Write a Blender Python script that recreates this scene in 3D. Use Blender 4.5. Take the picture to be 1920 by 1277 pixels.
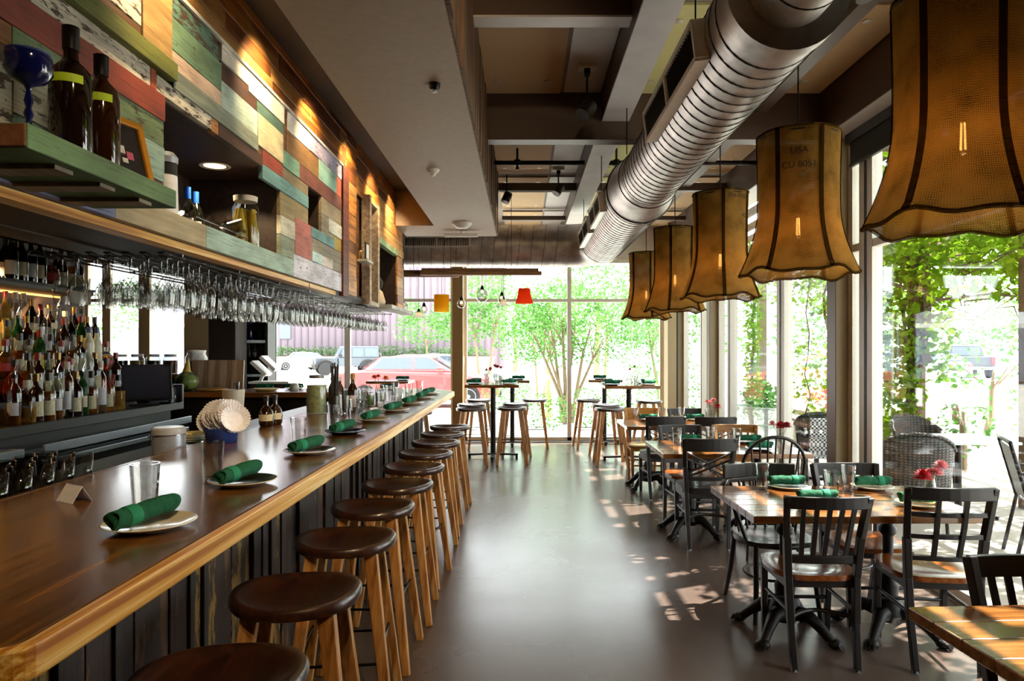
import bpy, bmesh, math, random
from mathutils import Vector, Matrix, Euler
random.seed(7)
PI = math.pi
SC = bpy.context.scene
COL = SC.collection
for o in list(bpy.data.objects):
    bpy.data.objects.remove(o)

# ------------------------------------------------------------------ camera
cd = bpy.data.cameras.new('camera')
cam = bpy.data.objects.new('camera', cd); COL.objects.link(cam)
cam.location = (0, 0, 1.55); cam.rotation_euler = (PI/2, 0, 0)
cd.sensor_fit = 'HORIZONTAL'; cd.sensor_width = 36; cd.lens = 24.0
cd.shift_x = -19/1920; cd.shift_y = 18.5/1920
cd.clip_start = 0.05; cd.clip_end = 400
SC.camera = cam

# ------------------------------------------------------------------ sky, sun, exposure
w = bpy.data.worlds.new('world'); SC.world = w; w.use_nodes = True
nt = w.node_tree; nt.nodes.clear()
wo = nt.nodes.new('ShaderNodeOutputWorld'); bg = nt.nodes.new('ShaderNodeBackground')
bg.inputs[0].default_value = (0.93, 0.97, 1.0, 1); bg.inputs[1].default_value = 6.0
nt.links.new(bg.outputs[0], wo.inputs[0])
sd = bpy.data.lights.new('sun', 'SUN'); sd.energy = 22.0; sd.angle = math.radians(0.6); sd.color = (1.0, 0.95, 0.86)
sun = bpy.data.objects.new('sun', sd); COL.objects.link(sun)
sun.rotation_euler = Vector((-0.50, -0.22, -0.84)).to_track_quat('-Z', 'Y').to_euler()
sun.location = (8, 4, 14)
vs = SC.view_settings
SC.display_settings.display_device = 'sRGB'
vs.view_transform = 'Standard'; vs.look = 'None'; vs.gamma = 1.0; vs.use_curve_mapping = False
vs.exposure = 0.5
SC.cycles.use_denoising = True
SC.cycles.max_bounces = 9; SC.cycles.diffuse_bounces = 5; SC.cycles.glossy_bounces = 4
SC.cycles.transparent_max_bounces = 24; SC.cycles.transmission_bounces = 8
SC.cycles.sample_clamp_indirect = 6.0
SC.cycles.caustics_reflective = False; SC.cycles.caustics_refractive = False

# ------------------------------------------------------------------ helpers
def lin(h):
    h = h.lstrip('#')
    r = []
    for i in (0, 2, 4):
        c = int(h[i:i+2], 16)/255
        r.append(c/12.92 if c <= 0.04045 else ((c+0.055)/1.055)**2.4)
    return (*r, 1)

def newmat(name):
    m = bpy.data.materials.new(name); m.use_nodes = True
    t = m.node_tree; t.nodes.clear()
    out = t.nodes.new('ShaderNodeOutputMaterial')
    return m, t, out

def N(t, kind, **kw):
    n = t.nodes.new(kind)
    for k, v in kw.items():
        if k.startswith('i_'):
            n.inputs[k[2:].replace('_', ' ')].default_value = v
        else:
            setattr(n, k, v)
    return n

def ramp(t, stops):
    r = t.nodes.new('ShaderNodeValToRGB')
    e = r.color_ramp.elements
    while len(e) < len(stops): e.new(0.5)
    for k, (p, c) in enumerate(stops):
        e[k].position = p; e[k].color = lin(c) if isinstance(c, str) else c
    return r

def coords(t, scale=(1, 1, 1), out='Object'):
    tc = t.nodes.new('ShaderNodeTexCoord'); mp = t.nodes.new('ShaderNodeMapping')
    mp.inputs['Scale'].default_value = scale
    t.links.new(tc.outputs[out], mp.inputs[0])
    return mp

def plain(name, col, rough=0.5, metal=0.0, bump=0.0, bscale=60, vary=0.0, spec=0.5, coat=0.0):
    m, t, out = newmat(name)
    p = N(t, 'ShaderNodeBsdfPrincipled')
    c = lin(col) if isinstance(col, str) else col
    p.inputs['Base Color'].default_value = c
    p.inputs['Roughness'].default_value = rough; p.inputs['Metallic'].default_value = metal
    p.inputs['Specular IOR Level'].default_value = spec
    if coat: p.inputs['Coat Weight'].default_value = coat
    mp = coords(t)
    nz = N(t, 'ShaderNodeTexNoise', i_Scale=bscale, i_Detail=4.0)
    t.links.new(mp.outputs[0], nz.inputs['Vector'])
    v = max(vary, 0.06)
    a = tuple(x*(1-v) for x in c[:3])+(1,); b = tuple(min(1, x*(1+v)) for x in c[:3])+(1,)
    r = ramp(t, [(0.3, a), (0.7, b)])
    t.links.new(nz.outputs[0], r.inputs[0]); t.links.new(r.outputs[0], p.inputs['Base Color'])
    if bump:
        bn = N(t, 'ShaderNodeBump', i_Strength=bump, i_Distance=0.01)
        t.links.new(nz.outputs[0], bn.inputs['Height']); t.links.new(bn.outputs[0], p.inputs['Normal'])
    t.links.new(p.outputs[0], out.inputs[0])
    return m

def wood(name, c1, c2, axis='Y', rough=0.4, scale=1.0, c3=None, bump=0.15, coat=0.0, contrast=(0.32, 0.68), dirt=0.0, stretch=1.0):
    """grain runs along AXIS"""
    m, t, out = newmat(name)
    p = N(t, 'ShaderNodeBsdfPrincipled')
    k_ = 1.2/stretch
    s = {'X': (k_, 14, 14), 'Y': (14, k_, 14), 'Z': (14, 14, k_)}[axis]
    mp = coords(t, tuple(a*scale for a in s))
    nz = N(t, 'ShaderNodeTexNoise', i_Scale=2.2, i_Detail=7.0, i_Roughness=0.62, i_Distortion=0.6)
    t.links.new(mp.outputs[0], nz.inputs['Vector'])
    stops = [(contrast[0], c1), (contrast[1], c2)]
    if c3: stops = [(contrast[0], c1), (0.5, c2), (contrast[1]+.05, c3)]
    r = ramp(t, stops)
    t.links.new(nz.outputs[0], r.inputs[0])
    colour = r.outputs[0]
    if dirt:
        n2 = N(t, 'ShaderNodeTexNoise', i_Scale=3.0*scale, i_Detail=5.0)
        m2 = coords(t); t.links.new(m2.outputs[0], n2.inputs['Vector'])
        r2 = ramp(t, [(0.35, (1-dirt,)*3+(1,)), (0.65, (1, 1, 1, 1))])
        t.links.new(n2.outputs[0], r2.inputs[0])
        mx = N(t, 'ShaderNodeMix', data_type='RGBA', blend_type='MULTIPLY'); mx.inputs[0].default_value = 1
        t.links.new(colour, mx.inputs[6]); t.links.new(r2.outputs[0], mx.inputs[7]); colour = mx.outputs[2]
    t.links.new(colour, p.inputs['Base Color'])
    p.inputs['Roughness'].default_value = rough
    if coat: p.inputs['Coat Weight'].default_value = coat; p.inputs['Coat Roughness'].default_value = 0.12
    bn = N(t, 'ShaderNodeBump', i_Strength=bump, i_Distance=0.004)
    t.links.new(nz.outputs[0], bn.inputs['Height']); t.links.new(bn.outputs[0], p.inputs['Normal'])
    t.links.new(p.outputs[0], out.inputs[0])
    return m

def worn_paint(name, paint, under='#4a3320', wear=0.42, scale=1.0, axis='Y', rough=0.65, grain=0.5):
    """old paint with chips that show bare wood, and grain lines"""
    m, t, out = newmat(name)
    p = N(t, 'ShaderNodeBsdfPrincipled'); p.inputs['Roughness'].default_value = rough
    ax = 'XYZ'.index(axis)
    def st(a, b): return tuple((b if k == ax else a)*scale for k in range(3))
    mp = coords(t, st(22, 5))
    nz = N(t, 'ShaderNodeTexNoise', i_Scale=1.9, i_Detail=12.0, i_Roughness=0.74)
    t.links.new(mp.outputs[0], nz.inputs['Vector'])
    msk = ramp(t, [(wear-0.02, (1, 1, 1, 1)), (wear+0.012, (0, 0, 0, 1))])
    t.links.new(nz.outputs[0], msk.inputs[0])
    n2 = N(t, 'ShaderNodeTexNoise', i_Scale=3.0, i_Detail=7.0)
    m2 = coords(t, (3, 1.4, 3)); t.links.new(m2.outputs[0], n2.inputs['Vector'])
    n3 = N(t, 'ShaderNodeTexNoise', i_Scale=2.0, i_Detail=8.0, i_Roughness=0.7)
    m3 = coords(t, st(75, 3)); t.links.new(m3.outputs[0], n3.inputs['Vector'])
    c = lin(paint)
    pr = ramp(t, [(0.3, tuple(x*0.5 for x in c[:3])+(1,)), (0.52, tuple(x*0.85 for x in c[:3])+(1,)), (0.72, tuple(min(1, x*1.1) for x in c[:3])+(1,))])
    t.links.new(n2.outputs[0], pr.inputs[0])
    gr = ramp(t, [(0.34, (1-grain,)*3+(1,)), (0.5, (1, 1, 1, 1))]); t.links.new(n3.outputs[0], gr.inputs[0])
    mg = N(t, 'ShaderNodeMix', data_type='RGBA', blend_type='MULTIPLY'); mg.inputs[0].default_value = 1
    t.links.new(pr.outputs[0], mg.inputs[6]); t.links.new(gr.outputs[0], mg.inputs[7])
    u = lin(under)
    ur = ramp(t, [(0.3, tuple(x*0.4 for x in u[:3])+(1,)), (0.7, u)])
    t.links.new(n3.outputs[0], ur.inputs[0])
    mx = N(t, 'ShaderNodeMix', data_type='RGBA')
    t.links.new(msk.outputs[0], mx.inputs[0]); t.links.new(mg.outputs[2], mx.inputs[6]); t.links.new(ur.outputs[0], mx.inputs[7])
    t.links.new(mx.outputs[2], p.inputs['Base Color'])
    bn = N(t, 'ShaderNodeBump', i_Strength=0.5, i_Distance=0.003)
    t.links.new(n3.outputs[0], bn.inputs['Height']); t.links.new(bn.outputs[0], p.inputs['Normal'])
    t.links.new(p.outputs[0], out.inputs[0])
    return m

def glassmat(name, tint=(1, 1, 1), refl=1.0, rough=0.02, edge=1.0):
    """thin clear glass: light goes straight through, more is mirrored and held back at glancing angles"""
    m, t, out = newmat(name)
    tr = N(t, 'ShaderNodeBsdfTransparent')
    gl = N(t, 'ShaderNodeBsdfGlossy'); gl.inputs['Roughness'].default_value = rough
    lw = N(t, 'ShaderNodeLayerWeight'); lw.inputs['Blend'].default_value = 0.5
    er = ramp(t, [(0.0, (*tint, 1)), (0.55, tuple(x*(1-.08*(1-edge)-.12*edge*(edge < 1)) for x in tint)+(1,)), (0.97, tuple(x*edge for x in tint)+(1,))])
    t.links.new(lw.outputs['Facing'], er.inputs[0]); t.links.new(er.outputs[0], tr.inputs[0])
    pw = N(t, 'ShaderNodeMath', operation='POWER'); pw.inputs[1].default_value = 3.2
    t.links.new(lw.outputs['Facing'], pw.inputs[0])
    ml = N(t, 'ShaderNodeMath', operation='MULTIPLY_ADD', use_clamp=True); ml.inputs[1].default_value = 0.62*refl; ml.inputs[2].default_value = 0.035*refl
    t.links.new(pw.outputs[0], ml.inputs[0])
    mx = N(t, 'ShaderNodeMixShader')
    t.links.new(ml.outputs[0], mx.inputs[0]); t.links.new(tr.outputs[0], mx.inputs[1]); t.links.new(gl.outputs[0], mx.inputs[2])
    t.links.new(mx.outputs[0], out.inputs[0])
    return m

def liquid(name, col, trans=0.75, rough=0.06):
    m, t, out = newmat(name)
    p = N(t, 'ShaderNodeBsdfPrincipled'); p.inputs['Base Color'].default_value = lin(col)
    p.inputs['Roughness'].default_value = rough; p.inputs['Transmission Weight'].default_value = trans
    p.inputs['IOR'].default_value = 1.2
    t.links.new(p.outputs[0], out.inputs[0])
    return m

def emit(name, col, strength):
    m, t, out = newmat(name)
    e = N(t, 'ShaderNodeEmission'); e.inputs[0].default_value = lin(col); e.inputs[1].default_value = strength
    t.links.new(e.outputs[0], out.inputs[0])
    return m

class MB:
    """collects shapes into one mesh"""
    def __init__(s): s.v = []; s.f = []; s.mi = []; s.M = Matrix.Identity(4); s.cur = 0
    def add(s, vs, fs, mi=None):
        b = len(s.v)
        s.v += [s.M @ Vector(p) for p in vs]
        s.f += [tuple(b+i for i in f) for f in fs]
        s.mi += [s.cur if mi is None else mi]*len(fs)
    def box(s, x0, x1, y0, y1, z0, z1, mi=None):
        x0, x1 = sorted((x0, x1)); y0, y1 = sorted((y0, y1)); z0, z1 = sorted((z0, z1))
        s.add([(x0,y0,z0),(x1,y0,z0),(x1,y1,z0),(x0,y1,z0),(x0,y0,z1),(x1,y0,z1),(x1,y1,z1),(x0,y1,z1)],
              [(0,3,2,1),(4,5,6,7),(0,1,5,4),(1,2,6,5),(2,3,7,6),(3,0,4,7)], mi)
        return s
    def bar(s, p, q, w, d, up=(0,0,1), w2=None, d2=None, mi=None):
        """square bar from p to q, w wide, d deep, optional taper"""
        p, q = Vector(p), Vector(q); ax = (q-p).normalized(); u = Vector(up)
        if abs(ax.dot(u)) > 0.98: u = Vector((0, 1, 0))
        sx = ax.cross(u).normalized(); sy = sx.cross(ax).normalized()
        w2 = w if w2 is None else w2; d2 = d if d2 is None else d2
        vs = [p+sx*a*w/2+sy*b*d/2 for a, b in ((-1,-1),(1,-1),(1,1),(-1,1))] + [q+sx*a*w2/2+sy*b*d2/2 for a, b in ((-1,-1),(1,-1),(1,1),(-1,1))]
        s.add(vs, [(0,3,2,1),(4,5,6,7),(0,1,5,4),(1,2,6,5),(2,3,7,6),(3,0,4,7)], mi)
        return s
    def tube(s, pts, r, n=8, closed=False, caps=True, mi=None):
        pts = [Vector(p) for p in pts]; k = len(pts)
        rr = r if isinstance(r, (list, tuple)) else [r]*k
        vs = []; u = None
        for i, p in enumerate(pts):
            a = pts[(i-1) % k] if (i or closed) else pts[i]; b = pts[(i+1) % k] if (i < k-1 or closed) else pts[i]
            t = (b-a).normalized()
            if u is None:
                u = Vector((0, 0, 1)) if abs(t.z) < 0.9 else Vector((1, 0, 0))
            u = (u-t*u.dot(t)).normalized(); w_ = t.cross(u)
            for j in range(n):
                an = 2*PI*j/n
                vs.append(p+(u*math.cos(an)+w_*math.sin(an))*rr[i])
        fs = []
        for i in range(k if closed else k-1):
            for j in range(n):
                a = i*n+j; b = i*n+(j+1) % n; c = ((i+1) % k)*n+(j+1) % n; d = ((i+1) % k)*n+j
                fs.append((a, b, c, d))
        if caps and not closed:
            fs.append(tuple(range(n-1, -1, -1))); fs.append(tuple((k-1)*n+j for j in range(n)))
        s.add(vs, fs, mi); return s
    def cyl(s, p, q, r, r2=None, n=16, mi=None):
        return s.tube([p, q], [r, r if r2 is None else r2], n, mi=mi)
    def lathe(s, prof, n=20, c=(0, 0, 0), mi=None, sx=1.0, sy=1.0, caps=True, phase=0.0):
        """profile of (radius, z), turned round the z axis"""
        vs = []; k = len(prof)
        for r, z in prof:
            for j in range(n):
                an = 2*PI*j/n+phase
                vs.append((c[0]+r*math.cos(an)*sx, c[1]+r*math.sin(an)*sy, c[2]+z))
        fs = []
        for i in range(k-1):
            for j in range(n):
                fs.append((i*n+j, i*n+(j+1) % n, (i+1)*n+(j+1) % n, (i+1)*n+j))
        if caps:
            if prof[0][0] > 1e-5: fs.append(tuple(range(n-1, -1, -1)))
            if prof[-1][0] > 1e-5: fs.append(tuple((k-1)*n+j for j in range(n)))
        s.add(vs, fs, mi); return s
    def prism(s, poly, z0, z1, mi=None):
        """polygon in x, y raised from z0 to z1"""
        n = len(poly)
        vs = [(x, y, z0) for x, y in poly]+[(x, y, z1) for x, y in poly]
        s.add(vs, [tuple(range(n-1, -1, -1)), tuple(range(n, 2*n))]+[(i, (i+1) % n, n+(i+1) % n, n+i) for i in range(n)], mi)
        return s
    def ball(s, c, r, n=12, m=8, sc=(1, 1, 1), mi=None):
        vs = []; fs = []
        for i in range(m+1):
            th = PI*i/m
            for j in range(n):
                ph = 2*PI*j/n
                vs.append((c[0]+r*sc[0]*math.sin(th)*math.cos(ph), c[1]+r*sc[1]*math.sin(th)*math.sin(ph), c[2]-r*sc[2]*math.cos(th)))
        for i in range(m):
            for j in range(n):
                fs.append((i*n+j, i*n+(j+1) % n, (i+1)*n+(j+1) % n, (i+1)*n+j))
        s.add(vs, fs, mi); return s
    def build(s, name, mat, parent=None, smooth=False, bevel=0.0, seg=2, loc=None, rot=None, merge=False):
        me = bpy.data.meshes.new(name)
        me.from_pydata([tuple(p) for p in s.v], [], s.f); me.update()
        mats = mat if isinstance(mat, (list, tuple)) else [mat]
        for m in mats: me.materials.append(m)
        if len(mats) > 1: me.polygons.foreach_set('material_index', s.mi)
        bm = bmesh.new(); bm.from_mesh(me)
        if merge: bmesh.ops.remove_doubles(bm, verts=bm.verts, dist=1e-5)
        bmesh.ops.recalc_face_normals(bm, faces=bm.faces); bm.to_mesh(me); bm.free()
        if smooth:
            me.polygons.foreach_set('use_smooth', [True]*len(me.polygons))
            if smooth != 'all':
                me.set_sharp_from_angle(angle=math.radians(38))
        o = bpy.data.objects.new(name, me); COL.objects.link(o)
        if parent is not None: o.parent = parent
        if loc is not None: o.location = loc
        if rot is not None: o.rotation_euler = rot
        if bevel:
            b = o.modifiers.new('edges', 'BEVEL'); b.width = bevel; b.segments = seg; b.limit_method = 'ANGLE'; b.angle_limit = math.radians(40)
            b.harden_normals = False
        return o

def tag(o, label, cat, group=None, kind=None):
    if label: o['label'] = label
    if cat: o['category'] = cat
    if group: o['group'] = group
    if kind: o['kind'] = kind
    return o

def thing(name, label, cat, loc=(0, 0, 0), rotz=0.0, group=None):
    o = bpy.data.objects.new(name, None); COL.objects.link(o)
    o.empty_display_size = 0.1
    o.location = loc; o.rotation_euler = (0, 0, rotz)
    return tag(o, label, cat, group)

def struct(o):
    o['kind'] = 'structure'; return o

def copy_tree(o, parent=None):
    c = o.copy(); COL.objects.link(c)
    if parent is not None: c.parent = parent
    for ch in list(o.children): copy_tree(ch, c)
    return c

def dup(o, loc, rotz=None, label=None, group=None, scale=None):
    c = copy_tree(o); c.location = loc
    if rotz is not None: c.rotation_euler = (c.rotation_euler[0], c.rotation_euler[1], rotz)
    if scale is not None: c.scale = (scale,)*3 if not isinstance(scale, tuple) else scale
    if label: c['label'] = label
    if group: c['group'] = group
    return c

ORD = ['first', 'second', 'third', 'fourth', 'fifth', 'sixth', 'seventh', 'eighth', 'ninth', 'tenth', 'eleventh', 'twelfth', 'thirteenth', 'fourteenth', 'fifteenth', 'sixteenth', 'seventeenth', 'eighteenth', 'nineteenth', 'twentieth']

def text_mesh(name, body, size, mat, parent, mtx, extrude=0.0008, align='CENTER'):
    cu = bpy.data.curves.new(name, 'FONT'); cu.body = body; cu.size = size; cu.extrude = extrude; cu.align_x = align; cu.align_y = 'CENTER'
    tmp = bpy.data.objects.new(name+'_curve', cu); COL.objects.link(tmp)
    bpy.context.view_layer.update()
    me = bpy.data.meshes.new_from_object(tmp.evaluated_get(bpy.context.evaluated_depsgraph_get()))
    bpy.data.objects.remove(tmp)
    me.materials.clear(); me.materials.append(mat)
    o = bpy.data.objects.new(name, me); COL.objects.link(o)
    if parent is not None: o.parent = parent
    o.matrix_local = mtx
    return o
# ------------------------------------------------------------------ materials
black_metal = plain('black_metal', '#17120f', 0.38, 0.6)
black_paint = plain('black_paint', '#1a1310', 0.42)
steel = plain('steel', '#b4bcc8', 0.3, 0.55, vary=0.1)
chrome = plain('chrome', '#c9ccd2', 0.12, 1.0)
dark_steel = plain('dark_steel', '#4a4642', 0.35, 0.9)
white_ceramic = plain('white_ceramic', '#e9e4d8', 0.18, coat=0.4)
white_plain = plain('white_plain', '#e8e6e2', 0.55)
paper = plain('paper', '#f1eef2', 0.8)
brown_paint = plain('brown_paint', '#5a4231', 0.45)
beam_brown = plain('beam_brown', '#4b382c', 0.45, vary=0.08)
beam_grey = plain('beam_grey', '#c4bcb8', 0.42, vary=0.08, bscale=5)
soffit_paint = plain('soffit_paint', '#98836c', 0.6, vary=0.06, bscale=30)
slot_dark = plain('slot_dark', '#2b201a', 0.7)
panel_tan = plain('panel_tan', '#c2a47c', 0.8, bump=0.12, bscale=120, vary=0.12)
panel_olive = plain('panel_olive', '#b9b27a', 0.8, bump=0.12, bscale=120, vary=0.12)
frame_white = plain('frame_white', '#d8d3c8', 0.45)
frame_tan = plain('frame_tan', '#a3906f', 0.5)
gasket = plain('gasket', '#1f1a16', 0.6)
stem_glass = glassmat('stem_glass', (0.84, 0.84, 0.83), 2.0, 0.02, 0.10)
window_glass = glassmat('window_glass', (0.97, 0.985, 0.975), 0.8)
clear_glass = glassmat('clear_glass', (0.93, 0.93, 0.92), 1.8, 0.02, 0.14)
bulb_glass = glassmat('bulb_glass', (0.86, 0.85, 0.83), 2.0, 0.02, 0.25)
pint_glass = glassmat('pint_glass', (0.93, 0.93, 0.92), 2.6, 0.02, 0.18)
burnt_bulb = emit('burnt_bulb', '#ffb45a', 30.0)
warm_lens = emit('warm_lens', '#ffd9a0', 14.0)
green_cloth = plain('green_cloth', '#0c583a', 0.9, bump=0.25, bscale=140, vary=0.25)
dark_back = plain('dark_back', '#241913', 0.7)
vinyl_black = plain('vinyl_black', '#231f20', 0.35, coat=0.2)
galv = None

def concrete(name, c1, c2, rough, scale, rlo=0.18, rhi=0.45):
    m, t, out = newmat(name)
    p = N(t, 'ShaderNodeBsdfPrincipled')
    mp = coords(t)
    n1 = N(t, 'ShaderNodeTexNoise', i_Scale=scale, i_Detail=5.0, i_Roughness=0.5, i_Distortion=0.0)
    n2 = N(t, 'ShaderNodeTexNoise', i_Scale=scale*9, i_Detail=6.0, i_Roughness=0.7)
    t.links.new(mp.outputs[0], n1.inputs['Vector']); t.links.new(mp.outputs[0], n2.inputs['Vector'])
    a = ramp(t, [(0.3, c1), (0.7, c2)]); t.links.new(n1.outputs[0], a.inputs[0])
    b = ramp(t, [(0.35, (0.75, 0.75, 0.75, 1)), (0.62, (1, 1, 1, 1))]); t.links.new(n2.outputs[0], b.inputs[0])
    mx = N(t, 'ShaderNodeMix', data_type='RGBA', blend_type='MULTIPLY'); mx.inputs[0].default_value = 0.3
    t.links.new(a.outputs[0], mx.inputs[6]); t.links.new(b.outputs[0], mx.inputs[7])
    t.links.new(mx.outputs[2], p.inputs['Base Color'])
    rr = N(t, 'ShaderNodeMapRange'); rr.inputs['To Min'].default_value = rlo; rr.inputs['To Max'].default_value = rhi
    rr.inputs['From Min'].default_value = 0.3; rr.inputs['From Max'].default_value = 0.7
    t.links.new(n1.outputs[0], rr.inputs['Value']); t.links.new(rr.outputs[0], p.inputs['Roughness'])
    bn = N(t, 'ShaderNodeBump', i_Strength=0.012, i_Distance=0.002)
    t.links.new(n2.outputs[0], bn.inputs['Height']); t.links.new(bn.outputs[0], p.inputs['Normal'])
    t.links.new(p.outputs[0], out.inputs[0])
    return m
floor_mat = concrete('polished_concrete', '#4c3e37', '#6a5a51', 0.3, 0.55, 0.20, 0.33)
patio_mat = concrete('patio_concrete', '#857c70', '#a0978a', 0.7, 0.8, 0.6, 0.85)
street_mat = concrete('street', '#c8c6c2', '#dedbd6', 0.8, 0.3, 0.75, 0.9)

bar_wood = wood('bar_wood', '#38200a', '#67421c', 'Y', 0.22, 1.0, '#8f602c', bump=0.03, coat=0.2, stretch=2.2, contrast=(.3, .68))
edge_wood = wood('edge_wood', '#a8620f', '#e0a340', 'Y', 0.38, 1.5, '#f3cf86', bump=0.06, contrast=(0.36, 0.55), stretch=5.0)
stool_wood = wood('stool_seat_wood', '#140a05', '#34190c', 'Y', 0.33, 1.0, '#5a2e16', bump=0.1, coat=0.3, contrast=(.3, .8))
leg_wood = wood('stool_leg_wood', '#7d4a1c', '#c08444', 'Z', 0.42, 1.2, '#dcae6e', bump=0.1, dirt=0.2, stretch=3.0)
table_wood = wood('table_wood', '#4a2810', '#7d4c22', 'X', 0.16, 0.9, '#9a6a36', bump=0.05, coat=0.5)
chair_wood = wood('dark_chair_wood', '#0b0604', '#1a100a', 'Z', 0.42, 1.0, bump=0.04)
seat_wood = wood('seat_wood', '#6a3310', '#98551f', 'Y', 0.2, 1.0, bump=0.03, coat=0.5, stretch=2.0)
honey_wood = wood('honey_wood', '#a36a24', '#cf9644', 'X', 0.4, 1.0)
orange_wall_wood = wood('orange_wall_wood', '#6b3d12', '#c07c2c', 'Y', 0.5, 0.9, '#e0a650', bump=0.4, dirt=0.4)
bark_wood = wood('rough_dark_wood', '#20150d', '#5c432c', 'Z', 0.75, 1.3, '#7d6142', bump=0.9)
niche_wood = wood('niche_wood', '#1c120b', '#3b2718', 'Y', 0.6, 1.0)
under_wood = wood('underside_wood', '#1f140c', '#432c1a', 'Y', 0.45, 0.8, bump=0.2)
counter_wood = wood('counter_wood', '#7a4418', '#b5742f', 'X', 0.3, 1.0)
beam_wood = wood('old_beam_wood', '#4a2e18', '#9a7042', 'X', 0.7, 1.2, bump=0.5)
panel_dark = worn_paint('bar_panel_paint', '#2c1b12', '#7d5a2c', 0.39, 0.35, 'Z', 0.62)
panel_dark_b = worn_paint('bar_panel_paint_worn', '#38230f', '#a8803a', 0.51, 0.3, 'Z', 0.62)
panel_plum = worn_paint('bar_panel_plum', '#3b241c', '#7a5434', 0.43, 0.35, 'Z', 0.62)

def burlap(name, c1, c2):
    m, t, out = newmat(name)
    mp = coords(t, (1, 1, 1), 'UV')
    wv = N(t, 'ShaderNodeTexWave', wave_type='BANDS', bands_direction='X', i_Scale=42.0, i_Distortion=5.0, i_Detail=3.0)
    w2 = N(t, 'ShaderNodeTexWave', wave_type='BANDS', bands_direction='Y', i_Scale=33.0, i_Distortion=5.0, i_Detail=3.0)
    t.links.new(mp.outputs[0], wv.inputs['Vector']); t.links.new(mp.outputs[0], w2.inputs['Vector'])
    mul = N(t, 'ShaderNodeMath', operation='ADD'); t.links.new(wv.outputs['Fac'], mul.inputs[0]); t.links.new(w2.outputs['Fac'], mul.inputs[1])
    oc = coords(t)
    nz = N(t, 'ShaderNodeTexNoise', i_Scale=9.0, i_Detail=6.0); t.links.new(oc.outputs[0], nz.inputs['Vector'])
    ad = N(t, 'ShaderNodeMath', operation='MULTIPLY_ADD'); ad.inputs[1].default_value = 0.36
    t.links.new(mul.outputs[0], ad.inputs[0]); t.links.new(nz.outputs[0], ad.inputs[2])
    r = ramp(t, [(0.45, c1), (0.95, c2)]); t.links.new(ad.outputs[0], r.inputs[0])
    df = N(t, 'ShaderNodeBsdfDiffuse'); tl = N(t, 'ShaderNodeBsdfTranslucent'); tp = N(t, 'ShaderNodeBsdfTransparent')
    t.links.new(r.outputs[0], df.inputs[0]); t.links.new(r.outputs[0], tl.inputs[0])
    bn = N(t, 'ShaderNodeBump', i_Strength=0.5, i_Distance=0.003); t.links.new(ad.outputs[0], bn.inputs['Height']); t.links.new(bn.outputs[0], df.inputs['Normal'])
    m1 = N(t, 'ShaderNodeMixShader'); m1.inputs[0].default_value = 0.55
    t.links.new(df.outputs[0], m1.inputs[1]); t.links.new(tl.outputs[0], m1.inputs[2])
    hole = ramp(t, [(0.36, (0.34, 0.34, 0.34, 1)), (0.62, (0.19, 0.19, 0.19, 1))]); t.links.new(ad.outputs[0], hole.inputs[0])
    m2 = N(t, 'ShaderNodeMixShader'); t.links.new(hole.outputs[0], m2.inputs[0])
    t.links.new(m1.outputs[0], m2.inputs[1]); t.links.new(tp.outputs[0], m2.inputs[2])
    t.links.new(m2.outputs[0], out.inputs[0])
    return m
burlap_mat = burlap('burlap', '#4f3716', '#b48c46')
burlap_seam_shade = burlap('burlap_seam_shade', '#3f2b12', '#7d5a28')  # same burlap in a darker copy; shade of the doubled cloth put into its colour
ink = plain('sack_ink', '#241509', 0.9)

def spiral_metal(name):
    m, t, out = newmat(name)
    p = N(t, 'ShaderNodeBsdfPrincipled'); p.inputs['Metallic'].default_value = 0.85; p.inputs['Roughness'].default_value = 0.42
    mp = coords(t)
    nz = N(t, 'ShaderNodeTexNoise', i_Scale=6.0, i_Detail=6.0, i_Roughness=0.6); t.links.new(mp.outputs[0], nz.inputs['Vector'])
    r = ramp(t, [(0.3, '#8b8480'), (0.7, '#c6c0bb')]); t.links.new(nz.outputs[0], r.inputs[0]); t.links.new(r.outputs[0], p.inputs['Base Color'])
    t.links.new(p.outputs[0], out.inputs[0])
    return m
galv = spiral_metal('galvanised_metal')
seam_dark = plain('seam_dark', '#3a3431', 0.5, 0.6)

def leafmat(name, c1, c2, tr=0.5):
    m, t, out = newmat(name)
    oc = coords(t); nz = N(t, 'ShaderNodeTexNoise', i_Scale=3.0, i_Detail=4.0); t.links.new(oc.outputs[0], nz.inputs['Vector'])
    r = ramp(t, [(0.3, c1), (0.7, c2)]); t.links.new(nz.outputs[0], r.inputs[0])
    df = N(t, 'ShaderNodeBsdfDiffuse'); tl = N(t, 'ShaderNodeBsdfTranslucent')
    t.links.new(r.outputs[0], df.inputs[0]); t.links.new(r.outputs[0], tl.inputs[0])
    mx = N(t, 'ShaderNodeMixShader'); mx.inputs[0].default_value = tr
    t.links.new(df.outputs[0], mx.inputs[1]); t.links.new(tl.outputs[0], mx.inputs[2]); t.links.new(mx.outputs[0], out.inputs[0])
    return m
vine_leaf = leafmat('vine_leaf', '#3c6410', '#789220')
tree_leaf = leafmat('tree_leaf', '#33602c', '#66904c')
hedge_leaf = leafmat('hedge_leaf', '#37602e', '#5f8448')
stem_mat = plain('vine_stem', '#4a3a26', 0.8)
trunk_mat = plain('tree_trunk', '#7b6a52', 0.85, bump=0.4, bscale=30)
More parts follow.
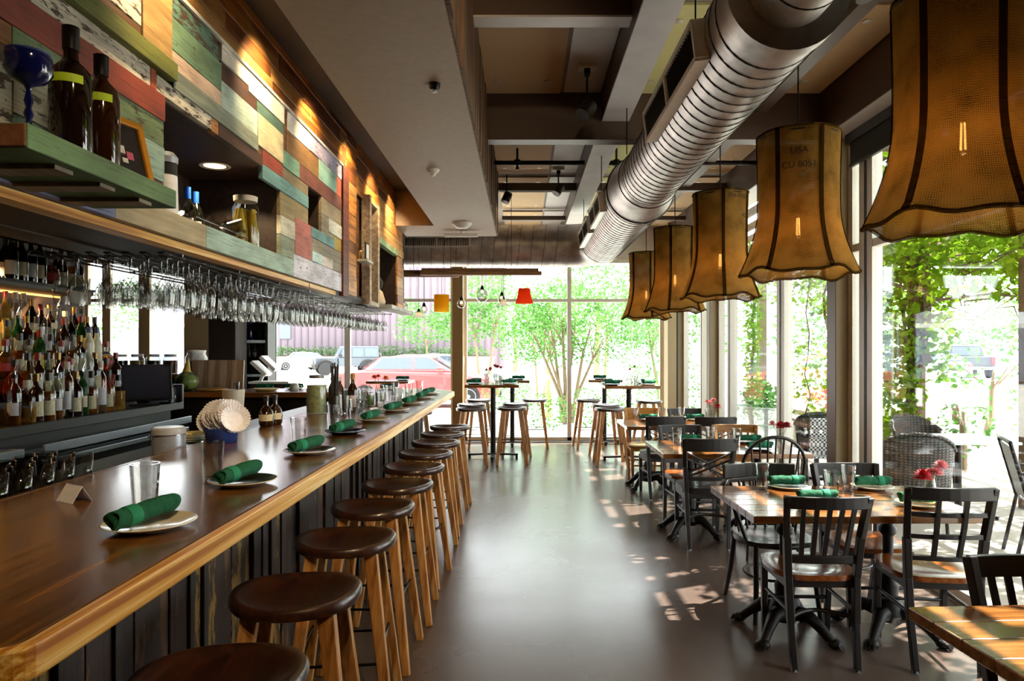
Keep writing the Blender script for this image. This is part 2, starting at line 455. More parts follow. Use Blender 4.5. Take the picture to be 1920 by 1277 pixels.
# ------------------------------------------------------------------ room shell
XR, YE, ZC = 2.70, 11.67, 3.67
struct(MB().box(-7.8, XR+0.06, -2.7, YE+0.08, -0.2, 0).build('floor', floor_mat))
struct(MB().box(-7.8, XR+0.3, -2.7, YE+0.3, ZC, ZC+0.2).build('ceiling', plain('ceiling_paint', '#8d8378', 0.7)))
wall_mat = plain('wall_paint', '#6d5b4a', 0.7)
struct(MB().box(-7.8, XR+0.3, -2.9, -2.7, 0, ZC).build('wall_rear', wall_mat))
struct(MB().box(-8.0, -7.8, -2.7, YE+0.1, 0, ZC).build('wall_left', wall_mat))
struct(MB().box(-3.62, -3.5, -2.7, 5.45, 0, ZC).build('wall_bar', niche_wood))
# end wall: header, knee wall, columns
e = MB(); e.box(-7.8, XR+0.1, YE-0.06, YE+0.08, 3.1, ZC); e.box(-7.8, -4.75, YE-0.06, YE+0.08, 0, 1.0); e.box(-7.8, -7.45, YE-0.06, YE+0.08, 1.0, 3.1)
struct(e.build('wall_end', beam_grey))
cb = MB(); cb.box(-5.60, -5.19, 11.3, YE+0.05, 0, ZC)
struct(cb.build('column_1', frame_tan, bevel=0.006))
struct(MB().box(-1.167, -0.99, 11.38, 11.6, 0, 3.3).build('column_2', plain('column_ochre', '#8a6a3c', 0.55), bevel=0.006))
c3 = MB(); c3.box(2.56, 2.70, 5.57, 5.71, 0, ZC, 0); c3.box(2.552, 2.56, 5.565, 5.72, 0, ZC, 1)
struct(c3.build('column_3', [frame_tan, brown_paint]))
c4 = MB(); c4.box(2.555, 2.70, 9.29, 9.43, 0, ZC, 0); c4.box(2.548, 2.555, 9.285, 9.44, 0, ZC, 1)
struct(c4.build('column_4', [frame_tan, brown_paint]))
c5 = MB(); c5.box(2.39, 2.53, 11.2, 11.5, 0, ZC, 0); c5.box(2.53, 2.57, 11.25, 11.5, 0, ZC, 1); c5.box(2.57, 2.74, 11.3, YE+0.05, 0, ZC, 0)
struct(c5.build('column_5', [frame_tan, gasket]))
struct(MB().box(-4.37, -3.99, 9.5, 9.9, 0, ZC).build('column_6', wood('dark_pillar_wood', '#150e09', '#33231a', 'Z', .8, 1.2, bump=.8), bevel=0.01))

def window_y(num, x0, x1, z0, z1, posts, y=YE, trans=2.40, fm=frame_white, d=0.07):
    """window in a plane of constant y; posts: (x0, x1) pairs"""
    f = MB()
    f.box(x0, x1, y-d/2, y+d/2, z0, z0+0.07); f.box(x0, x1, y-d/2, y+d/2, z1-0.06, z1)
    for a, b in [(x0, x0+0.05), (x1-0.05, x1)]+posts: f.box(a, b, y-d/2, y+d/2, z0, z1)
    if trans: f.box(x0, x1, y-d/2+0.005, y+d/2-0.005, trans-0.025, trans+0.03)
    o = struct(f.build(f'window_{num}', fm))
    g = MB(); g.box(x0+0.02, x1-0.02, y-0.004, y+0.004, z0+0.03, z1-0.03)
    struct(g.build('window_pane', window_glass, o))
    return o
def window_x(num, y0, y1, posts, x=XR, z1=3.36, trans=2.37, d=0.08):
    f = MB(); f.cur = 0
    f.box(x-d/2, x+d/2, y0, y1, 0, 0.09); f.box(x-d/2, x+d/2, y0, y1, z1-0.07, z1)
    for a, b in [(y0, y0+0.07), (y1-0.07, y1)]+posts: f.box(x-d/2, x+d/2, a, b, 0, z1)
    for a, b in posts: f.box(x-d/2-0.004, x+d/2+0.004, (a+b)/2-0.016, (a+b)/2+0.016, 0, z1, 1)
    f.box(x-d/2+0.005, x+d/2-0.005, y0, y1, trans-0.03, trans+0.03)
    o = struct(f.build(f'window_{num}', [frame_white, gasket]))
    g = MB(); g.box(x-0.004, x+0.004, y0+0.03, y1-0.03, 0.05, z1-0.03)
    struct(g.build('window_pane', window_glass, o))
    return o
window_y(1, -7.45, -5.60, 1.0, 3.1, [(-7.16, -7.02), (-6.54, -6.35)], fm=frame_tan)
window_y(2, -5.19, -1.167, 0.0, 3.1, [(-3.03, -2.93)])
window_y(3, -0.99, 2.57, 0.0, 3.1, [(0.77, 0.84), (2.35, 2.42)])
window_x(4, 9.43, 11.3, [(10.05, 10.2)])
window_x(5, 5.71, 9.29, [(6.93, 7.14), (8.68, 8.86)])
window_x(6, 2.2, 5.57, [(5.19, 5.39), (3.02, 3.22)])
struct(MB().box(XR-0.06, XR+0.1, -2.7, 2.2, 0, 3.4).build('shading_wall', wall_mat))  # unseen wall, put in to keep side light off the near room
struct(MB().box(XR-0.05, XR+0.1, -2.7, YE+0.1, 3.36, ZC).build('wall_right', beam_brown))
struct(MB().box(-0.99, 2.5, YE-0.2, YE-0.04, 0.0, 0.012).build('trim_1', gasket))

# lowered ceiling over the bar
sf = MB(); sf.box(-0.97, -0.306, -2.7, 7.5, 2.92, 3.45); sf.box(-1.39, -0.306, 7.5, 8.2, 2.92, ZC)
struct(sf.build('soffit_ceiling', soffit_paint))
sl = MB(); sl.box(-1.39, -0.98, -2.7, 7.5, 3.30, 3.42)
struct(sl.build('slot_ceiling', slot_dark))
bk = MB(); random.seed(3)
y = -2.7
while y < 8.19:
    L = min(random.uniform(0.09, 0.16), 8.2-y)
    bk.box(-0.31, -0.288+random.uniform(-0.008, 0.006), y, y+L-0.003, 2.925, ZC); y += L
struct(bk.build('soffit_trim', bark_wood))

# beams and ceiling panels
struct(MB().box(-0.31, XR, 5.6, 5.75, 3.28, ZC).build('beam_cross', beam_brown, bevel=0.004))
lb = MB(); lb.box(0.654, 0.876, -2.7, 5.6, 3.43, ZC, 0); lb.box(0.648, 0.654, -2.7, 5.6, 3.432, ZC, 1); lb.box(0.654, 0.876, 5.75, YE, 3.43, ZC, 0); lb.box(0.648, 0.654, 5.75, YE, 3.432, ZC, 1)
struct(lb.build('beam_long', [beam_grey, beam_brown]))
struct(MB().box(1.90, 2.0, -2.7, YE, 3.50, ZC).build('beam_narrow', beam_brown))
eb = MB(); eb.box(2.45, 2.66, -2.7, YE, 3.28, ZC, 0); eb.box(2.442, 2.45, -2.7, YE, 3.285, ZC, 1)
struct(eb.build('beam_edge', [beam_grey, beam_brown]))
for i, (yy, zz, hh) in enumerate([(4.02, 3.52, 0.15), (8.15, 3.46, 0.09), (10.2, 3.50, 0.06)]):
    b = MB(); b.box(-0.3, 0.65, yy, yy+0.10, zz, ZC if i == 0 else zz+hh, 0)
    if i == 0: b.box(-0.3, 0.65, yy-0.012, yy+0.12, zz-0.012, zz, 1)
    else: b.box(0.88, 2.44, yy, yy+0.1, zz, zz+hh, 0)
    struct(b.build(f'crossbar_beam', [beam_brown, beam_grey]))
pn = MB()
for y0, y1 in [(-2.6, 1.6), (1.65, 4.0), (4.15, 5.58), (5.8, 8.1), (8.3, 10.15), (10.35, 11.55)]:
    pn.box(-0.29, 0.31, y0, y1, ZC-0.02, ZC-0.002, 0); pn.box(0.34, 0.64, y0, y1, ZC-0.012, ZC-0.002, 1)
    pn.box(0.89, 1.88, y0, y1, ZC-0.02, ZC-0.002, 2); pn.box(2.02, 2.43, y0, y1, ZC-0.02, ZC-0.002, 0)
    for xx in (-0.2, 0.2, 1.0, 1.75, 2.2):
        for yy in (y0+0.2, y1-0.25):
            pn.lathe([(0.03, 0), (0.03, -0.006), (0.012, -0.010), (0.0, -0.010)], 12, (xx, yy, ZC-0.02), 3, caps=False)
struct(pn.build('ceiling_panels_trim', [panel_tan, beam_grey, panel_olive, plain('washer', '#c9c0b0', 0.35, 0.5)]))

# black roller blind at the top of the side windows
t = thing('roller_blind', 'black roller blind pulled up above the side window by the column', 'blind', (2.63, 3.2, 3.1))
MB().box(-0.03, 0.03, -3.2, 2.3, 0.1, 0.18).build('blind_housing', black_metal, t)
MB().box(-0.012, 0.0, -3.15, 2.25, -0.07, 0.12).build('blind_fabric', plain('blind_fabric', '#211c18', 0.9), t)
MB().box(-0.02, 0.008, -3.15, 2.25, -0.09, -0.068).build('bottom_rail', black_metal, t)

# ------------------------------------------------------------------ duct
DX, DZ = 1.044, 2.97
t = thing('ventilation_duct', 'large galvanised spiral duct running under the ceiling beams and turning over the bar', 'duct', (DX, 6.0, DZ))
L = lambda p: (p[0]-DX, p[1]-6.0, p[2]-DZ)
def tube_part(name, pts, r, mat=galv, n=40, smooth=True):
    return MB().tube([L(p) for p in pts], r, n, mi=0).build(name, mat, t, smooth=smooth)
rA, rB = 0.235, 0.285
tube_part('narrow_section', [(DX, -2.6, DZ), (DX, 2.72, DZ)], 0.165)
tube_part('end_cap', [(DX, 2.66, DZ), (DX, 2.672, DZ), (DX, 2.76, DZ), (DX, 2.77, DZ)], [0.17, 0.245, 0.245, 0.236])
tube_part('middle_section', [(DX, 2.76, DZ), (DX, 5.62, DZ)], rA)
tube_part('reducer', [(DX, 5.55, DZ), (DX, 5.60, DZ), (DX, 5.72, DZ), (DX, 6.02, DZ), (DX, 6.06, DZ)], [rA+.003, rA+.012, rA+.02, rB+.008, rB+.004])
tube_part('wide_section', [(DX, 6.0, DZ), (DX, 8.86, DZ)], rB)
el = [(DX, 8.82, DZ)]+[(DX-0.42*(1-math.cos(a)), 8.85+0.42*math.sin(a), DZ) for a in [PI/2*k/10 for k in range(11)]]+[(DX-0.45, 9.27, DZ)]
tube_part('elbow', el, rB+0.004)
tube_part('cross_section', [(DX-0.44, 9.27, DZ), (-3.4, 9.27, DZ)], rB-0.002)
def helix(name, p0, axis, length, r, pitch, rad=0.0045):
    n = int(length/pitch*28); pts = []
    for k in range(n+1):
        a = 2*PI*k/28; s = pitch*k/28
        if axis == 'Y': pts.append((p0[0]+r*math.cos(a), p0[1]+s, p0[2]+r*math.sin(a)))
        else: pts.append((p0[0]-s, p0[1]+r*math.cos(a), p0[2]+r*math.sin(a)))
    return MB().tube([L(p) for p in pts], rad, 5).build(name, seam_dark, t, smooth='all')
helix('spiral_seam', (DX, 2.8, DZ), 'Y', 2.72, rA, 0.105, 0.005)
helix('spiral_seam', (DX, 6.08, DZ), 'Y', 2.7, rB, 0.105, 0.005)
helix('spiral_seam', (DX, -2.5, DZ), 'Y', 5.1, 0.165, 0.105)
helix('spiral_seam', (DX-0.5, 9.27, DZ), 'X', 3.5, rB, 0.165, 0.003)
for k, yy in enumerate((5.62, 6.03)): MB().tube([L((DX+(rA+.014+.06*k*.8)*math.cos(a), yy, DZ+(rA+.014+.06*k*.8)*math.sin(a))) for a in [2*PI*j/40 for j in range(40)]], 0.006, 5, closed=True).build('flange', seam_dark, t)
def register(y0, y1, r, ang):
    """side grille sitting on the duct, facing out at ANG"""
    f = MB(); h = 0.082; dd = 0.09
    R = Matrix.Rotation(-(ang-PI), 4, 'Y'); f.M = R
    yl, yh = y0-6.0, y1-6.0
    xo = -(r+0.05)
    for z in (-h, h): f.box(xo, xo+dd, yl, yh, z-0.012, z+0.012)
    for yy in (yl, yh, (yl+yh)/2): f.box(xo, xo+dd, yy-0.012, yy+0.012, -h, h)
    fr = f.build('register_frame', plain('register_grey', '#e2dcd4', 0.4, 0.2), t)
    g = MB(); g.M = R
    g.box(xo+0.03, xo+0.05, yl, yh, -h, h, 1)
    k = yl+0.03
    while k < yh: g.box(xo+0.008, xo+0.02, k, k+0.006, -h, h, 0); k += 0.035
    g.build('register_grille', [dark_steel, slot_dark], fr)
register(3.05, 4.25, rA, math.radians(187))
register(6.35, 7.25, rB, math.radians(187)); register(7.5, 8.6, rB, math.radians(187))
f = MB()
def lx(x, y, z): return (x-DX, y-6.0, z-DZ)
x0, x1, z0, z1, yy = -1.56-DX, -0.68-DX, 2.905-DZ, 3.05-DZ, 8.96-6.0
for a, b, c, d in [(x0, x1, z0, z0+.02), (x0, x1, z1-.02, z1), (x0, x0+.02, z0, z1), (x1-.02, x1, z0, z1), ((x0+x1)/2-.01, (x0+x1)/2+.01, z0, z1)]: f.box(a, b, yy, yy+.14, c, d)
fr = f.build('register_frame', plain('register_grey_b', '#c9c2ba', 0.4, 0.4), t)
g = MB(); g.box(x0, x1, yy+.05, yy+.06, z0, z1, 1)
k = x0+.03
while k < x1: g.box(k, k+.008, yy+.01, yy+.03, z0, z1, 0); k += .03
g.build('register_grille', [dark_steel, slot_dark], fr)
for yy in (3.2, 5.3, 6.6, 8.5):
    r = rA if yy < 5.6 else rB
    MB().tube([L((DX-0.9*r-0.02, yy, ZC-0.02)), L((DX-0.9*r-0.02, yy, DZ+0.1))], 0.004, 6).build('hanger_rod', black_metal, t)

# pipes along the ceiling
t = thing('sprinkler_pipe', 'dark sprinkler pipe crossing the ceiling bay beyond the brown beam', 'pipe', (0, 7.1, 3.5))
MB().cyl((-0.29, 0, 0), (2.44, 0, 0), 0.024).build('pipe', black_metal, t, smooth=True)
for xx in (-0.05, 0.98):
    p = MB(); p.cyl((xx, 0, 0.0), (xx, 0, 0.15), 0.012, n=8); p.lathe([(0.035, -0.03), (0.035, 0.03)], 10, (xx, 0, 0)); p.lathe([(0.012, -0.07), (0.02, -0.065), (0.012, -0.03)], 8, (xx, 0, 0))
    p.build('sprinkler_fitting', black_metal, t)

# spot heads on the ceiling
def spot(x, y, z, aim, label, group, drop=0.14, plate=True, energy=14, lens=True, size=0.05):
    t = thing('ceiling_spotlight', label, 'spotlight', (x, y, z), 0, group)
    if plate:
        MB().box(-0.07, 0.07, -0.05, 0.05, -0.03, 0.0).build('mounting_plate', frame_white, t, bevel=0.004)
        MB().box(-0.022, 0.022, -0.03, 0.03, -0.075, -0.03).build('transformer_box', black_metal, t, bevel=0.004)
    MB().cyl((0, 0, -0.02), (0, 0, -drop), 0.008, n=8).build('stem', black_metal, t)
    d = Vector(aim).normalized(); c = Vector((0, 0, -drop-0.03))
    h = MB(); h.tube([c-d*0.06, c-d*0.055, c+d*0.06], [size*.8, size, size], 18); h.tube([c+d*0.06, c+d*0.05], [size, size*.84], 18, caps=False)
    h.build('lamp_head', plain('spot_head', '#3a332d', 0.4, 0.5) if 'spot_head' not in bpy.data.materials else bpy.data.materials['spot_head'], t, smooth=True)
    if lens: MB().tube([c+d*0.052, c+d*0.0535], [size*.8, size*.8], 16).build('lens', warm_lens, t)
    if energy:
        l = bpy.data.lights.new('spot_beam', 'SPOT'); l.energy = energy; l.color = (1.0, 0.72, 0.40); l.spot_size = math.radians(95); l.spot_blend = 0.6; l.shadow_soft_size = 0.04
        o = bpy.data.objects.new('spot_beam', l); COL.objects.link(o); o.parent = t; o.location = c+d*0.075
        o.rotation_euler = d.to_track_quat('-Z', 'Y').to_euler()
    return t
spot(0.48, 5.05, ZC-0.012, (-0.5, -0.35, -0.75), 'ceiling spotlight with white plate in the grey bay before the brown beam', 'ceiling spotlights', 0.30, energy=6, size=0.055)
spot(0.42, 8.45-0.55, ZC-0.012, (-0.45, -0.25, -0.75), 'ceiling spotlight over the middle of the bay beyond the brown beam', 'ceiling spotlights', 0.22, energy=5)
spot(-0.18, 8.0, 3.63, (-0.35, -0.2, -0.85), 'small ceiling spotlight next to the rough wood edge of the soffit', 'ceiling spotlights', 0.26, plate=False, energy=4)
spot(0.44, 6.3, ZC-0.012, (0.3, 0.2, -0.9), 'ceiling spotlight half hidden above the brown cross beam', 'ceiling spotlights', 0.10, energy=0, lens=False)
spot(1.80, 3.6, ZC-0.02, (0.1, -0.2, -0.9), 'ceiling spotlight at the top edge between duct and burlap shades', 'ceiling spotlights', 0.16, energy=5, plate=False)
spot(1.45, 6.05, ZC-0.02, (0.1, 0.3, -0.9), 'black ceiling spotlight behind the burlap shade beyond the brown beam', 'ceiling spotlights', 0.3, energy=0, plate=False, lens=False, size=0.1)
spot(0.25, 0.7, ZC-0.012, (-1.64, 1.6, -1.1), 'ceiling spotlight above the near end of the bar aimed at the painted planks', 'ceiling spotlights', 0.16, energy=70, plate=True)
spot(0.25, 1.3, ZC-0.012, (-1.64, 2.6, -1.2), 'second ceiling spotlight above the near end of the bar aimed at the cabinet niche', 'ceiling spotlights', 0.16, energy=60, plate=True)
spot(0.45, 0.2, ZC-0.012, (-1.2, 1.9, -2.6), 'ceiling spotlight above the near end of the bar aimed at the stools', 'ceiling spotlights', 0.16, energy=70, plate=True)
# track heads in the slot over the cabinet
names = ['track spotlight in the dark slot, at the top edge of the picture', 'second track spotlight along the dark slot above the painted planks', 'third track spotlight along the dark slot above the painted planks', 'fourth track spotlight along the dark slot above the orange wood', 'fifth track spotlight along the dark slot above the orange wood', 'last track spotlight at the far end of the dark slot']
for i, yy in enumerate((2.45, 3.5, 4.35, 5.3, 6.2, 7.1)):
    spot(-1.06, yy, 3.30, (-0.62, 0.22, -0.58), names[i], 'track spotlights in the slot', 0.06, plate=False, energy=34, size=0.042)
t = thing('lighting_track', 'black lighting track inside the dark ceiling slot', 'lighting track', (-1.10, 4.6, 3.29))
MB().box(-0.018, 0.018, -6.5, 2.8, -0.005, 0.015).build('track_rail', black_metal, t)
MB().box(-0.025, 0.025, 2.8, 2.88, -0.012, 0.015).build('end_feed', black_metal, t)
# detectors on the soffit
def soffit_dev(name, label, cat, px, py, prof, m, sub=None):
    yy = 1.37*1280/(657-py); xx = (px-979)*yy/1280
    t = thing(name, label, cat, (xx, yy, 2.92))
    MB().lathe(prof, 24).build('housing', m, t, smooth=True)
    (sub or MB().lathe([(0.012, -0.05), (0.02, -0.045), (0.02, -0.03)], 12)).build('sensor', frame_white, t)
    return t
soffit_dev('smoke_detector', 'small black sensor on the brown soffit above the bar', 'detector', 815, 157, [(0.0, -0.035), (0.02, -0.034), (0.028, -0.02), (0.03, 0)], black_metal, MB().lathe([(0.012, -0.045), (0.012, -0.03)], 10))
soffit_dev('smoke_detector', 'white round detector on the soffit halfway along the bar', 'detector', 812, 318, [(0.0, -0.03), (0.03, -0.028), (0.045, -0.012), (0.05, 0)], frame_white)
soffit_dev('ceiling_speaker', 'white round speaker dome near the far end of the soffit', 'speaker', 866, 418, [(0.0, -0.06), (0.06, -0.055), (0.105, -0.02), (0.11, 0)], white_plain)
t = thing('soffit_reflection', 'white bar standing in for a reflection behind the speaker at the soffit end', 'light', (-0.70, 7.85, 2.92))  # a white reflection on the soffit, built as a solid bar
MB().box(-0.19, 0.19, -0.02, 0.02, -0.065, -0.025).build('reflection_bar', plain('reflection_white', '#f0eee8', 0.4), t, bevel=0.004)
MB().cyl((0, 0, -0.03), (0, 0, 0), 0.012).build('stem', white_plain, t)
t.name = 'hung_reflection_bar'
# ------------------------------------------------------------------ the bar
BX0, BX1, BZ = -1.67, -0.813, 1.07
t = thing('bar_counter', 'long wooden bar counter with pale edge and plank front along the stools', 'bar', (-1.24, 4.5, 0))
m = MB()
poly = [(BX0+.0, 1.10), (-0.87, 1.10), (-0.835, 1.11), (-0.824, 1.15), (-0.822, 8.0), (-1.16, 8.62), (-4.05, 8.62), (-4.05, 7.83), (BX0, 7.83)]
m.prism([(x+1.24, y-4.5) for x, y in poly], BZ-0.045, BZ)
m.build('counter_top', bar_wood, t, bevel=0.004)
def sweep(pts, h, th):
    m = MB(); k = len(pts); vs = []; pts = [Vector(p) for p in pts]
    for i, p in enumerate(pts):
        tg = (pts[min(i+1, k-1)]-pts[max(i-1, 0)]).normalized(); sd = Vector((0, 0, 1)).cross(tg)
        vs += [p-sd*th/2-Vector((0, 0, h/2)), p+sd*th/2-Vector((0, 0, h/2)), p+sd*th/2+Vector((0, 0, h/2)), p-sd*th/2+Vector((0, 0, h/2))]
    fs = [(3, 2, 1, 0), tuple(4*(k-1)+j for j in range(4))]+[(4*i+j, 4*i+(j+1) % 4, 4*i+4+(j+1) % 4, 4*i+4+j) for i in range(k-1) for j in range(4)]
    m.add(vs, fs); return m
R_ = .05; path = [(BX0, 1.085)]+[(-.808-R_+R_*math.sin(a), 1.085+R_-R_*math.cos(a)) for a in [PI/2*k/6 for k in range(7)]]+[(-.808, 8.005), (-1.15, 8.64)]
sweep([(x+1.24, y-4.5, BZ-.0285) for x, y in path], .06, .028).build('front_edge', edge_wood, t, bevel=0.006)
ed = MB(); ed.box(-4.06+1.24, BX0+1.24, 7.81-4.5, 7.84-4.5, BZ-0.06, BZ+0.001)
ed.build('return_edge', wood('return_edge_wood', '#7a4014', '#b56d2c', 'X', 0.35, 1.2), t, bevel=0.005)
ed = MB(); ed.box(BX0-0.012+1.24, BX0+1.24+0.006, 1.1-4.5, 7.81-4.5, BZ-0.06, BZ+0.001)
ed.build('inner_edge', bar_wood, t)
# plank front
random.seed(11); m = MB(); y = 1.2
while y < 7.64:
    L = min(random.choice((0.10, 0.13, 0.15, 0.19)), 7.66-y)
    dx = random.uniform(0, 0.016)
    m.box(-1.13-0.03+1.24, -1.13+dx+1.24, y+0.004-4.5, y+L-4.5, 0.02, BZ-0.06, random.choice((0, 0, 1, 2, 2)))
    if random.random() < 0.45: m.box(-1.13+1.24, -1.108+1.24, y+L-0.018-4.5, y+L+0.014-4.5, 0.02, BZ-0.06, 0)
    y += L
m.build('front_planks', [panel_dark, panel_dark_b, panel_plum], t, bevel=0.003)
m = MB(); m.box(-1.62+1.24, -1.16+1.24, 1.2-4.5, 7.66-4.5, 0.0, BZ-0.06); m.box(-4.0+1.24, -1.2+1.24, 7.95-4.5, 8.3-4.5, 0, BZ-0.06)
m.build('carcass', dark_back, t)
MB().box(-0.96+1.24, -0.955+1.24, 1.2-4.5, 7.6-4.5, 0, 0.001).build('floor_strip', dark_back, t) if False else None

# ------------------------------------------------------------------ bar stools
def make_stool(label, cat='bar stool'):
    t = thing('bar_stool', label, cat)
    m = MB(); n = 44; prof = [(.02, .738), (.07, .739), (.12, .743), (.155, .752), (.178, .765), (.190, .770), (.202, .768), (.209, .758), (.209, .742), (.200, .730), (.18, .726)]
    vs = []
    for r, z in prof:
        for j in range(n):
            a = 2*PI*j/n; c, s_ = math.cos(a), math.sin(a)
            k = 1-.05*abs(s_)**3
            vs.append((r*c, r*s_*k, z+(.012*(r/.2)**2*(abs(c)**2-.5) if z > .735 else 0)))
    fs = [(i*n+j, i*n+(j+1) % n, (i+1)*n+(j+1) % n, (i+1)*n+j) for i in range(len(prof)-1) for j in range(n)]+[tuple(range(n-1, -1, -1)), tuple((len(prof)-1)*n+j for j in range(n))]
    m.add(vs, fs); m.build('seat', stool_wood, t, smooth=True)
    for sx in (-1, 1):
        for sy in (-1, 1):
            m = MB(); m.bar((sx*0.115, sy*0.115, 0.729), (sx*0.205, sy*0.205, 0.0), 0.052, 0.052, up=(sx, sy*0.0001, 0.3), w2=0.036, d2=0.036)
            m.build('leg', leg_wood, t, bevel=0.004)
    r = MB()
    for z, k in ((0.30, 0), (0.34, 1)):
        q = 0.115+0.09*(0.729-z)/0.729
        for s in (-1, 1):
            if k == 0: r.cyl((-q, s*q, z), (q, s*q, z), 0.006, n=8)
            else: r.cyl((s*q, -q, z), (s*q, q, z), 0.006, n=8)
    r.build('foot_rail', black_metal, t, smooth=True)
    return t
stool = make_stool('dark round bar stool cut off by the bottom edge, first along the bar')
stool['group'] = 'wooden bar stools'
YS = [1.65, 2.24, 2.87, 3.46, 4.04, 4.64, 5.26, 5.87, 6.47, 7.08]
random.seed(5)
for i, yy in enumerate(YS):
    xx = -0.745+random.uniform(-0.01, 0.01)
    rz = random.uniform(-0.12, 0.12)
    if i == 0: stool.location = (xx+0.01, yy, 0); stool.rotation_euler = (0, 0, rz)
    else: dup(stool, (xx, yy, 0), rz, f'{ORD[i]} bar stool along the bar, counted from the bottom edge of the picture', 'wooden bar stools')
G = 'bar stools at the high tables'
for x, yy, rz, lab in [
    (-0.69, 9.30, .1, 'bar stool tucked under the flowered high table, nearer one by the ochre column'),
    (-0.74, 9.98, .0, 'bar stool behind another under the flowered high table by the ochre column'),
    (-0.70, 10.9, .3, 'bar stool farthest back by the ochre column and the end window'),
    (-0.145, 9.42, .05, 'bar stool at the aisle side of the flowered high table'),
    (-0.10, 10.15, .1, 'second bar stool back at the aisle side of the flowered high table'),
    (0.20, 10.95, .0, 'lone bar stool by the end window beside the flowered high table'),
    (1.05, 10.9, .1, 'lone bar stool by the end window at the multi-trunk tree'),
    (1.20, 9.28, .02, 'bar stool on the aisle side of the high table by the window corner'),
    (1.22, 9.92, .1, 'second bar stool back at the high table by the window corner'),
    (1.98, 10.65, .2, 'bar stool behind the window corner high table by the window frame'),
    (-1.36, 8.75, .2, 'bar stool past the far end of the bar, only a leg showing')]:
    dup(stool, (x, yy, 0), rz, lab, G)

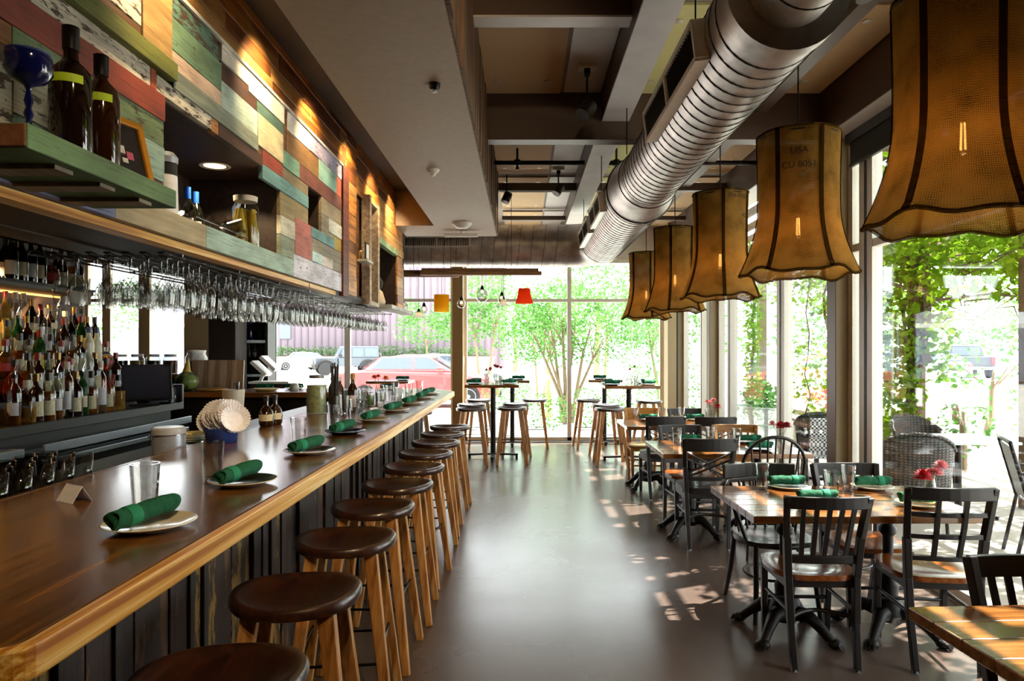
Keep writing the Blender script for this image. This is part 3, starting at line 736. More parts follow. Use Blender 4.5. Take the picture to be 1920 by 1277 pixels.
# ------------------------------------------------------------------ cabinet over the bar
CX = -1.39
t = thing('overhead_cabinet', 'overhead bar cabinet clad in multicoloured reclaimed painted planks', 'cabinet', (CX, 4.0, 2.0))
def zc(px, py): return 1.55+1.39*(657-py)/(979-px)
paints = {}
def P(col, wear=0.40, under='#4a3320'):
    k = (col, wear)
    if k not in paints:
        paints[k] = worn_paint('plank_'+col.strip('#'), col, under, wear, 1.0, 'Y')
    return paints[k]
def W(c1, c2):
    k = (c1, c2)
    if k not in paints: paints[k] = wood('plankwood_'+c1.strip('#'), c1, c2, 'Y', 0.6, 1.0, bump=0.4, dirt=0.3)
    return paints[k]
brown, grey, pale = W('#3f2816', '#74522f'), W('#6c6350', '#9a907a'), W('#8a7a5a', '#b8a884')
planks = [ # y0, y1, z0, z1, material, proud
 (-2.0, 2.33, 2.0, 2.085, P('#8088b4', .38), .004), (2.33, 3.0, 2.0, 2.10, pale, .002), (3.0, 4.15, 2.0, 2.10, P('#a6bfae', .34), .003), (4.15, 5.25, 2.0, 2.14, P('#d8d6e2', .40), .002),
 (-2.0, 1.62, 2.085, 2.30, P('#b8ab94', .46), .0), (1.62, 1.86, 2.085, 2.32, P('#d8cfb8', .47), .002), (1.86, 2.08, 2.085, 2.20, P('#5f7a5c', .4), .0), (1.86, 2.08, 2.20, 2.34, P('#c9bd9c', .44), .003), (2.08, 2.40, 2.085, 2.33, brown, .0), (2.40, 2.65, 2.10, 2.20, brown, .0), (2.40, 2.65, 2.20, 2.335, P('#9cb8a6', .33), .003),
 (-2.0, 1.62, 2.30, 2.37, brown, .0), (1.62, 1.86, 2.32, 2.37, brown, .0), (1.86, 2.65, 2.335, 2.44, P('#758a5e', .44), .0), (-2.0, 1.86, 2.37, 2.435, W('#7a4a1c', '#a8702c'), .001),
 (-2.0, 2.65, 2.435, 2.535, P('#95402a', .33), .006), (-2.0, 2.55, 2.535, 2.61, P('#ded5c0', .45), .002), (2.55, 2.59, 2.535, 2.61, P('#b5532f', .33), .003), (2.59, 3.05, 2.535, 2.60, P('#e2d9c2', .46), .003), (3.05, 3.12, 2.53, 2.60, P('#c98a4a', .4), .003),
 (-2.0, 2.70, 2.61, 2.68, P('#6f7530', .36), .03), (-2.0, 2.49, 2.68, 2.73, brown, .0), (-2.0, 2.49, 2.73, 2.85, P('#d9d2bf', .46), .002), (-2.0, 2.20, 2.85, 2.97, brown, .0), (2.20, 2.49, 2.85, 2.97, P('#c9bba2', .45), .0), (2.49, 2.70, 2.68, 2.97, W('#8a6a3c', '#c2a066'), .008),
 (2.70, 3.12, 2.875, 2.97, P('#55806f', .5), .002), (2.70, 3.15, 2.745, 2.875, P('#6f9070', .38), .004), (2.70, 3.15, 2.67, 2.745, P('#d8bda6', .36), .002), (2.70, 3.57, 2.59, 2.67, W('#6c7468', '#98a08e'), .012), (3.12, 3.65, 2.53, 2.59, W('#3a2416', '#5c3c24'), .004),
 (3.15, 3.46, 2.89, 2.97, P('#e8e4d4', .34), .004), (3.15, 3.58, 2.80, 2.89, W('#3a2218', '#5f3a28'), .0), (3.15, 3.58, 2.67, 2.80, P('#bcd2c4', .32), .003), (3.46, 3.98, 2.865, 2.97, P('#e6e6d6', .32), .005), (3.58, 3.98, 2.80, 2.865, P('#57786a', .36), .0), (3.58, 3.96, 2.63, 2.80, P('#d6caa0', .32), .006), (3.65, 3.96, 2.55, 2.63, P('#9c4630', .32), .002), (3.57, 3.65, 2.59, 2.67, brown, .0),
 (3.65, 4.436, 2.47, 2.55, P('#6f9a98', .36), .003), (3.98, 4.04, 2.62, 2.97, brown, .0), (4.04, 4.46, 2.855, 2.97, P('#e4e2dc', .32), .004), (4.04, 4.66, 2.72, 2.855, W('#6a4a28', '#94703e'), .002), (3.96, 4.25, 2.62, 2.72, P('#74a088', .36), .005), (3.96, 4.436, 2.55, 2.62, W('#6e6248', '#948462'), .0),
 (4.25, 5.25, 2.62, 2.72, P('#7a4638', .38), .002), (4.46, 5.25, 2.86, 2.97, P('#a9a4bc', .42), .003), (4.66, 5.10, 2.72, 2.86, P('#9cc8b6', .3), .004), (5.10, 5.25, 2.72, 2.86, P('#b0563a', .34), .0),
 (3.92, 4.436, 2.33, 2.47, W('#7a6a48', '#a49468'), .0), (3.92, 4.17, 2.22, 2.33, P('#d8d4bc', .35), .004), (3.92, 4.15, 2.10, 2.22, P('#9aa58a', .36), .002), (4.17, 4.50, 2.14, 2.37, P('#b56a60', .36), .002), (4.15, 4.17, 2.10, 2.33, pale, .0),
 (4.73, 5.25, 2.50, 2.62, W('#7a6c52', '#a89a7c'), .0), (4.436, 4.73, 2.55, 2.62, brown, .0) if False else (4.73, 4.90, 2.37, 2.50, grey, .0), (4.90, 5.25, 2.40, 2.50, P('#dcdccc', .34), .004), (4.50, 5.05, 2.30, 2.37, P('#6d9a9a', .36), .003), (5.05, 5.25, 2.30, 2.40, P('#b59a44', .4), .0), (4.90, 5.05, 2.37, 2.40, grey, 0), (4.436, 4.50, 2.33, 2.37, grey, 0) if False else (4.17, 4.436, 2.37, 2.372, grey, 0),
 (4.50, 5.25, 2.21, 2.30, W('#6a6250', '#9a907a'), .0), (4.50, 4.72, 2.14, 2.21, P('#bcd8d8', .33), .008), (4.72, 5.0, 2.14, 2.21, P('#cfc3bc', .36), .005), (5.0, 5.25, 2.14, 2.21, grey, .0),
]
mats = []; m = MB()
for (y0, y1, z0, z1, mt, pr) in planks:
    if mt not in mats: mats.append(mt)
    m.box(-0.022, 0.0+pr, y0-4.0+.0015, y1-4.0-.0015, z0-2.0+.001, z1-2.0-.001, mats.index(mt))
m.build('painted_planks', mats, t, bevel=0.0015, seg=1)
# orange boards above and beyond
random.seed(21); m = MB()
ow2 = wood('orange_wall_wood_dark', '#552e0d', '#9c5f22', 'Y', 0.55, 1.0, bump=0.4, dirt=0.4); ow3 = wood('orange_wall_wood_pale', '#8a5c2c', '#d8a85e', 'Y', 0.55, 0.8, bump=0.4, dirt=0.3)
def board_rows(y0, y1, z0, z1, h, off=-0.004):
    z = z0
    while z < z1-0.005:
        hh = min(random.choice((h*.8, h, h*1.3)), z1-z); y = y0
        if z1-z-hh < 0.03: hh = z1-z
        while y < y1-0.01:
            L = min(random.uniform(0.35, 1.1), y1-y)
            m.box(off-0.018, off+random.uniform(-.004, .004), y-4+.001, y+L-4-.001, z-2+.001, z+hh-2-.001, random.choice((0, 0, 1, 2))); y += L
        z += hh
board_rows(-2.0, 5.42, 2.972, 3.31, 0.11)
board_rows(5.42, 5.74, 2.0, 3.31, 0.12); board_rows(5.74, 6.62, 2.88, 3.31, 0.12); board_rows(6.62, 8.02, 2.62, 3.31, 0.10)
board_rows(6.62, 6.66, 2.0, 2.62, .1); board_rows(7.62, 8.02, 2.0, 2.62, 0.1)
m.build('orange_boards', [orange_wall_wood, ow2, ow3], t, bevel=0.002, seg=1)
m = MB(); m.box(-0.02, 0.016, 5.25-4, 5.42-4, -0.03, 0.985)
m.build('end_trim', W('#4a2018', '#74382a'), t, bevel=0.003)
m = MB(); m.box(-0.004, 0.014, -6.0, 5.25-4, 0.97, 0.985); m.build('top_ledge', P('#e4e0d2', .3), t)
# underside and the warm coloured wood ledge
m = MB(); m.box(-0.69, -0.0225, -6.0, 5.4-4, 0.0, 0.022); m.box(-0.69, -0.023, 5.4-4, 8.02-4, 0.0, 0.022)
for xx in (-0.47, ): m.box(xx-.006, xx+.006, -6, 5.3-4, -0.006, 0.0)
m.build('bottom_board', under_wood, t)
m = MB(); m.box(-0.10, -0.03, -6.0, 4.55-4, -0.03, 0.0); m.box(-0.095, -0.028, 4.56-4, 5.2-4, -0.028, 0.0)
m.build('wood_ledge', edge_wood, t, bevel=0.002)
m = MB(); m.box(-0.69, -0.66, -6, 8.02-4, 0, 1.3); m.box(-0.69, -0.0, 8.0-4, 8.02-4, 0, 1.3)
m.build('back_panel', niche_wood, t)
def niche(y0, y1, z0, z1, depth, name='niche', x=0.0, mat=niche_wood):
    n = MB(); a, b, c, d = y0-4, y1-4, z0-2, z1-2
    n.box(x-depth-.01, x-depth, a, b, c, d); n.box(x-depth, x-.022, a-.012, a, c-.012, d+.012); n.box(x-depth, x-.022, b, b+.012, c-.012, d+.012)
    n.box(x-depth, x-.022, a, b, c-.012, c); n.box(x-depth, x-.022, a, b, d, d+.012)
    return n.build(name, mat, t)
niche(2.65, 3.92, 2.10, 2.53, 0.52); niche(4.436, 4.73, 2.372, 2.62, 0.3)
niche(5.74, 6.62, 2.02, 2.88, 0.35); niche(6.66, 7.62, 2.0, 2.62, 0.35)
m = MB(); m.box(-0.42, -0.41, 2.65-4, 2.9-4, .1, .53) if False else None
# recessed light in the niche roof
m = MB(); m.lathe([(0.055, 0), (0.075, -0.004), (0.08, 0.0)], 24, (-0.24, 3.62-4, 0.528)); m.build('light_trim', frame_white, t)
m = MB(); m.lathe([(0.0, -0.001), (0.056, -0.001)], 24, (-0.24, 3.62-4, 0.528), caps=False); m.build('light_lens', emit('niche_lens', '#ffdca0', 2.2), t)
l = bpy.data.lights.new('niche_lamp', 'SPOT'); l.energy = 14; l.color = (1, .75, .45); l.spot_size = 2.2; l.shadow_soft_size = .05
o = bpy.data.objects.new('niche_lamp', l); COL.objects.link(o); o.parent = t; o.location = (-0.24, 3.62-4, 0.51)
# box frames standing proud of the orange boards
m = MB()
for y0, y1, z1 in ((5.99, 6.06, .92), (6.33, 6.40, .89)): m.box(-0.02, 0.055, y0-4, y1-4, -0.02, z1)
m.box(-0.02, 0.05, 5.99-4, 6.40-4, -0.045, -0.01); m.box(-.02, .05, 6.02-4, 6.37-4, .86, .885)
m.build('box_frame', W('#8a7058', '#d0bca0'), t, bevel=0.003)  # pale tone puts the end window's light on the posts into their colour
m = MB(); m.box(-.10, -.04, 5.76-4, 5.99-4, .02, .87); m.build('recess_post', W('#5a3418', '#9a6430'), t, bevel=.003)
MB().box(-0.02, 0.12, 6.66-4, 8.0-4, -0.04, 0.0).build('display_ledge', P('#c9c9bd', .36), t, bevel=0.003)
MB().box(0.0, 0.09, 5.74-4, 5.96-4, 0.30, 0.32).build('display_ledge', P('#c9c9bd', .36), t, bevel=0.003)
m = MB(); m.box(-0.05, 0.004, 6.66-4, 7.62-4, 0.60, 0.66); m.build('niche_lintel', P('#8fae84', .4), t)
# green shelf
m = MB(); m.box(0.0, 0.27, 1.547-4, 2.212-4, 0.009, 0.067, 0); m.box(0.0, 0.266, 1.543-4, 1.55-4, 0.012, 0.064, 1)
m.build('green_shelf', [P('#5f8055', .37), W('#5a3420', '#8a5a38')], t, bevel=0.003)
for yy in (1.68, 1.86, 2.05): MB().box(0.0, 0.24, yy-4, yy+.07-4, -0.003, 0.009).build('shelf_bracket', W('#7a6a54', '#a49680'), t, bevel=0.002)

# ------------------------------------------------------------------ hanging glasses
rk = thing('glass_rack', 'dark wire glass rack hung under the overhead cabinet', 'rack', (-1.76, 5.0, 1.955))
cols = [-1.55-.076*k for k in range(7)]
m = MB()
for i in range(len(cols)+1):
    xx = (cols[0]+0.038-0.076*i)+1.76
    m.cyl((xx-.012, -2.1, 0), (xx-.012, 2.85, 0), 0.0024, n=6); m.cyl((xx+.012, -2.1, 0), (xx+.012, 2.85, 0), 0.0024, n=6)
    m.tube([(xx-.012, -2.1, 0), (xx-.012, -2.14, .006), (xx+.012, -2.14, .006), (xx+.012, -2.1, 0)], 0.0035, 6)
m.build('runner_wire', black_metal, rk)
for yy in [-2.0+.6*k for k in range(9)]:
    MB().tube([(-0.31, yy, 0.04), (-0.31, yy, 0.008), (0.27, yy, 0.008), (0.27, yy, 0.04)], 0.004, 6).build('cross_wire', chrome, rk)
m = MB(); m.tube([(-0.30, -2.02, 0.0), (-0.34, -2.1, .002), (-.30, -2.14, .012), (-0.22, -2.06, .012)], 0.004, 6); m.build('end_loop', chrome, rk)
def wine_glass(h, r, foot, rim, stemh):
    b = h-stemh
    prof = [(foot, 0), (foot, -.003), (.008, -.010), (.0055, -.02), (.005, -stemh*.8), (.006, -stemh), (r*.55, -stemh-b*.12), (r*.9, -stemh-b*.30), (r, -stemh-b*.5), (r*.95, -stemh-b*.75), (rim, -h)]
    return MB().lathe([(max(a, .0), z) for a, z in prof], 20, caps=False)
G1 = 'wine glasses hanging under the cabinet'
ga = tag(wine_glass(.215, .035, .033, .029, .085).build('wine_glass', stem_glass, smooth='all'), '', 'wine glass', G1)
gb = tag(wine_glass(.20, .0365, .033, .030, .085).build('wine_glass', stem_glass, smooth='all'), '', 'wine glass', G1)
first = {id(ga): True, id(gb): True}
LABG = 'wine glass hanging upside down among many alike in the overhead wire rack'
nearl = ['first tall wine glass at the near end of the overhead rack, by the spirits bottles', 'second tall wine glass across the near end of the overhead rack', 'third tall wine glass across the near end of the overhead rack', 'fourth tall wine glass across the near end of the overhead rack', 'fifth tall wine glass across the near end of the overhead rack', 'sixth tall wine glass across the near end of the overhead rack', 'last tall wine glass across the near end of the overhead rack, by the bar side']
random.seed(8); r = 0; y = 2.97
while y < 7.8:
    src = ga if (y < 3.35 or 4.2 < y < 4.9) else gb
    for c, xx in enumerate(cols):
        if random.random() < (0.0 if r < 2 else 0.14): continue
        if y > 6.4 and c > 3: continue
        lab = nearl[len(cols)-1-c] if r == 0 else LABG
        if first.get(id(src)):
            o = src; first[id(src)] = False
        else:
            o = src.copy(); COL.objects.link(o)
        o.location = (xx, y+random.uniform(-.006, .006), 1.965); o.rotation_euler = (0, 0, random.uniform(0, 6)); o['label'] = lab
    y += 0.10 if src is ga else 0.125; r += 1
# ------------------------------------------------------------------ back bar
bb = thing('back_bar_counter', 'black stepped back bar counter carrying the spirits bottles', 'back bar', (-3.1, 3.5, 0))
blk_top = plain('back_bar_top', '#2a2624', 0.3, coat=0.3)
m = MB(); m.box(-3.49+3.1, -2.70+3.1, -5.5, 5.45-3.5, 1.085, 1.1415); m.build('counter_top', blk_top, bb, bevel=0.004)
m = MB(); m.box(-3.49+3.1, -2.78+3.1, -5.5, 5.40-3.5, 0.0, 1.085); m.build('cooler_body', black_paint, bb)
TX = [(-2.78, 1.1415), (-2.93, 1.26), (-3.08, 1.38), (-3.23, 1.50), (-3.38, 1.60)]
for k in range(1, 5):
    x1 = TX[k][0]+0.075
    m = MB(); m.box(-3.49+3.1, x1+3.1, -4.5, (4.86, 5.02, 5.14, 5.30)[k-1]-3.5, TX[k-1][1], TX[k][1]); m.build('bottle_step', plain(f'step_{k}', '#2c221b', 0.4, coat=0.2), bb)
# steel ledge and glass door coolers below
sl = thing('steel_speed_rail', 'stainless steel speed rail running in front of the back bar', 'speed rail', (-2.6, 4.4, 0))
m = MB(); m.box(-0.12, 0.05, -0.75, 0.87, 0.985, 1.0); m.box(0.035, 0.05, -0.75, 0.87, 0.985, 1.045); m.build('rail_tray', steel, sl, bevel=0.003)
m = MB(); m.box(-0.12, 0.03, -0.75, 0.87, 0.93, 0.96); m.build('lower_lip', steel, sl, bevel=0.003)
for yy in (-0.7, 0.82): MB().box(-0.10, -0.06, yy-.02, yy+.02, 0, 0.985).build('leg', dark_steel, sl)
s2 = thing('steel_speed_rail', 'second steel rail at the picture edge in front of the bottles', 'speed rail', (-2.6, 2.7, 0))
m = MB(); m.box(-0.12, 0.05, -0.6, 0.80, 1.0, 1.045); m.build('rail_tray', steel, s2, bevel=0.003)
for yy in (-0.5, 0.7): MB().box(-0.10, -0.06, yy-.02, yy+.02, 0, 1.0).build('leg', dark_steel, s2)

us = thing('bottle_shelf', 'dark wall shelf of wine and whisky bottles above the stepped bottles', 'shelf', (-3.5, 3.0, 1.955))
MB().box(0, 0.30, -4, 2.10, 0, 0.03).build('shelf_board', under_wood, us, bevel=0.003)
MB().box(0.285, 0.30, -4, 2.12, 0.03, 0.045).build('shelf_lip', black_metal, us)
m = MB(); m.box(0.295, 0.305, 1.83, 2.06, -0.07, 0.02); m.build('shelf_label', plain('shelf_label', '#d9cdbd', 0.6), us)

def bottle_mesh(kind):
    """profiles (radius, z) of a body, and where the cap and the label go: body, cap, label"""
    if kind == 'wine': return [(0, 0), (.036, 0), (.038, .005), (.038, .185), (.034, .205), (.018, .235), (.0145, .25), (.0145, .30)], (.0158, .255, .302), (.0387, .05, .14), .30
    if kind == 'whisky': return [(0, 0), (.037, 0), (.039, .005), (.039, .15), (.036, .168), (.02, .195), (.0145, .205), (.0145, .25)], (.017, .23, .275), (.0397, .03, .115), .27
    if kind == 'square': return [(0, 0), (.044, 0), (.046, .006), (.046, .14), (.04, .155), (.018, .172), (.015, .18), (.015, .215)], (.018, .20, .24), (.0467, .03, .10), .24
    if kind == 'round': return [(0, 0), (.044, 0), (.054, .02), (.057, .07), (.05, .115), (.03, .145), (.016, .16), (.0145, .21)], (.018, .195, .235), (.0582, .045, .095), .23
    if kind == 'tall': return [(0, 0), (.032, 0), (.034, .005), (.034, .21), (.03, .235), (.016, .265), (.014, .28), (.014, .335)], (.0155, .295, .338), (.0347, .05, .16), .33
    if kind == 'pour': return [(0, 0), (.031, 0), (.033, .005), (.033, .17), (.03, .19), (.015, .22), (.0135, .23), (.0135, .27)], (.015, .255, .275), (.0337, .05, .12), .30
def make_bottle(kind, glass, cap, label, name='bottle', liquid_m=None, fill=0.0, sc=1.0, group=None, lab='', cat='bottle'):
    body, cp, lb, h = bottle_mesh(kind)
    t = thing(name, lab, cat, (0, 0, 0), 0, group)
    MB().lathe([(r*sc, z*sc) for r, z in body], 20 if kind != 'square' else 4, phase=PI/4 if kind == 'square' else 0, caps=False).build('bottle_body', glass, t, smooth=True, bevel=0.006 if kind == 'square' else 0)
    k = 16
    MB().lathe([(cp[0]*sc, cp[1]*sc), (cp[0]*sc, cp[2]*sc)], k).build('cap', cap, t, smooth=True)
    if kind == 'pour': MB().tube([(0, 0, cp[2]), (0, 0, cp[2]+.02), (.012, 0, cp[2]+.055)], [.006, .005, .003], 8).build('pourer', chrome, t)
    if label is not None:
        if kind == 'square':
            q = lb[0]*0.7072*sc
            m = MB(); m.box(-q*.8, q*.8, -q-.0012, -q-.0004, lb[1]*sc, lb[2]*sc); m.build('paper_label', label, t)
        else:
            m = MB(); n = 14; vs = []; fs = []
            for j in range(n+1):
                a = -PI/2-1.0+2.0*j/n-.1
                for z in (lb[1], lb[2]): vs.append((lb[0]*sc*math.cos(a), lb[0]*sc*math.sin(a), z*sc))
            fs = [(2*j, 2*j+2, 2*j+3, 2*j+1) for j in range(n)]
            m.add(vs, fs); m.build('paper_label', label, t, smooth=True)
    if liquid_m is not None:
        pr = [(max(0, r-.003)*sc, (z+.002)*sc) for r, z in body if z < fill]
        last = pr[-1]; pr.append((last[0], fill*sc)); pr.append((0, fill*sc))
        MB().lathe(pr, 16, caps=False).build('spirit', liquid_m, t, smooth=True)
    return t
wine_dark = plain('wine_bottle_glass', '#12140d', 0.07, coat=0.5)
brown_gl = plain('brown_bottle_glass', '#2a1407', 0.07, coat=0.5)
amber = liquid('amber_spirit', '#d9791a', 0.8); amber2 = liquid('pale_amber_spirit', '#f0b04a', 0.82); red_l = liquid('red_spirit', '#c23a18', 0.8); gold = liquid('gold_spirit', '#eec45e', 0.8)
green_gl = liquid('green_bottle_glass', '#2c5a2a', 0.6); frosted = plain('frosted_glass', '#d8d2b4', 0.5); blue_gl = plain('cobalt_glass', '#0b1147', 0.1, coat=0.5)
bclear = glassmat('bottle_clear', (0.93, 0.95, 0.93), 1.6, 0.02, 0.25)
cap_blk = plain('cap_black', '#17130f', 0.4); cap_red = plain('cap_red', '#7d1517', 0.35); cap_gold = plain('cap_gold', '#6f5526', 0.3, 0.7); cap_blue = plain('cap_blue', '#1c2f6a', 0.35); cap_wht = plain('cap_white', '#b5b0a6', 0.5); cork = plain('cork', '#a8824a', 0.8)
lb_cream = plain('label_cream', '#d9cca4', 0.7, vary=0.2, bscale=160); lb_white = plain('label_white', '#d6d2d2', 0.7, vary=0.15, bscale=160); lb_red = plain('label_red', '#9a2a22', 0.6, vary=0.2, bscale=160); lb_blk = plain('label_black', '#1d1a18', 0.6, vary=0.3, bscale=160); lb_yel = plain('label_yellow', '#d6b22c', 0.6, vary=0.15, bscale=160); lb_blue = plain('label_blue', '#35507c', 0.6, vary=0.2, bscale=160)
defs = [ # kind, glass, cap, label, liquid, fill, words
 ('wine', wine_dark, cap_blk, lb_white, None, 0, 'dark wine bottle with white label'), ('wine', wine_dark, cap_gold, lb_cream, None, 0, 'dark wine bottle with cream label'),
 ('whisky', bclear, cap_blk, lb_cream, amber, .17, 'amber whisky bottle with cream label'), ('round', bclear, cap_red, lb_red, amber, .13, 'round amber bottle with red label'),
 ('square', bclear, cap_blk, lb_blk, amber2, .13, 'square pale amber bottle with black label'), ('tall', bclear, cap_wht, lb_white, None, 0, 'tall clear bottle with white label'),
 ('whisky', brown_gl, cap_gold, lb_cream, None, 0, 'dark brown bottle with cream label'), ('wine', green_gl, cap_red, lb_yel, None, 0, 'green bottle with yellow label and red cap'),
 ('tall', frosted, cap_blue, None, None, 0, 'frosted bottle with blue cap'), ('pour', bclear, cap_blk, lb_white, amber, .10, 'clear bottle of amber spirit with pourer'),
 ('round', red_l, cap_blk, None, None, 0, 'round orange red liqueur bottle'), ('tall', gold, cap_red, lb_yel, None, 0, 'tall golden bottle with yellow label'),
 ('pour', green_gl, cap_blk, lb_cream, None, 0, 'green bottle with steel pourer'), ('square', bclear, cap_wht, lb_blue, amber2, .09, 'square clear bottle with blue label'),
 ('whisky', brown_gl, cap_red, lb_white, None, 0, 'dark bottle with white label and red cap')]
protos = [None]*len(defs)
def put_bottle(k, loc, lab, group, rz=0.0):
    d = defs[k]
    if protos[k] is None:
        t = make_bottle(d[0], d[1], d[2], d[3], liquid_m=d[4], fill=d[5], lab=lab, group=group); protos[k] = t
        t.location = loc; t.rotation_euler = (0, 0, rz); return t
    return dup(protos[k], loc, rz, lab, group)
random.seed(31)
rowname = ['front', 'second', 'third', 'fourth', 'back']
faceto = lambda x, y: math.atan2(-x, y)*1.0  # turn a label towards the room
order = [9, 13, 6, 2, 9, 5, 6, 12, 2, 5,   2, 4, 10, 2, 14, 2, 6, 3, 9, 5,   6, 10, 14, 3, 2, 4, 7, 2, 3, 2, 6,  8, 8, 3, 11, 4, 12, 6, 2, 5, 13, 14,  0, 7, 1, 0, 14, 11, 5, 5, 1, 14, 6]
bi = 0
yend = [4.72, 4.95, 5.08, 5.18, 5.24]
y0s = [3.72, 3.88, 4.02, 4.18, 4.34]
cnt = {}
for r in range(5):
    y = y0s[r]; n = 0
    while y < yend[r]:
        k = order[bi % len(order)]; bi += 1
        body = bottle_mesh(defs[k][0])[0]; rad = max(p[0] for p in body)*(1.0 if defs[k][0] != 'square' else .75)
        y += rad+.004
        key = (r, k); c = cnt.get(key, 0); cnt[key] = c+1
        lab = defs[k][6]+f', {ORD[n]} in {rowname[r]} back bar row'
        put_bottle(k, (TX[r][0]-.006+random.uniform(-.008, .008), y, TX[r][1]+.0005), lab, 'spirits bottles on the back bar', 0.6+random.uniform(-.35, .35))
        y += rad+.004+random.uniform(0, .012); n += 1
order2 = [0, 1, 0, 1, 3, 6, 2, 6, 3, 14, 1]
for rr, xx in enumerate((-3.27, -3.385)):
    y = 4.33+.1*rr; n = 0
    while y < 5.05:
        k = order2[(n+rr*2) % len(order2)]
        rad = max(p[0] for p in bottle_mesh(defs[k][0])[0])
        y += rad+.005
        put_bottle(k, (xx, y, 1.9855), defs[k][6]+f', {ORD[n]} along the {"front" if rr == 0 else "back"} row on the wall shelf', 'bottles on the wall shelf', 0.6+random.uniform(-.25, .25))
        y += rad+.006; n += 1
# a strip of warm light behind the bottles, under the wall shelf
t = thing('shelf_light', 'warm strip light under the wall shelf behind the bottles', 'light', (-3.47, 4.3, 1.94))
MB().box(0, 0.02, -1.4, 0.8, 0, 0.012).build('light_strip', emit('strip_glow', '#ffb45c', 3.0), t)
MB().box(-0.004, 0.024, -1.42, 0.82, 0.0125, 0.015).build('strip_back', black_metal, t)
for yy in (3.2, 4.2, 4.9):
    l = bpy.data.lights.new('strip_lamp', 'AREA'); l.energy = 5; l.color = (1, .62, .28); l.size = 0.5; l.size_y = 0.03; l.shape = 'RECTANGLE'
    o = bpy.data.objects.new('strip_lamp', l); COL.objects.link(o); o.parent = t; o.location = (0.03, yy-4.3, -0.01); o.rotation_euler = (math.radians(0), math.radians(-35), PI/2)

# order terminal and things beside it
t = thing('order_terminal', 'black touchscreen till tilted back beside the spirits bottles', 'till', (-2.80, 5.06, 1.142), 0.55)
m = MB(); m.box(-0.10, 0.10, -0.06, 0.10, 0, 0.015); m.bar((0, 0.04, 0.01), (0, 0.02, 0.16), 0.06, 0.03); m.build('stand', black_paint, t)
m = MB(); m.M = Matrix.Translation((0, -0.01, 0.16)) @ Matrix.Rotation(math.radians(-22), 4, 'X'); m.box(-0.18, 0.18, -0.015, 0.015, -0.13, 0.15); m.build('screen_case', black_paint, t, bevel=0.005)
m = MB(); m.M = Matrix.Translation((0, -0.01, 0.16)) @ Matrix.Rotation(math.radians(-22), 4, 'X'); m.box(-0.165, 0.165, -0.0175, -0.0155, -0.115, 0.135); m.build('screen', plain('till_screen', '#3d3a42', 0.25), t)
t = thing('receipt_printer', 'grey and black receipt printer on the back bar by the till', 'printer', (-2.82, 5.27, 1.142), 0.25)
MB().box(-0.12, 0.12, -0.08, 0.08, 0, 0.11).build('printer_body', black_paint, t, bevel=0.006)
MB().box(-0.10, 0.10, -0.084, -0.08, 0.015, 0.09).build('front_panel', plain('printer_grey', '#8b95a0', 0.35), t)
MB().box(-0.09, 0.09, -0.088, -0.084, 0.055, 0.06).build('paper_slot', cap_blk, t)
t = thing('card_reader', 'small black card reader standing at the end of the back bar', 'card reader', (-2.73, 5.41, 1.142), 0.3)
MB().box(-0.04, 0.04, -0.03, 0.03, 0, 0.14).build('reader_body', black_paint, t, bevel=0.008); MB().box(-0.03, 0.03, -0.0315, -0.03, 0.07, 0.13).build('display', plain('reader_glass', '#3a3f45', 0.2), t)
t = thing('glass_decanter', 'small clear decanter beside the card reader', 'decanter', (-2.74, 5.34, 1.142))
MB().lathe([(0.02, 0), (.03, .01), (.03, .05), (.012, .09), (.012, .12)], 16, caps=False).build('decanter_body', clear_glass, t, smooth='all'); MB().ball((0, 0, .125), .012).build('stopper', clear_glass, t, smooth='all')
t = thing('green_bowl', 'bright green bowl on top of the receipt printer', 'bowl', (-2.85, 5.27, 1.2525))
MB().lathe([(.03, 0), (.05, .012), (.062, .035), (.058, .035), (.046, .014), (0, .008)], 24).build('bowl_wall', plain('lime_green', '#7fae3a', 0.4), t, smooth='all'); MB().lathe([(.0, .02), (.05, .02)], 16, caps=False).build('garnish', plain('garnish', '#587a2a', .8), t)
t = thing('wooden_crate', 'weathered wooden box with a lid behind the spirits bottles by the window', 'box', (-3.33, 5.72, 1.18))
MB().box(-.16, .16, -.12, .12, 0, .13).build('box_body', grey, t, bevel=.003); MB().box(-.18, .18, -.14, .14, .1305, .15).build('lid', W('#4a4034', '#7a6a56'), t, bevel=.003)
MB().box(-.17, .17, -.13, .13, -.02, -0.0005).build('green_base', plain('crate_green', '#5f8a4a', .6), t)
t = thing('crate_stand', 'dark cabinet carrying the wooden box beyond the back bar', 'cabinet', (-3.33, 5.72, 0))
MB().box(-.2, .17, -.2, .2, 0, 1.10).build('cabinet_body', black_paint, t); MB().box(-.22, .2, -.21, .22, 1.1, 1.159).build('cabinet_top', under_wood, t)
t = thing('folded_cloth', 'bundle of dark cloth and a steel pot on the weathered box', 'pot', (-3.34, 5.72, 1.3305))
MB().lathe([(.05, 0), (.07, .03), (.068, .07), (.03, .085), (0, .09)], 18).build('pot_body', steel, t, smooth='all'); MB().ball((-.02, .09, .035), .045, sc=(1.3, .8, .8)).build('cloth_bundle', plain('dark_cloth', '#2b2a28', .9), t, smooth='all')

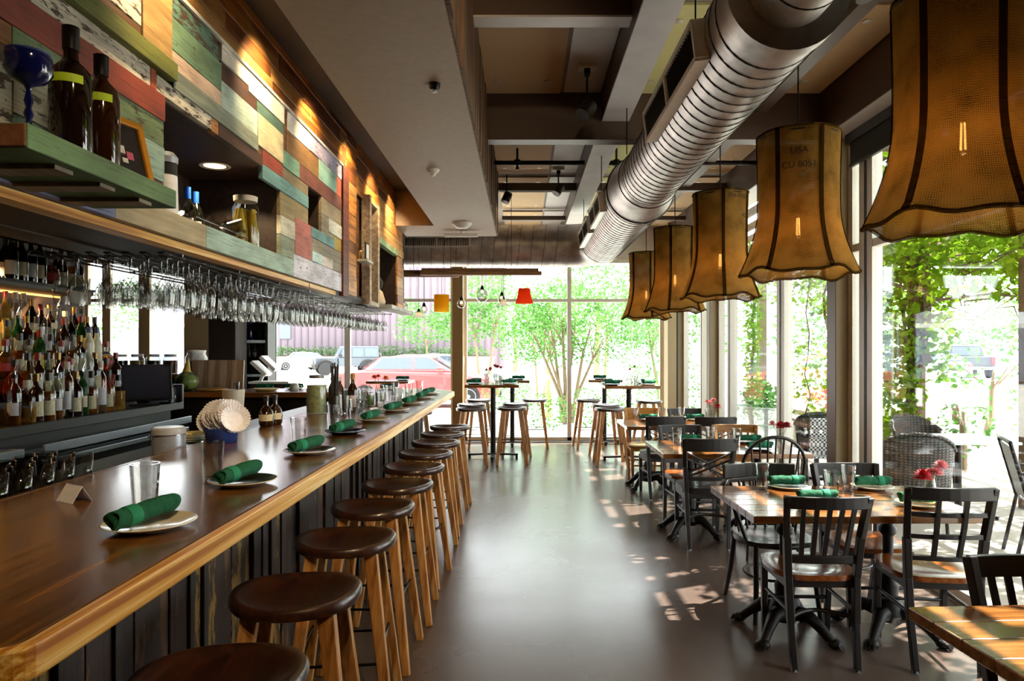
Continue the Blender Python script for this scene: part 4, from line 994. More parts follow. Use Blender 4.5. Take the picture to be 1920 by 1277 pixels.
# ------------------------------------------------------------------ sinks under the bar edge and what stands there
ub = thing('drainboard', 'steel drainboard under the inner edge of the bar', 'drainboard', (-1.95, 4.2, 0))
MB().box(-.27, .255, -2.9, 3.4, .94, .98).build('steel_top', dark_steel, ub, bevel=.004)
MB().box(-.25, .25, -2.8, 3.3, .1, .94).build('sink_body', black_paint, ub)
tum = MB().lathe([(.0, 0), (.03, 0), (.037, .005), (.041, .15), (.0385, .15), (.034, .012), (0, .012)], 20, caps=False)
tumbler = tag(tum.build('tumbler', pint_glass, smooth='all'), '', 'glass', 'tumblers behind the bar')
k = 0
for c in range(6):
    for r in range(3):
        yy = 2.20+c*0.115+r*.02; xx = -1.79-r*.088
        o = tumbler if k == 0 else tumbler.copy()
        if k: COL.objects.link(o)
        o.location = (xx, yy, .9805); o['label'] = f'{ORD[c]} tumbler in the {["front", "middle", "back"][r]} row of glasses behind the near part of the bar'; k += 1
t = thing('storage_canister', 'grey clamp lid canister behind the bar edge by the white filters', 'canister', (-1.785, 3.45, .9805))
grey_metal = plain('canister_grey', '#aeb3bd', .35, .3)
MB().lathe([(0, 0), (.074, 0), (.078, .004), (.078, .145)], 28).build('canister_body', grey_metal, t, smooth=True)
MB().lathe([(.079, .145), (.081, .15), (.08, .175), (.07, .183), (0, .184)], 28).build('lid', plain('canister_lid', '#c5c6c8', .3), t, smooth=True)
m = MB(); m.tube([(.081*math.cos(a), .081*math.sin(a), .147) for a in [2*PI*j/28 for j in range(28)]], .003, 6, closed=True); m.tube([(-.081, 0, .147), (-.093, 0, .14), (-.095, 0, .10), (-.083, 0, .09)], .003, 6); m.tube([(-.08, -.02, .12), (-.095, -.02, .14), (-.095, .02, .14), (-.08, .02, .12)], .003, 6)
m.build('clamp', chrome, t)
t = thing('plastic_pitcher', 'translucent plastic pitcher behind the bar near the return counter', 'pitcher', (-2.03, 4.8, .9805))
MB().lathe([(0, 0), (.058, 0), (.06, .01), (.076, .295), (.073, .295), (.057, .015), (0, .012)], 24, caps=False).build('pitcher_body', plain('cloudy_plastic', '#cfc2ae', .35), t, smooth=True)
MB().cyl((.03, 0, .05), (.03, 0, .33), .008, n=8).build('handle_of_spoon', cap_blk, t)
for i, (x, y) in enumerate([(-1.80, 3.80), (-1.815, 3.86)]): pass
# stack of plates with a folded cloth
pl = MB().lathe([(0, 0), (.07, 0), (.075, .003), (.11, .014), (.112, .017), (.108, .018), (.07, .006), (0, .005)], 36)
plate_cream = white_ceramic
stack0 = None
for i in range(3):
    if i == 0: stack0 = tag(pl.build('plate', white_ceramic, smooth='all'), 'lowest plate of the stack behind the bar by the blue tub', 'plate', 'plates stacked behind the bar'); o = stack0
    else: o = stack0.copy(); COL.objects.link(o); o['label'] = ['', 'middle plate of the stack behind the bar by the blue tub', 'top plate of the stack behind the bar under the yellow cloth'][i]
    o.location = (-1.80, 3.80, .9805+.012*i+.06)
t = thing('plate_stand', 'wire stand holding the plate stack behind the bar', 'stand', (-1.80, 3.80, .9805))
m = MB(); m.tube([(.06*math.cos(a), .06*math.sin(a), .057) for a in [2*PI*j/16 for j in range(16)]], .003, 6, closed=True); m.build('ring', chrome, t)
for a in (0, 2.1, 4.2): MB().cyl((.06*math.cos(a), .06*math.sin(a), 0), (.06*math.cos(a), .06*math.sin(a), .057), .003, n=6).build('leg', chrome, t)
t = tag(MB().box(-.07, .07, -.05, .05, 0, .016).build('folded_cloth', plain('yellow_cloth', '#c9b46a', .9), bevel=.007, seg=3), 'folded yellow cloth lying on the plate stack', 'cloth'); t.location = (-1.80, 3.80, .9805+.024+.06+.0185); t.rotation_euler = (0, 0, .4)
# blue tub with paper filters
t = tag(MB().lathe([(.0, 0), (.072, 0), (.076, .004), (.086, .075), (.083, .075), (.073, .008), (0, .006)], 28).build('blue_tub', plain('blue_plastic', '#263c7e', .4), smooth=True), 'round blue tub holding white paper filters on the bar edge', 'tub')
t.location = (-1.575, 3.58, BZ+.0005)
f = MB(); random.seed(4)
for q in range(13):
    u = q/12; nrm = Vector((.25+.55*u+random.uniform(-.25, .25), -.75, .55-.25*u+random.uniform(-.25, .25))).normalized()
    ctr = Vector((-.065+.15*u, .03-.005*q+random.uniform(-.01, .01), .085+.03*math.sin(PI*u*.9)+random.uniform(-.012, .012)))
    ax = nrm.cross(Vector((0, 0, 1))).normalized(); ay = nrm.cross(ax)
    n = 56; vs = [ctr-nrm*.012]
    for j in range(n):
        a = 2*PI*j/n; rr = .072+.003*(j % 2); vs.append(ctr+(ax*math.cos(a)+ay*math.sin(a))*rr+nrm*(.012+.007*(j % 2)))
    for j in range(n):
        a = 2*PI*j/n; vs.append(ctr+(ax*math.cos(a)+ay*math.sin(a))*.040-nrm*.010)
    f.add(vs, [(0, 1+n+j, 1+n+(j+1) % n) for j in range(n)]+[(1+n+j, 1+j, 1+(j+1) % n, 1+n+(j+1) % n) for j in range(n)])
o = tag(f.build('paper_filters', paper), 'white fluted paper filters fanned in the blue tub', 'paper filters', kind=None); o.location = (-1.575, 3.58, BZ+.03); o['kind'] = 'stuff'; o.name = 'coffee_filter_paper'
# syrup bottles
for i, (x, y) in enumerate([(-1.655, 4.31), (-1.635, 4.41)]):
    t = make_bottle('round', brown_gl, cap_blk, lb_cream, name='syrup_bottle', sc=.82, group='syrup bottles', lab=['dark syrup bottle with cream label at the inner bar edge, nearer of two', 'dark syrup bottle with cream label at the inner bar edge, farther of two'][i]) if i == 0 else dup(t, (0, 0, 0), -.2, 'dark syrup bottle with cream label at the inner bar edge, farther of two')
    t.location = (x+.04, y, BZ+.0005); t.rotation_euler = (0, 0, .3)
# place cards
def place_card(x, y, rz, lab, s=1.0):
    t = tag(MB().add([(-.05, -.028, 0), (.05, -.028, 0), (.05, 0, .05), (-.05, 0, .05), (-.05, .028, 0), (.05, .028, 0)], [(0, 1, 2, 3), (3, 2, 5, 4)]) or MB(), '', '') if False else None
    m = MB()
    for sg in (-1, 1):
        a = [(-.05*s, sg*.03*s, 0), (.05*s, sg*.03*s, 0), (.05*s, 0, .05*s), (-.05*s, 0, .05*s)]; b = [(p[0], p[1]-sg*.0012, p[2]) for p in a]
        m.add(a+b, [(0, 1, 2, 3), (7, 6, 5, 4), (0, 4, 5, 1), (1, 5, 6, 2), (2, 6, 7, 3), (3, 7, 4, 0)])
    o = tag(m.build('place_card', paper), lab, 'place card', 'folded white cards on the bar'); o.location = (x, y, BZ+.0005); o.rotation_euler = (0, 0, rz)
place_card(-1.43, 2.18, -.55, 'folded white card on the near part of the bar beside the tumblers')
place_card(-1.14, 5.25, .9, 'small folded white card among the glasses at the middle of the bar', .8)
place_card(-1.22, 5.85, .9, 'folded white card by the far glasses on the bar', .8)
place_card(-1.22, 6.7, 1.0, 'farthest folded white card along the bar', .8)

# ------------------------------------------------------------------ place settings on the bar
def plate_obj(mat_rim, mat_in, r=.118):
    m = MB(); k = r/.118
    m.lathe([(0, 0), (.07*k, 0), (.072*k, .002), (.112*k, .016), (.118*k, .019), (.114*k, .0205)], 40, mi=0, caps=False)
    m.lathe([(.114*k, .0205), (.074*k, .007), (0, .006)], 40, mi=1, caps=False)
    return m.build('plate', [mat_rim, mat_in], smooth='all')
dk_green = plain('plate_dark_green', '#1f2b22', .2, coat=.4); dk_blue = plain('plate_dark_blue', '#161a30', .2, coat=.4); cream_rim = plain('plate_cream', '#d9cfb4', .2, coat=.3); tan_plate = plain('plate_tan', '#b79a6a', .3)
def napkin_obj(L=.205, r=.0255, end=True):
    t = thing('rolled_napkin', '', 'napkin')
    m = MB(); n = 26; ks = 18; vs = []; fs = []
    for i in range(ks+1):
        y = -L/2+L*i/ks
        for j in range(n):
            a = 2*PI*j/n; w = 1+.05*math.sin(3*a+9*y*PI/L)+.06*math.sin(2*PI*i/ks*1.5+a)+.03*math.sin(i*2.3)
            e = 1.0 if 0 < i < ks else .93
            vs.append((r*w*e*math.cos(a), y+.006*math.sin(2*a), r*w*e*math.sin(a)))
    for i in range(ks):
        for j in range(n): fs.append((i*n+j, i*n+(j+1) % n, (i+1)*n+(j+1) % n, (i+1)*n+j))
    m.add(vs, fs)
    # rolled layers seen at both ends
    for s, i in ((-1, 0), (1, ks)):
        c0 = len(m.v); 
        ring = [vs[i*n+j] for j in range(n)]; inner = [(p[0]*.55, p[1]-s*.006, p[2]*.55) for p in ring]; cc = (0, s*(L/2)-s*.001, 0)
        m.add(ring+inner+[cc], [(j, (j+1) % n, n+(j+1) % n, n+j) for j in range(n)]+[(n+j, n+(j+1) % n, 2*n) for j in range(n)])
    m.build('cloth_roll', green_cloth, t, smooth=True, merge=True)
    b = MB(); b.lathe([(r*1.09, -.018), (r*1.12, -.016), (r*1.12, .016), (r*1.09, .018)], 24, caps=False)
    b.M = Matrix.Identity(4)
    o = b.build('paper_band', plain('napkin_band', '#14805a', .8) if 'napkin_band' not in bpy.data.materials else bpy.data.materials['napkin_band'], t, smooth=True); o.rotation_euler = (PI/2, 0, 0); o.location = (0, -L*.22, 0)
    return t
def pint(h=.15, r0=.029, r1=.0405):
    return MB().lathe([(0, 0), (r0, 0), (r0+.002, .003), (r1, h), (r1-.0022, h), (r0-.001, .018), (0, .016)], 13, caps=False).build('drinking_glass', pint_glass)
pA = plate_obj(white_ceramic, cream_rim); pB = plate_obj(cream_rim, dk_green); pC = plate_obj(dk_blue, dk_blue); pD = plate_obj(cream_rim, tan_plate)
nap = napkin_obj(); gl = pint()
used = {}
def once(o, loc, rz, label, group):
    if not used.get(o.name): used[o.name] = 1; c = o
    else: c = copy_tree(o)
    c.location = loc; c.rotation_euler = (0, 0, rz) if c.type == 'MESH' or True else 0
    c['label'] = label; c['group'] = group
    return c
for p in (pA, pB, pC, pD): p['category'] = 'plate'
gl['category'] = 'glass'
sets = [(-1.006, 1.845, pA, 'white'), (-1.0, 2.446, pB, 'dark green cream rimmed'), (-.99, 3.18, pB, 'dark cream rimmed'), (-1.02, 3.93, pC, 'dark blue'), (-1.01, 4.62, pD, 'cream'), (-1.0, 5.36, pD, 'cream'), (-.985, 6.06, pD, 'cream'), (-.98, 6.75, pD, 'cream'), (-1.0, 7.42, pD, 'cream')]
gloc = [(-1.10, 1.99), (-1.125, 2.48), (-1.10, 3.36), (-1.15, 4.16), (-1.13, 4.62), (-1.12, 5.40), (-1.10, 6.1), (-1.12, 6.75), (-1.12, 7.45)]
for i, (x, y, p, w_) in enumerate(sets):
    once(p, (x, y, BZ+.0005), .3*i, f'{w_} plate, {ORD[i]} place setting along the bar from the near end', 'plates along the bar')
    c = once(nap, (x-.012, y-.005, BZ+.047), -.30+.06*math.sin(i*2.1), f'rolled green napkin on the {ORD[i]} plate along the bar', 'rolled napkins along the bar'); c.rotation_euler[0] = .06
    once(gl, (gloc[i][0], gloc[i][1], BZ+.0005), 0, f'clear drinking glass of the {ORD[i]} place setting along the bar', 'drinking glasses along the bar')
for i, (x, y) in enumerate([(-1.30, 5.0), (-1.32, 5.62), (-1.33, 5.72), (-1.25, 6.4), (-1.3, 7.0)]):
    once(gl, (x, y, BZ+.0005), 0, f'{ORD[i]} spare drinking glass along the middle line of the bar', 'drinking glasses along the bar')

# ------------------------------------------------------------------ condiments cluster on the bar
t = thing('glass_jar', 'big glass jar of pale green pickles on the bar beside the straws', 'jar', (-1.565, 5.20, BZ+.0005))
MB().lathe([(0, 0), (.072, 0), (.076, .006), (.076, .20), (.066, .235), (.052, .25), (.052, .29), (.049, .29)], 26, caps=False).build('jar_wall', bclear, t, smooth='all')
MB().lathe([(0, .005), (.07, .005), (.07, .215), (0, .215)], 22).build('pickles', plain('pickle_green', '#8f9468', .4, vary=.35, bscale=40), t, smooth=True)
MB().lathe([(.054, .268), (.056, .29), (0, .293)], 22).build('lid', plain('jar_lid_grey', '#7c756c', .4, .5), t, smooth=True)
t = thing('straw_holder', 'holder of black drinking straws on the bar', 'straw holder', (-1.44, 5.245, BZ+.0005))
MB().lathe([(0, 0), (.036, 0), (.036, .13), (.032, .13), (.032, .01)], 16, caps=False).build('holder_cup', dark_steel, t, smooth=True)
for q in range(7):
    a = 2*PI*q/7; MB().cyl((.012*math.cos(a), .012*math.sin(a), .012), (.027*math.cos(a), .027*math.sin(a), .36+.012*(q % 3)), .006, n=8).build('straw', cap_blk, t)
t = thing('brown_jar', 'brown iced tea jar with a yellow tag on the bar', 'jar', (-1.465, 5.38, BZ+.0005))
MB().lathe([(0, 0), (.056, 0), (.06, .005), (.06, .19), (.045, .22), (.04, .24), (.04, .26), (0, .26)], 22).build('jar_wall', plain('tea_brown', '#3a1a0c', .15, coat=.4), t, smooth=True)
MB().lathe([(.044, .24), (.044, .268), (0, .27)], 18).build('lid', cap_wht, t, smooth=True); MB().box(-.02, .02, -.062, -.0603, .11, .135).build('tag', lb_yel, t)
t = make_bottle('whisky', brown_gl, cork, lb_white, name='sauce_bottle', sc=1.08, lab='corked dark bottle with white label in the condiment group on the bar', cat='bottle'); t.location = (-1.345, 5.42, BZ+.0005)
t = thing('menu_caddy', 'black caddy with cards and menus in the condiment group on the bar', 'caddy', (-1.46, 5.62, BZ+.0005), .3)
MB().box(-.09, .09, -.05, .05, 0, .08).build('caddy_box', black_paint, t, bevel=.004); MB().box(-.08, .08, -.01, .0, .0805, .15).build('menu_card', plain('menu_teal', '#3b5f60', .6), t)
for i, (x, y, a) in enumerate([(-1.33, 5.95, 'green'), (-1.26, 6.05, 'clear'), (-1.40, 6.08, 'green')]):
    t = thing('flower_jar', f'{["green stemmed jar on the tray", "clear jar on the tray", "tall jar behind the tray"][i]} in the flower group on the bar', 'jar', (x, y, BZ+.0005))
    MB().lathe([(0, 0), (.04, 0), (.042, .004), (.042, .14), (.034, .16), (.034, .175)], 18, caps=False).build('jar_wall', clear_glass, t, smooth='all'); MB().lathe([(0, .004), (.038, .004), (.038, .09), (0, .09)], 16).build('stems', plain('stem_green', '#5c7a3a', .6) if i == 0 else bpy.data.materials['stem_green'], t)
def flower(name, lab, loc, h, cols, vase=True, r=.035, group=None):
    t = thing(name, lab, 'flowers', loc, 0, group)
    MB().lathe([(0, 0), (.03, 0), (.034, .01), (.03, .06), (.022, .10), (.026, .12)], 16, caps=False).build('vase', clear_glass, t, smooth='all')
    for (dx, dy, dz, c, rr) in cols:
        MB().tube([(0, 0, .01), (dx*.4, dy*.4, h*.6), (dx, dy, h+dz)], .0022, 5).build('stem', bpy.data.materials['stem_green'], t)
        m = MB(); random.seed(int((dx+dy+dz)*1000)+9)
        for lay in range(6):
            n = 12
            for j in range(n):
                a = 2*PI*j/n+lay*.3; tilt = -.25+.30*lay; R = rr*(1-.07*lay)
                p = Vector((dx, dy, h+dz)); u = Vector((math.cos(a)*math.cos(tilt), math.sin(a)*math.cos(tilt), math.sin(tilt))); s_ = Vector((-math.sin(a), math.cos(a), 0))
                m.add([p, p+u*R*.6+s_*R*.2, p+u*R+Vector((0, 0, random.uniform(-.004, .004))), p+u*R*.6-s_*R*.2], [(0, 1, 2, 3)])
        m.build('blossom', c, t)
    return t
f_red = plain('petal_red', '#c0182a', .7); f_pink = plain('petal_pink', '#e59a9c', .7); f_orange = plain('petal_orange', '#e08a1e', .7); f_coral = plain('petal_coral', '#d2523c', .7)
flower('flower_vase', 'little vase with a red and an orange flower at the far part of the bar', (-1.31, 6.28, BZ+.0005), .20, [(-.05, 0, .03, f_coral, .04), (.055, 0, .02, f_orange, .045), (-.02, .03, .04, f_red, .03)])

# ------------------------------------------------------------------ on the return counter
t = thing('cutting_board', 'striped wooden cutting board standing on the return counter behind the gourd', 'cutting board', (-3.76, 8.42, BZ+.0005))
m = MB(); hw, hh = .32, .36
for i in range(9): m.box(-hw+2*hw*i/9, -hw+2*hw*(i+1)/9, -.015, .015, 0, hh, i % 2)
o = m.build('board', [wood('board_stripe', '#8a6a50', '#b8997a', 'Z', .5), wood('board_stripe_pale', '#a8886a', '#d0b698', 'Z', .5)], t, bevel=.004); o.rotation_euler = (-.10, 0, 0)
MB().box(-.34, -.322, -.02, .02, 0, hh).build('side_rail', under_wood, t)
t = thing('gourd', 'green striped gourd with a yellow neck on the return counter', 'gourd', (-3.99, 8.12, BZ+.0005))
g = MB(); n = 32; pr = [(0, 0), (.06, .004), (.11, .04), (.135, .10), (.125, .155), (.085, .20), (.05, .225)]
g.lathe(pr, n); 
def gourdmat():
    m, tt, out = newmat('gourd_skin'); p = N(tt, 'ShaderNodeBsdfPrincipled'); p.inputs['Roughness'].default_value = .35
    mp = coords(tt, (1, 1, .35)); nz = N(tt, 'ShaderNodeTexNoise', i_Scale=16.0, i_Detail=3.0); tt.links.new(mp.outputs[0], nz.inputs['Vector'])
    r = ramp(tt, [(.45, '#22391c'), (.55, '#7c8c44')]); tt.links.new(nz.outputs[0], r.inputs[0]); tt.links.new(r.outputs[0], p.inputs['Base Color']); tt.links.new(p.outputs[0], out.inputs[0]); return m
g.build('gourd_body', gourdmat(), t, smooth='all')
MB().tube([(0, 0, .215), (.005, 0, .27), (.012, 0, .33), (.02, 0, .385)], [.052, .036, .022, .007], 16).build('neck', plain('gourd_yellow', '#c9a83a', .4), t, smooth=True)
for i, (x, w_, c, lab) in enumerate([(-3.66, .18, honey_wood, 'wooden dish in front of the striped board on the return counter'), (-3.02, .15, plain('lemon_dish', '#d8a848', .5), 'dish of yellow garnish on the return counter')]):
    o = tag(MB().lathe([(0, 0), (w_*.6, 0), (w_, .03), (w_*.95, .032), (w_*.5, .012), (0, .01)], 28).build('serving_dish', c, smooth='all'), lab, 'dish'); o.location = (x, 8.05, BZ+.0005)
t = thing('small_glass', 'small tumbler at the end of the striped board on the return counter', 'glass', (-3.43, 8.2, BZ+.0005)); MB().lathe([(0, 0), (.028, 0), (.034, .10), (.032, .10), (.026, .01)], 18, caps=False).build('glass_wall', clear_glass, t, smooth='all'); MB().lathe([(0, .003), (.025, .003), (.027, .03), (0, .03)], 14).build('water', clear_glass, t)
for i, (x, y, col, lab) in enumerate([(-3.15, 8.35, dk_green, 'long dark napkin roll on a plate at the board end of the return counter'), (-2.92+.12, 8.40, dk_green, 'long dark napkin roll on a plate in the middle of the return counter'), (-1.62, 8.3, tan_plate, 'napkin roll on a tan plate where the return counter meets the bar')]):
    c = once(pD, (x, y, BZ+.0005), 0, lab.replace('long dark napkin roll on a plate', 'tan plate under a dark napkin roll').replace('napkin roll on a tan plate', 'tan plate under a napkin roll'), 'plates along the bar')
    c = once(nap, (x, y, BZ+.047), PI/2+.1, lab, 'rolled napkins along the bar')
t = thing('coffee_pot', 'white cups and steel pot group at the middle of the return counter', 'pot', (-2.72, 8.15, BZ+.0005)); MB().lathe([(0, 0), (.05, 0), (.055, .05), (.04, .085), (0, .09)], 18).build('pot_body', white_ceramic, t, smooth='all'); MB().tube([(.05, 0, .06), (.085, 0, .06), (.085, 0, .02), (.052, 0, .02)], .006, 6).build('handle', white_ceramic, t)
# sideboard with jars beyond, server station, dark hutch
t = thing('jar_sideboard', 'wooden sideboard under the rear windows carrying big jars', 'sideboard', (-4.75, 8.9, 0))
MB().box(-.75, .5, -.25, .25, 1.20, 1.25).build('board_top', counter_wood, t, bevel=.004); MB().box(-.72, .47, -.22, .22, 0, 1.20).build('cabinet_body', dark_back, t)
jarc = [('amber', plain('jar_amber', '#7a3c10', .2, coat=.4), 'amber preserve'), ('yellow', plain('jar_yellow', '#b08a1e', .25, coat=.4), 'yellow preserve'), ('dark', plain('jar_dark', '#3a1c0c', .2, coat=.4), 'dark preserve')]
jp = {}
for i, (x, c) in enumerate([(-5.40, 0), (-5.20, 2), (-4.99, 1), (-4.78, 2), (-4.56, 0)]):
    lab = f'{ORD[i]} big jar of {jarc[c][2]} along the sideboard under the rear windows'
    if c in jp: t = dup(jp[c], (x, 8.85, 1.2505), 0, lab, 'preserve jars on the sideboard')
    else:
        t = thing('preserve_jar', lab, 'jar', (x, 8.85, 1.2505), 0, 'preserve jars on the sideboard'); jp[c] = t
        MB().lathe([(0, 0), (.08, 0), (.088, .01), (.088, .19), (.07, .22)], 22, caps=False).build('jar_wall', bclear, t, smooth='all'); MB().lathe([(0, .004), (.082, .004), (.084, .17), (0, .17)], 20).build('preserve', jarc[c][1], t, smooth=True); MB().lathe([(.072, .215), (.074, .25), (0, .252)], 20).build('lid', plain('jar_lid_white', '#cfcac2', .4) if 'jar_lid_white' not in bpy.data.materials else bpy.data.materials['jar_lid_white'], t, smooth=True)
t = thing('patterned_jar', 'large white jar painted with a dark leaf pattern behind the gourd', 'jar', (-4.22, 8.85, 1.2505))
MB().lathe([(0, 0), (.10, 0), (.13, .03), (.135, .20), (.11, .25), (.11, .29), (.09, .30), (0, .30)], 28).build('jar_wall', worn_paint('jar_pattern', '#e8e8e4', '#2a3a38', .42, .6, 'Z', .2), t, smooth=True); MB().lathe([(.112, .27), (.115, .30), (0, .305)], 22).build('lid', white_plain, t, smooth=True)
t = thing('glass_hutch', 'tall dark hutch with hanging glasses and a blue bottle by the bark pillar', 'hutch', (-4.0, 10.3, 0))
teal = plain('hutch_teal', '#1f4a55', .5)
m = MB(); m.box(-.24, -.20, -.18, .18, 0, 2.15); m.box(.19, .23, -.18, .18, 0, 2.15); m.box(-.24, .23, .15, .18, 0, 2.15); m.box(-.24, .23, -.18, .18, 2.12, 2.16); m.build('hutch_case', plain('hutch_dark', '#1d211f', .5), t)
MB().box(-.245, -.235, -.19, .17, .9, 2.12).build('side_panel', teal, t)
m = MB(); m.box(-.20, .19, -.19, .15, 1.66, 1.70); m.build('shelf', plain('hutch_shelf', '#cfe0de', .4), t)
m = MB(); m.box(-.20, .19, -.19, .15, 1.16, 1.19); m.build('shelf', bpy.data.materials['hutch_shelf'], t)
for k in range(3):
    o = gb.copy(); COL.objects.link(o); o.location = (-4.10+.09*k, 10.25, 1.655); o['label'] = f'{ORD[k]} wine glass hanging below the pale shelf of the dark hutch'; o['group'] = 'wine glasses in the hutch'
t = make_bottle('wine', blue_gl, cap_blue, None, name='blue_bottle', lab='cobalt blue bottle on the hutch shelf by the bark pillar'); t.location = (-4.08, 10.25, 1.7005)
t = make_bottle('wine', green_gl, cap_blk, None, name='green_bottle', lab='green bottle on the hutch shelf next to the blue bottle'); t.location = (-3.93, 10.25, 1.7005)
t = thing('paper_tray', 'tilted white document trays on a stand in front of the dark hutch', 'tray', (-3.62, 9.75, 0))
for q in range(2):
    m = MB(); m.M = Matrix.Translation((.02-.13*q, 0, 1.36-.07*q)) @ Matrix.Rotation(.75, 4, 'Y'); m.box(-.14, .14, -.12, .12, -.02, .03); m.build('tray', white_plain, t, bevel=.004)
MB().box(-.22, .34, -.18, .18, 1.08, 1.11).build('stand_top', white_plain, t); MB().box(-.2, .32, -.16, .16, 0, 1.08).build('stand_body', dark_back, t); m = MB(); m.bar((-.12, 0, 1.11), (-.05, 0, 1.26), .04, .04); m.build('prop', white_plain, t)

# ------------------------------------------------------------------ on the green shelf and in the niches
for i, (x, y, k, lab) in enumerate([(-1.19, 1.80, 1.06, 'big dark bottle with a lime tape label on the green shelf, nearer of two'), (-1.19, 1.93, 1.0, 'big dark bottle with lime tape label on the green shelf, beside the yellow frame')]):
    t = thing('dark_bottle', lab, 'bottle', (x, y, 2.0675), .4, 'dark bottles on the green shelf')
    MB().lathe([(0, 0), (.045*k, 0), (.0475*k, .006), (.0475*k, .19), (.04*k, .22), (.022*k, .24), (.0165*k, .25), (.0165*k, .27*k)], 26).build('bottle_body', brown_gl if i else plain('very_dark_glass', '#160b06', .06, coat=.6), t, smooth=True)
    MB().lathe([(.019*k, .258*k), (.0195*k, .315*k), (0, .316*k)], 18).build('stopper', cap_blk, t, smooth=True)
    m = MB(); n = 10; vs = []
    for j in range(n+1):
        a = -PI/2-.75+1.5*j/n
        for z in (.175, .197): vs.append((.0482*k*math.cos(a), .0482*k*math.sin(a), z))
    m.add(vs, [(2*j, 2*j+2, 2*j+3, 2*j+1) for j in range(n)]); m.build('tape_label', plain('lime_tape', '#b4d21e', .6) if i == 0 else bpy.data.materials['lime_tape'], t, smooth=True)
t = thing('blue_goblet', 'dark cobalt goblet with a twisted stem on the green shelf', 'goblet', (-1.175, 1.625, 2.0675))
MB().lathe([(0, 0), (.035, 0), (.033, .006), (.008, .014), (.006, .03), (.011, .045), (.006, .06), (.010, .075), (.005, .10), (.010, .112), (.036, .124), (.050, .145), (.049, .175), (.046, .19), (.043, .19), (.046, .172), (.046, .147), (.03, .13), (0, .12)], 24, caps=False).build('goblet_body', blue_gl, t, smooth='all'); MB().lathe([(.0465, .184), (.0475, .19), (.043, .192)], 24, caps=False).build('rim', cap_blue, t)
t = thing('picture_frame', 'small picture in a golden yellow frame leaning on the green shelf', 'picture', (-1.20, 2.10, 2.0675), 1.3)
fy = plain('frame_yellow', '#c9861c', .45); Mx = Matrix.Rotation(-.26, 4, 'X')
m = MB(); m.M = Mx
for a, b, c, d in [(-.085, .085, 0, .022), (-.085, .085, .19, .212), (-.085, -.063, 0, .212), (.063, .085, 0, .212)]: m.box(a, b, -.01, .01, c, d)
m.build('frame_moulding', fy, t, bevel=.003)
m = MB(); m.M = Mx; m.box(-.065, .065, -.002, .004, .02, .192, 0); m.box(-.03, -.005, -.0035, -.002, .09, .115, 1); m.box(.0, .025, -.0035, -.002, .075, .1, 2); m.box(-.02, .0, -.0035, -.002, .06, .075, 1); m.box(-.055, -.02, -.0035, -.002, .17, .178, 1)
m.build('picture_print', [plain('print_dark', '#221c19', .5), plain('print_white', '#d8d2c6', .6), plain('print_pink', '#c85a70', .6)], t)
t = thing('white_jar', 'tall white jar with a dark band and steel lid in the cabinet niche', 'jar', (-1.46, 2.80, 2.1005))
MB().lathe([(0, 0), (.044, 0), (.046, .004), (.042, .165)], 24).build('jar_body', white_plain, t, smooth=True); MB().lathe([(.0425, .165), (.041, .215)], 24).build('dark_band', black_paint, t, smooth=True); MB().lathe([(.044, .215), (.045, .24), (.03, .26), (0, .262)], 24).build('lid', steel, t, smooth=True)
t = thing('pickle_jar', 'jar of long olive green pickles with a pale lid in the cabinet niche', 'jar', (-1.475, 3.64, 2.1005))
MB().lathe([(0, 0), (.066, 0), (.07, .006), (.07, .205), (.055, .235), (.055, .25)], 26, caps=False).build('jar_wall', bclear, t, smooth='all')
for q in range(7):
    a = 2*PI*q/7; rr = .04 if q < 6 else 0; MB().tube([(rr*math.cos(a), rr*math.sin(a), .006), (rr*1.05*math.cos(a+.1), rr*1.05*math.sin(a+.1), .08), (rr*.95*math.cos(a-.1), rr*.95*math.sin(a-.1), .15), (rr*math.cos(a), rr*math.sin(a), .20)], [.018, .024, .022, .013], 10).build('pickle', plain('pickle_olive', '#a58c26', .3, coat=.4) if 'pickle_olive' not in bpy.data.materials else bpy.data.materials['pickle_olive'], t, smooth=True)
MB().lathe([(.06, .24), (.062, .268), (0, .272)], 24).build('lid', cap_wht, t, smooth=True)
t0 = None
for i, (y, x) in enumerate([(3.40, -1.78), (3.49, -1.80), (3.57, -1.75), (3.68, -1.76)]):
    lab = f'{ORD[i]} dark bottle with a bright blue capsule at the back of the cabinet niche'
    if t0 is None:
        t0 = make_bottle('wine', wine_dark, plain('capsule_blue', '#1f5fc4', .35), lb_white, name='blue_topped_bottle', lab=lab, group='blue topped bottles in the niche'); t0.location = (x, y, 2.1005)
        t0.children[1].scale = (1, 1, 1)
        MB().lathe([(.0165, .20), (.0165, .303)], 16).build('capsule', bpy.data.materials['capsule_blue'], t0, smooth=True)
    else: dup(t0, (x, y, 2.1005), .4, lab)
sh = MB().lathe([(0, 0), (.033, 0), (.036, .004), (.038, .085), (.035, .085), (.032, .012), (0, .01)], 6, caps=False)
for i, (y, x, rot, z) in enumerate([(3.02, -1.50, (1.15, .3, .4), 2.142), (3.22, -1.47, (1.2, .2, .9), 2.141), (3.36, -1.455, (1.2, .3, 1.9), 2.138), (3.46, -1.52, (1.1, .1, 1.2), 2.14)]):
    o = tag(sh.build('faceted_glass', pint_glass, bevel=.002), f'{ORD[i]} tipped faceted glass in the wire basket of the cabinet niche', 'glass', 'tipped faceted glasses'); o.location = (x, y, z); o.rotation_euler = rot
t = thing('wire_basket', 'low wire basket of tipped glasses in the cabinet niche', 'basket', (-1.49, 3.24, 2.1005))
m = MB()
for z in (.004, .03): m.tube([(-.06, -.28, z), (.075, -.28, z), (.075, .28, z), (-.06, .28, z)], .0025, 5, closed=True)
m.build('basket_wire', dark_steel, t)
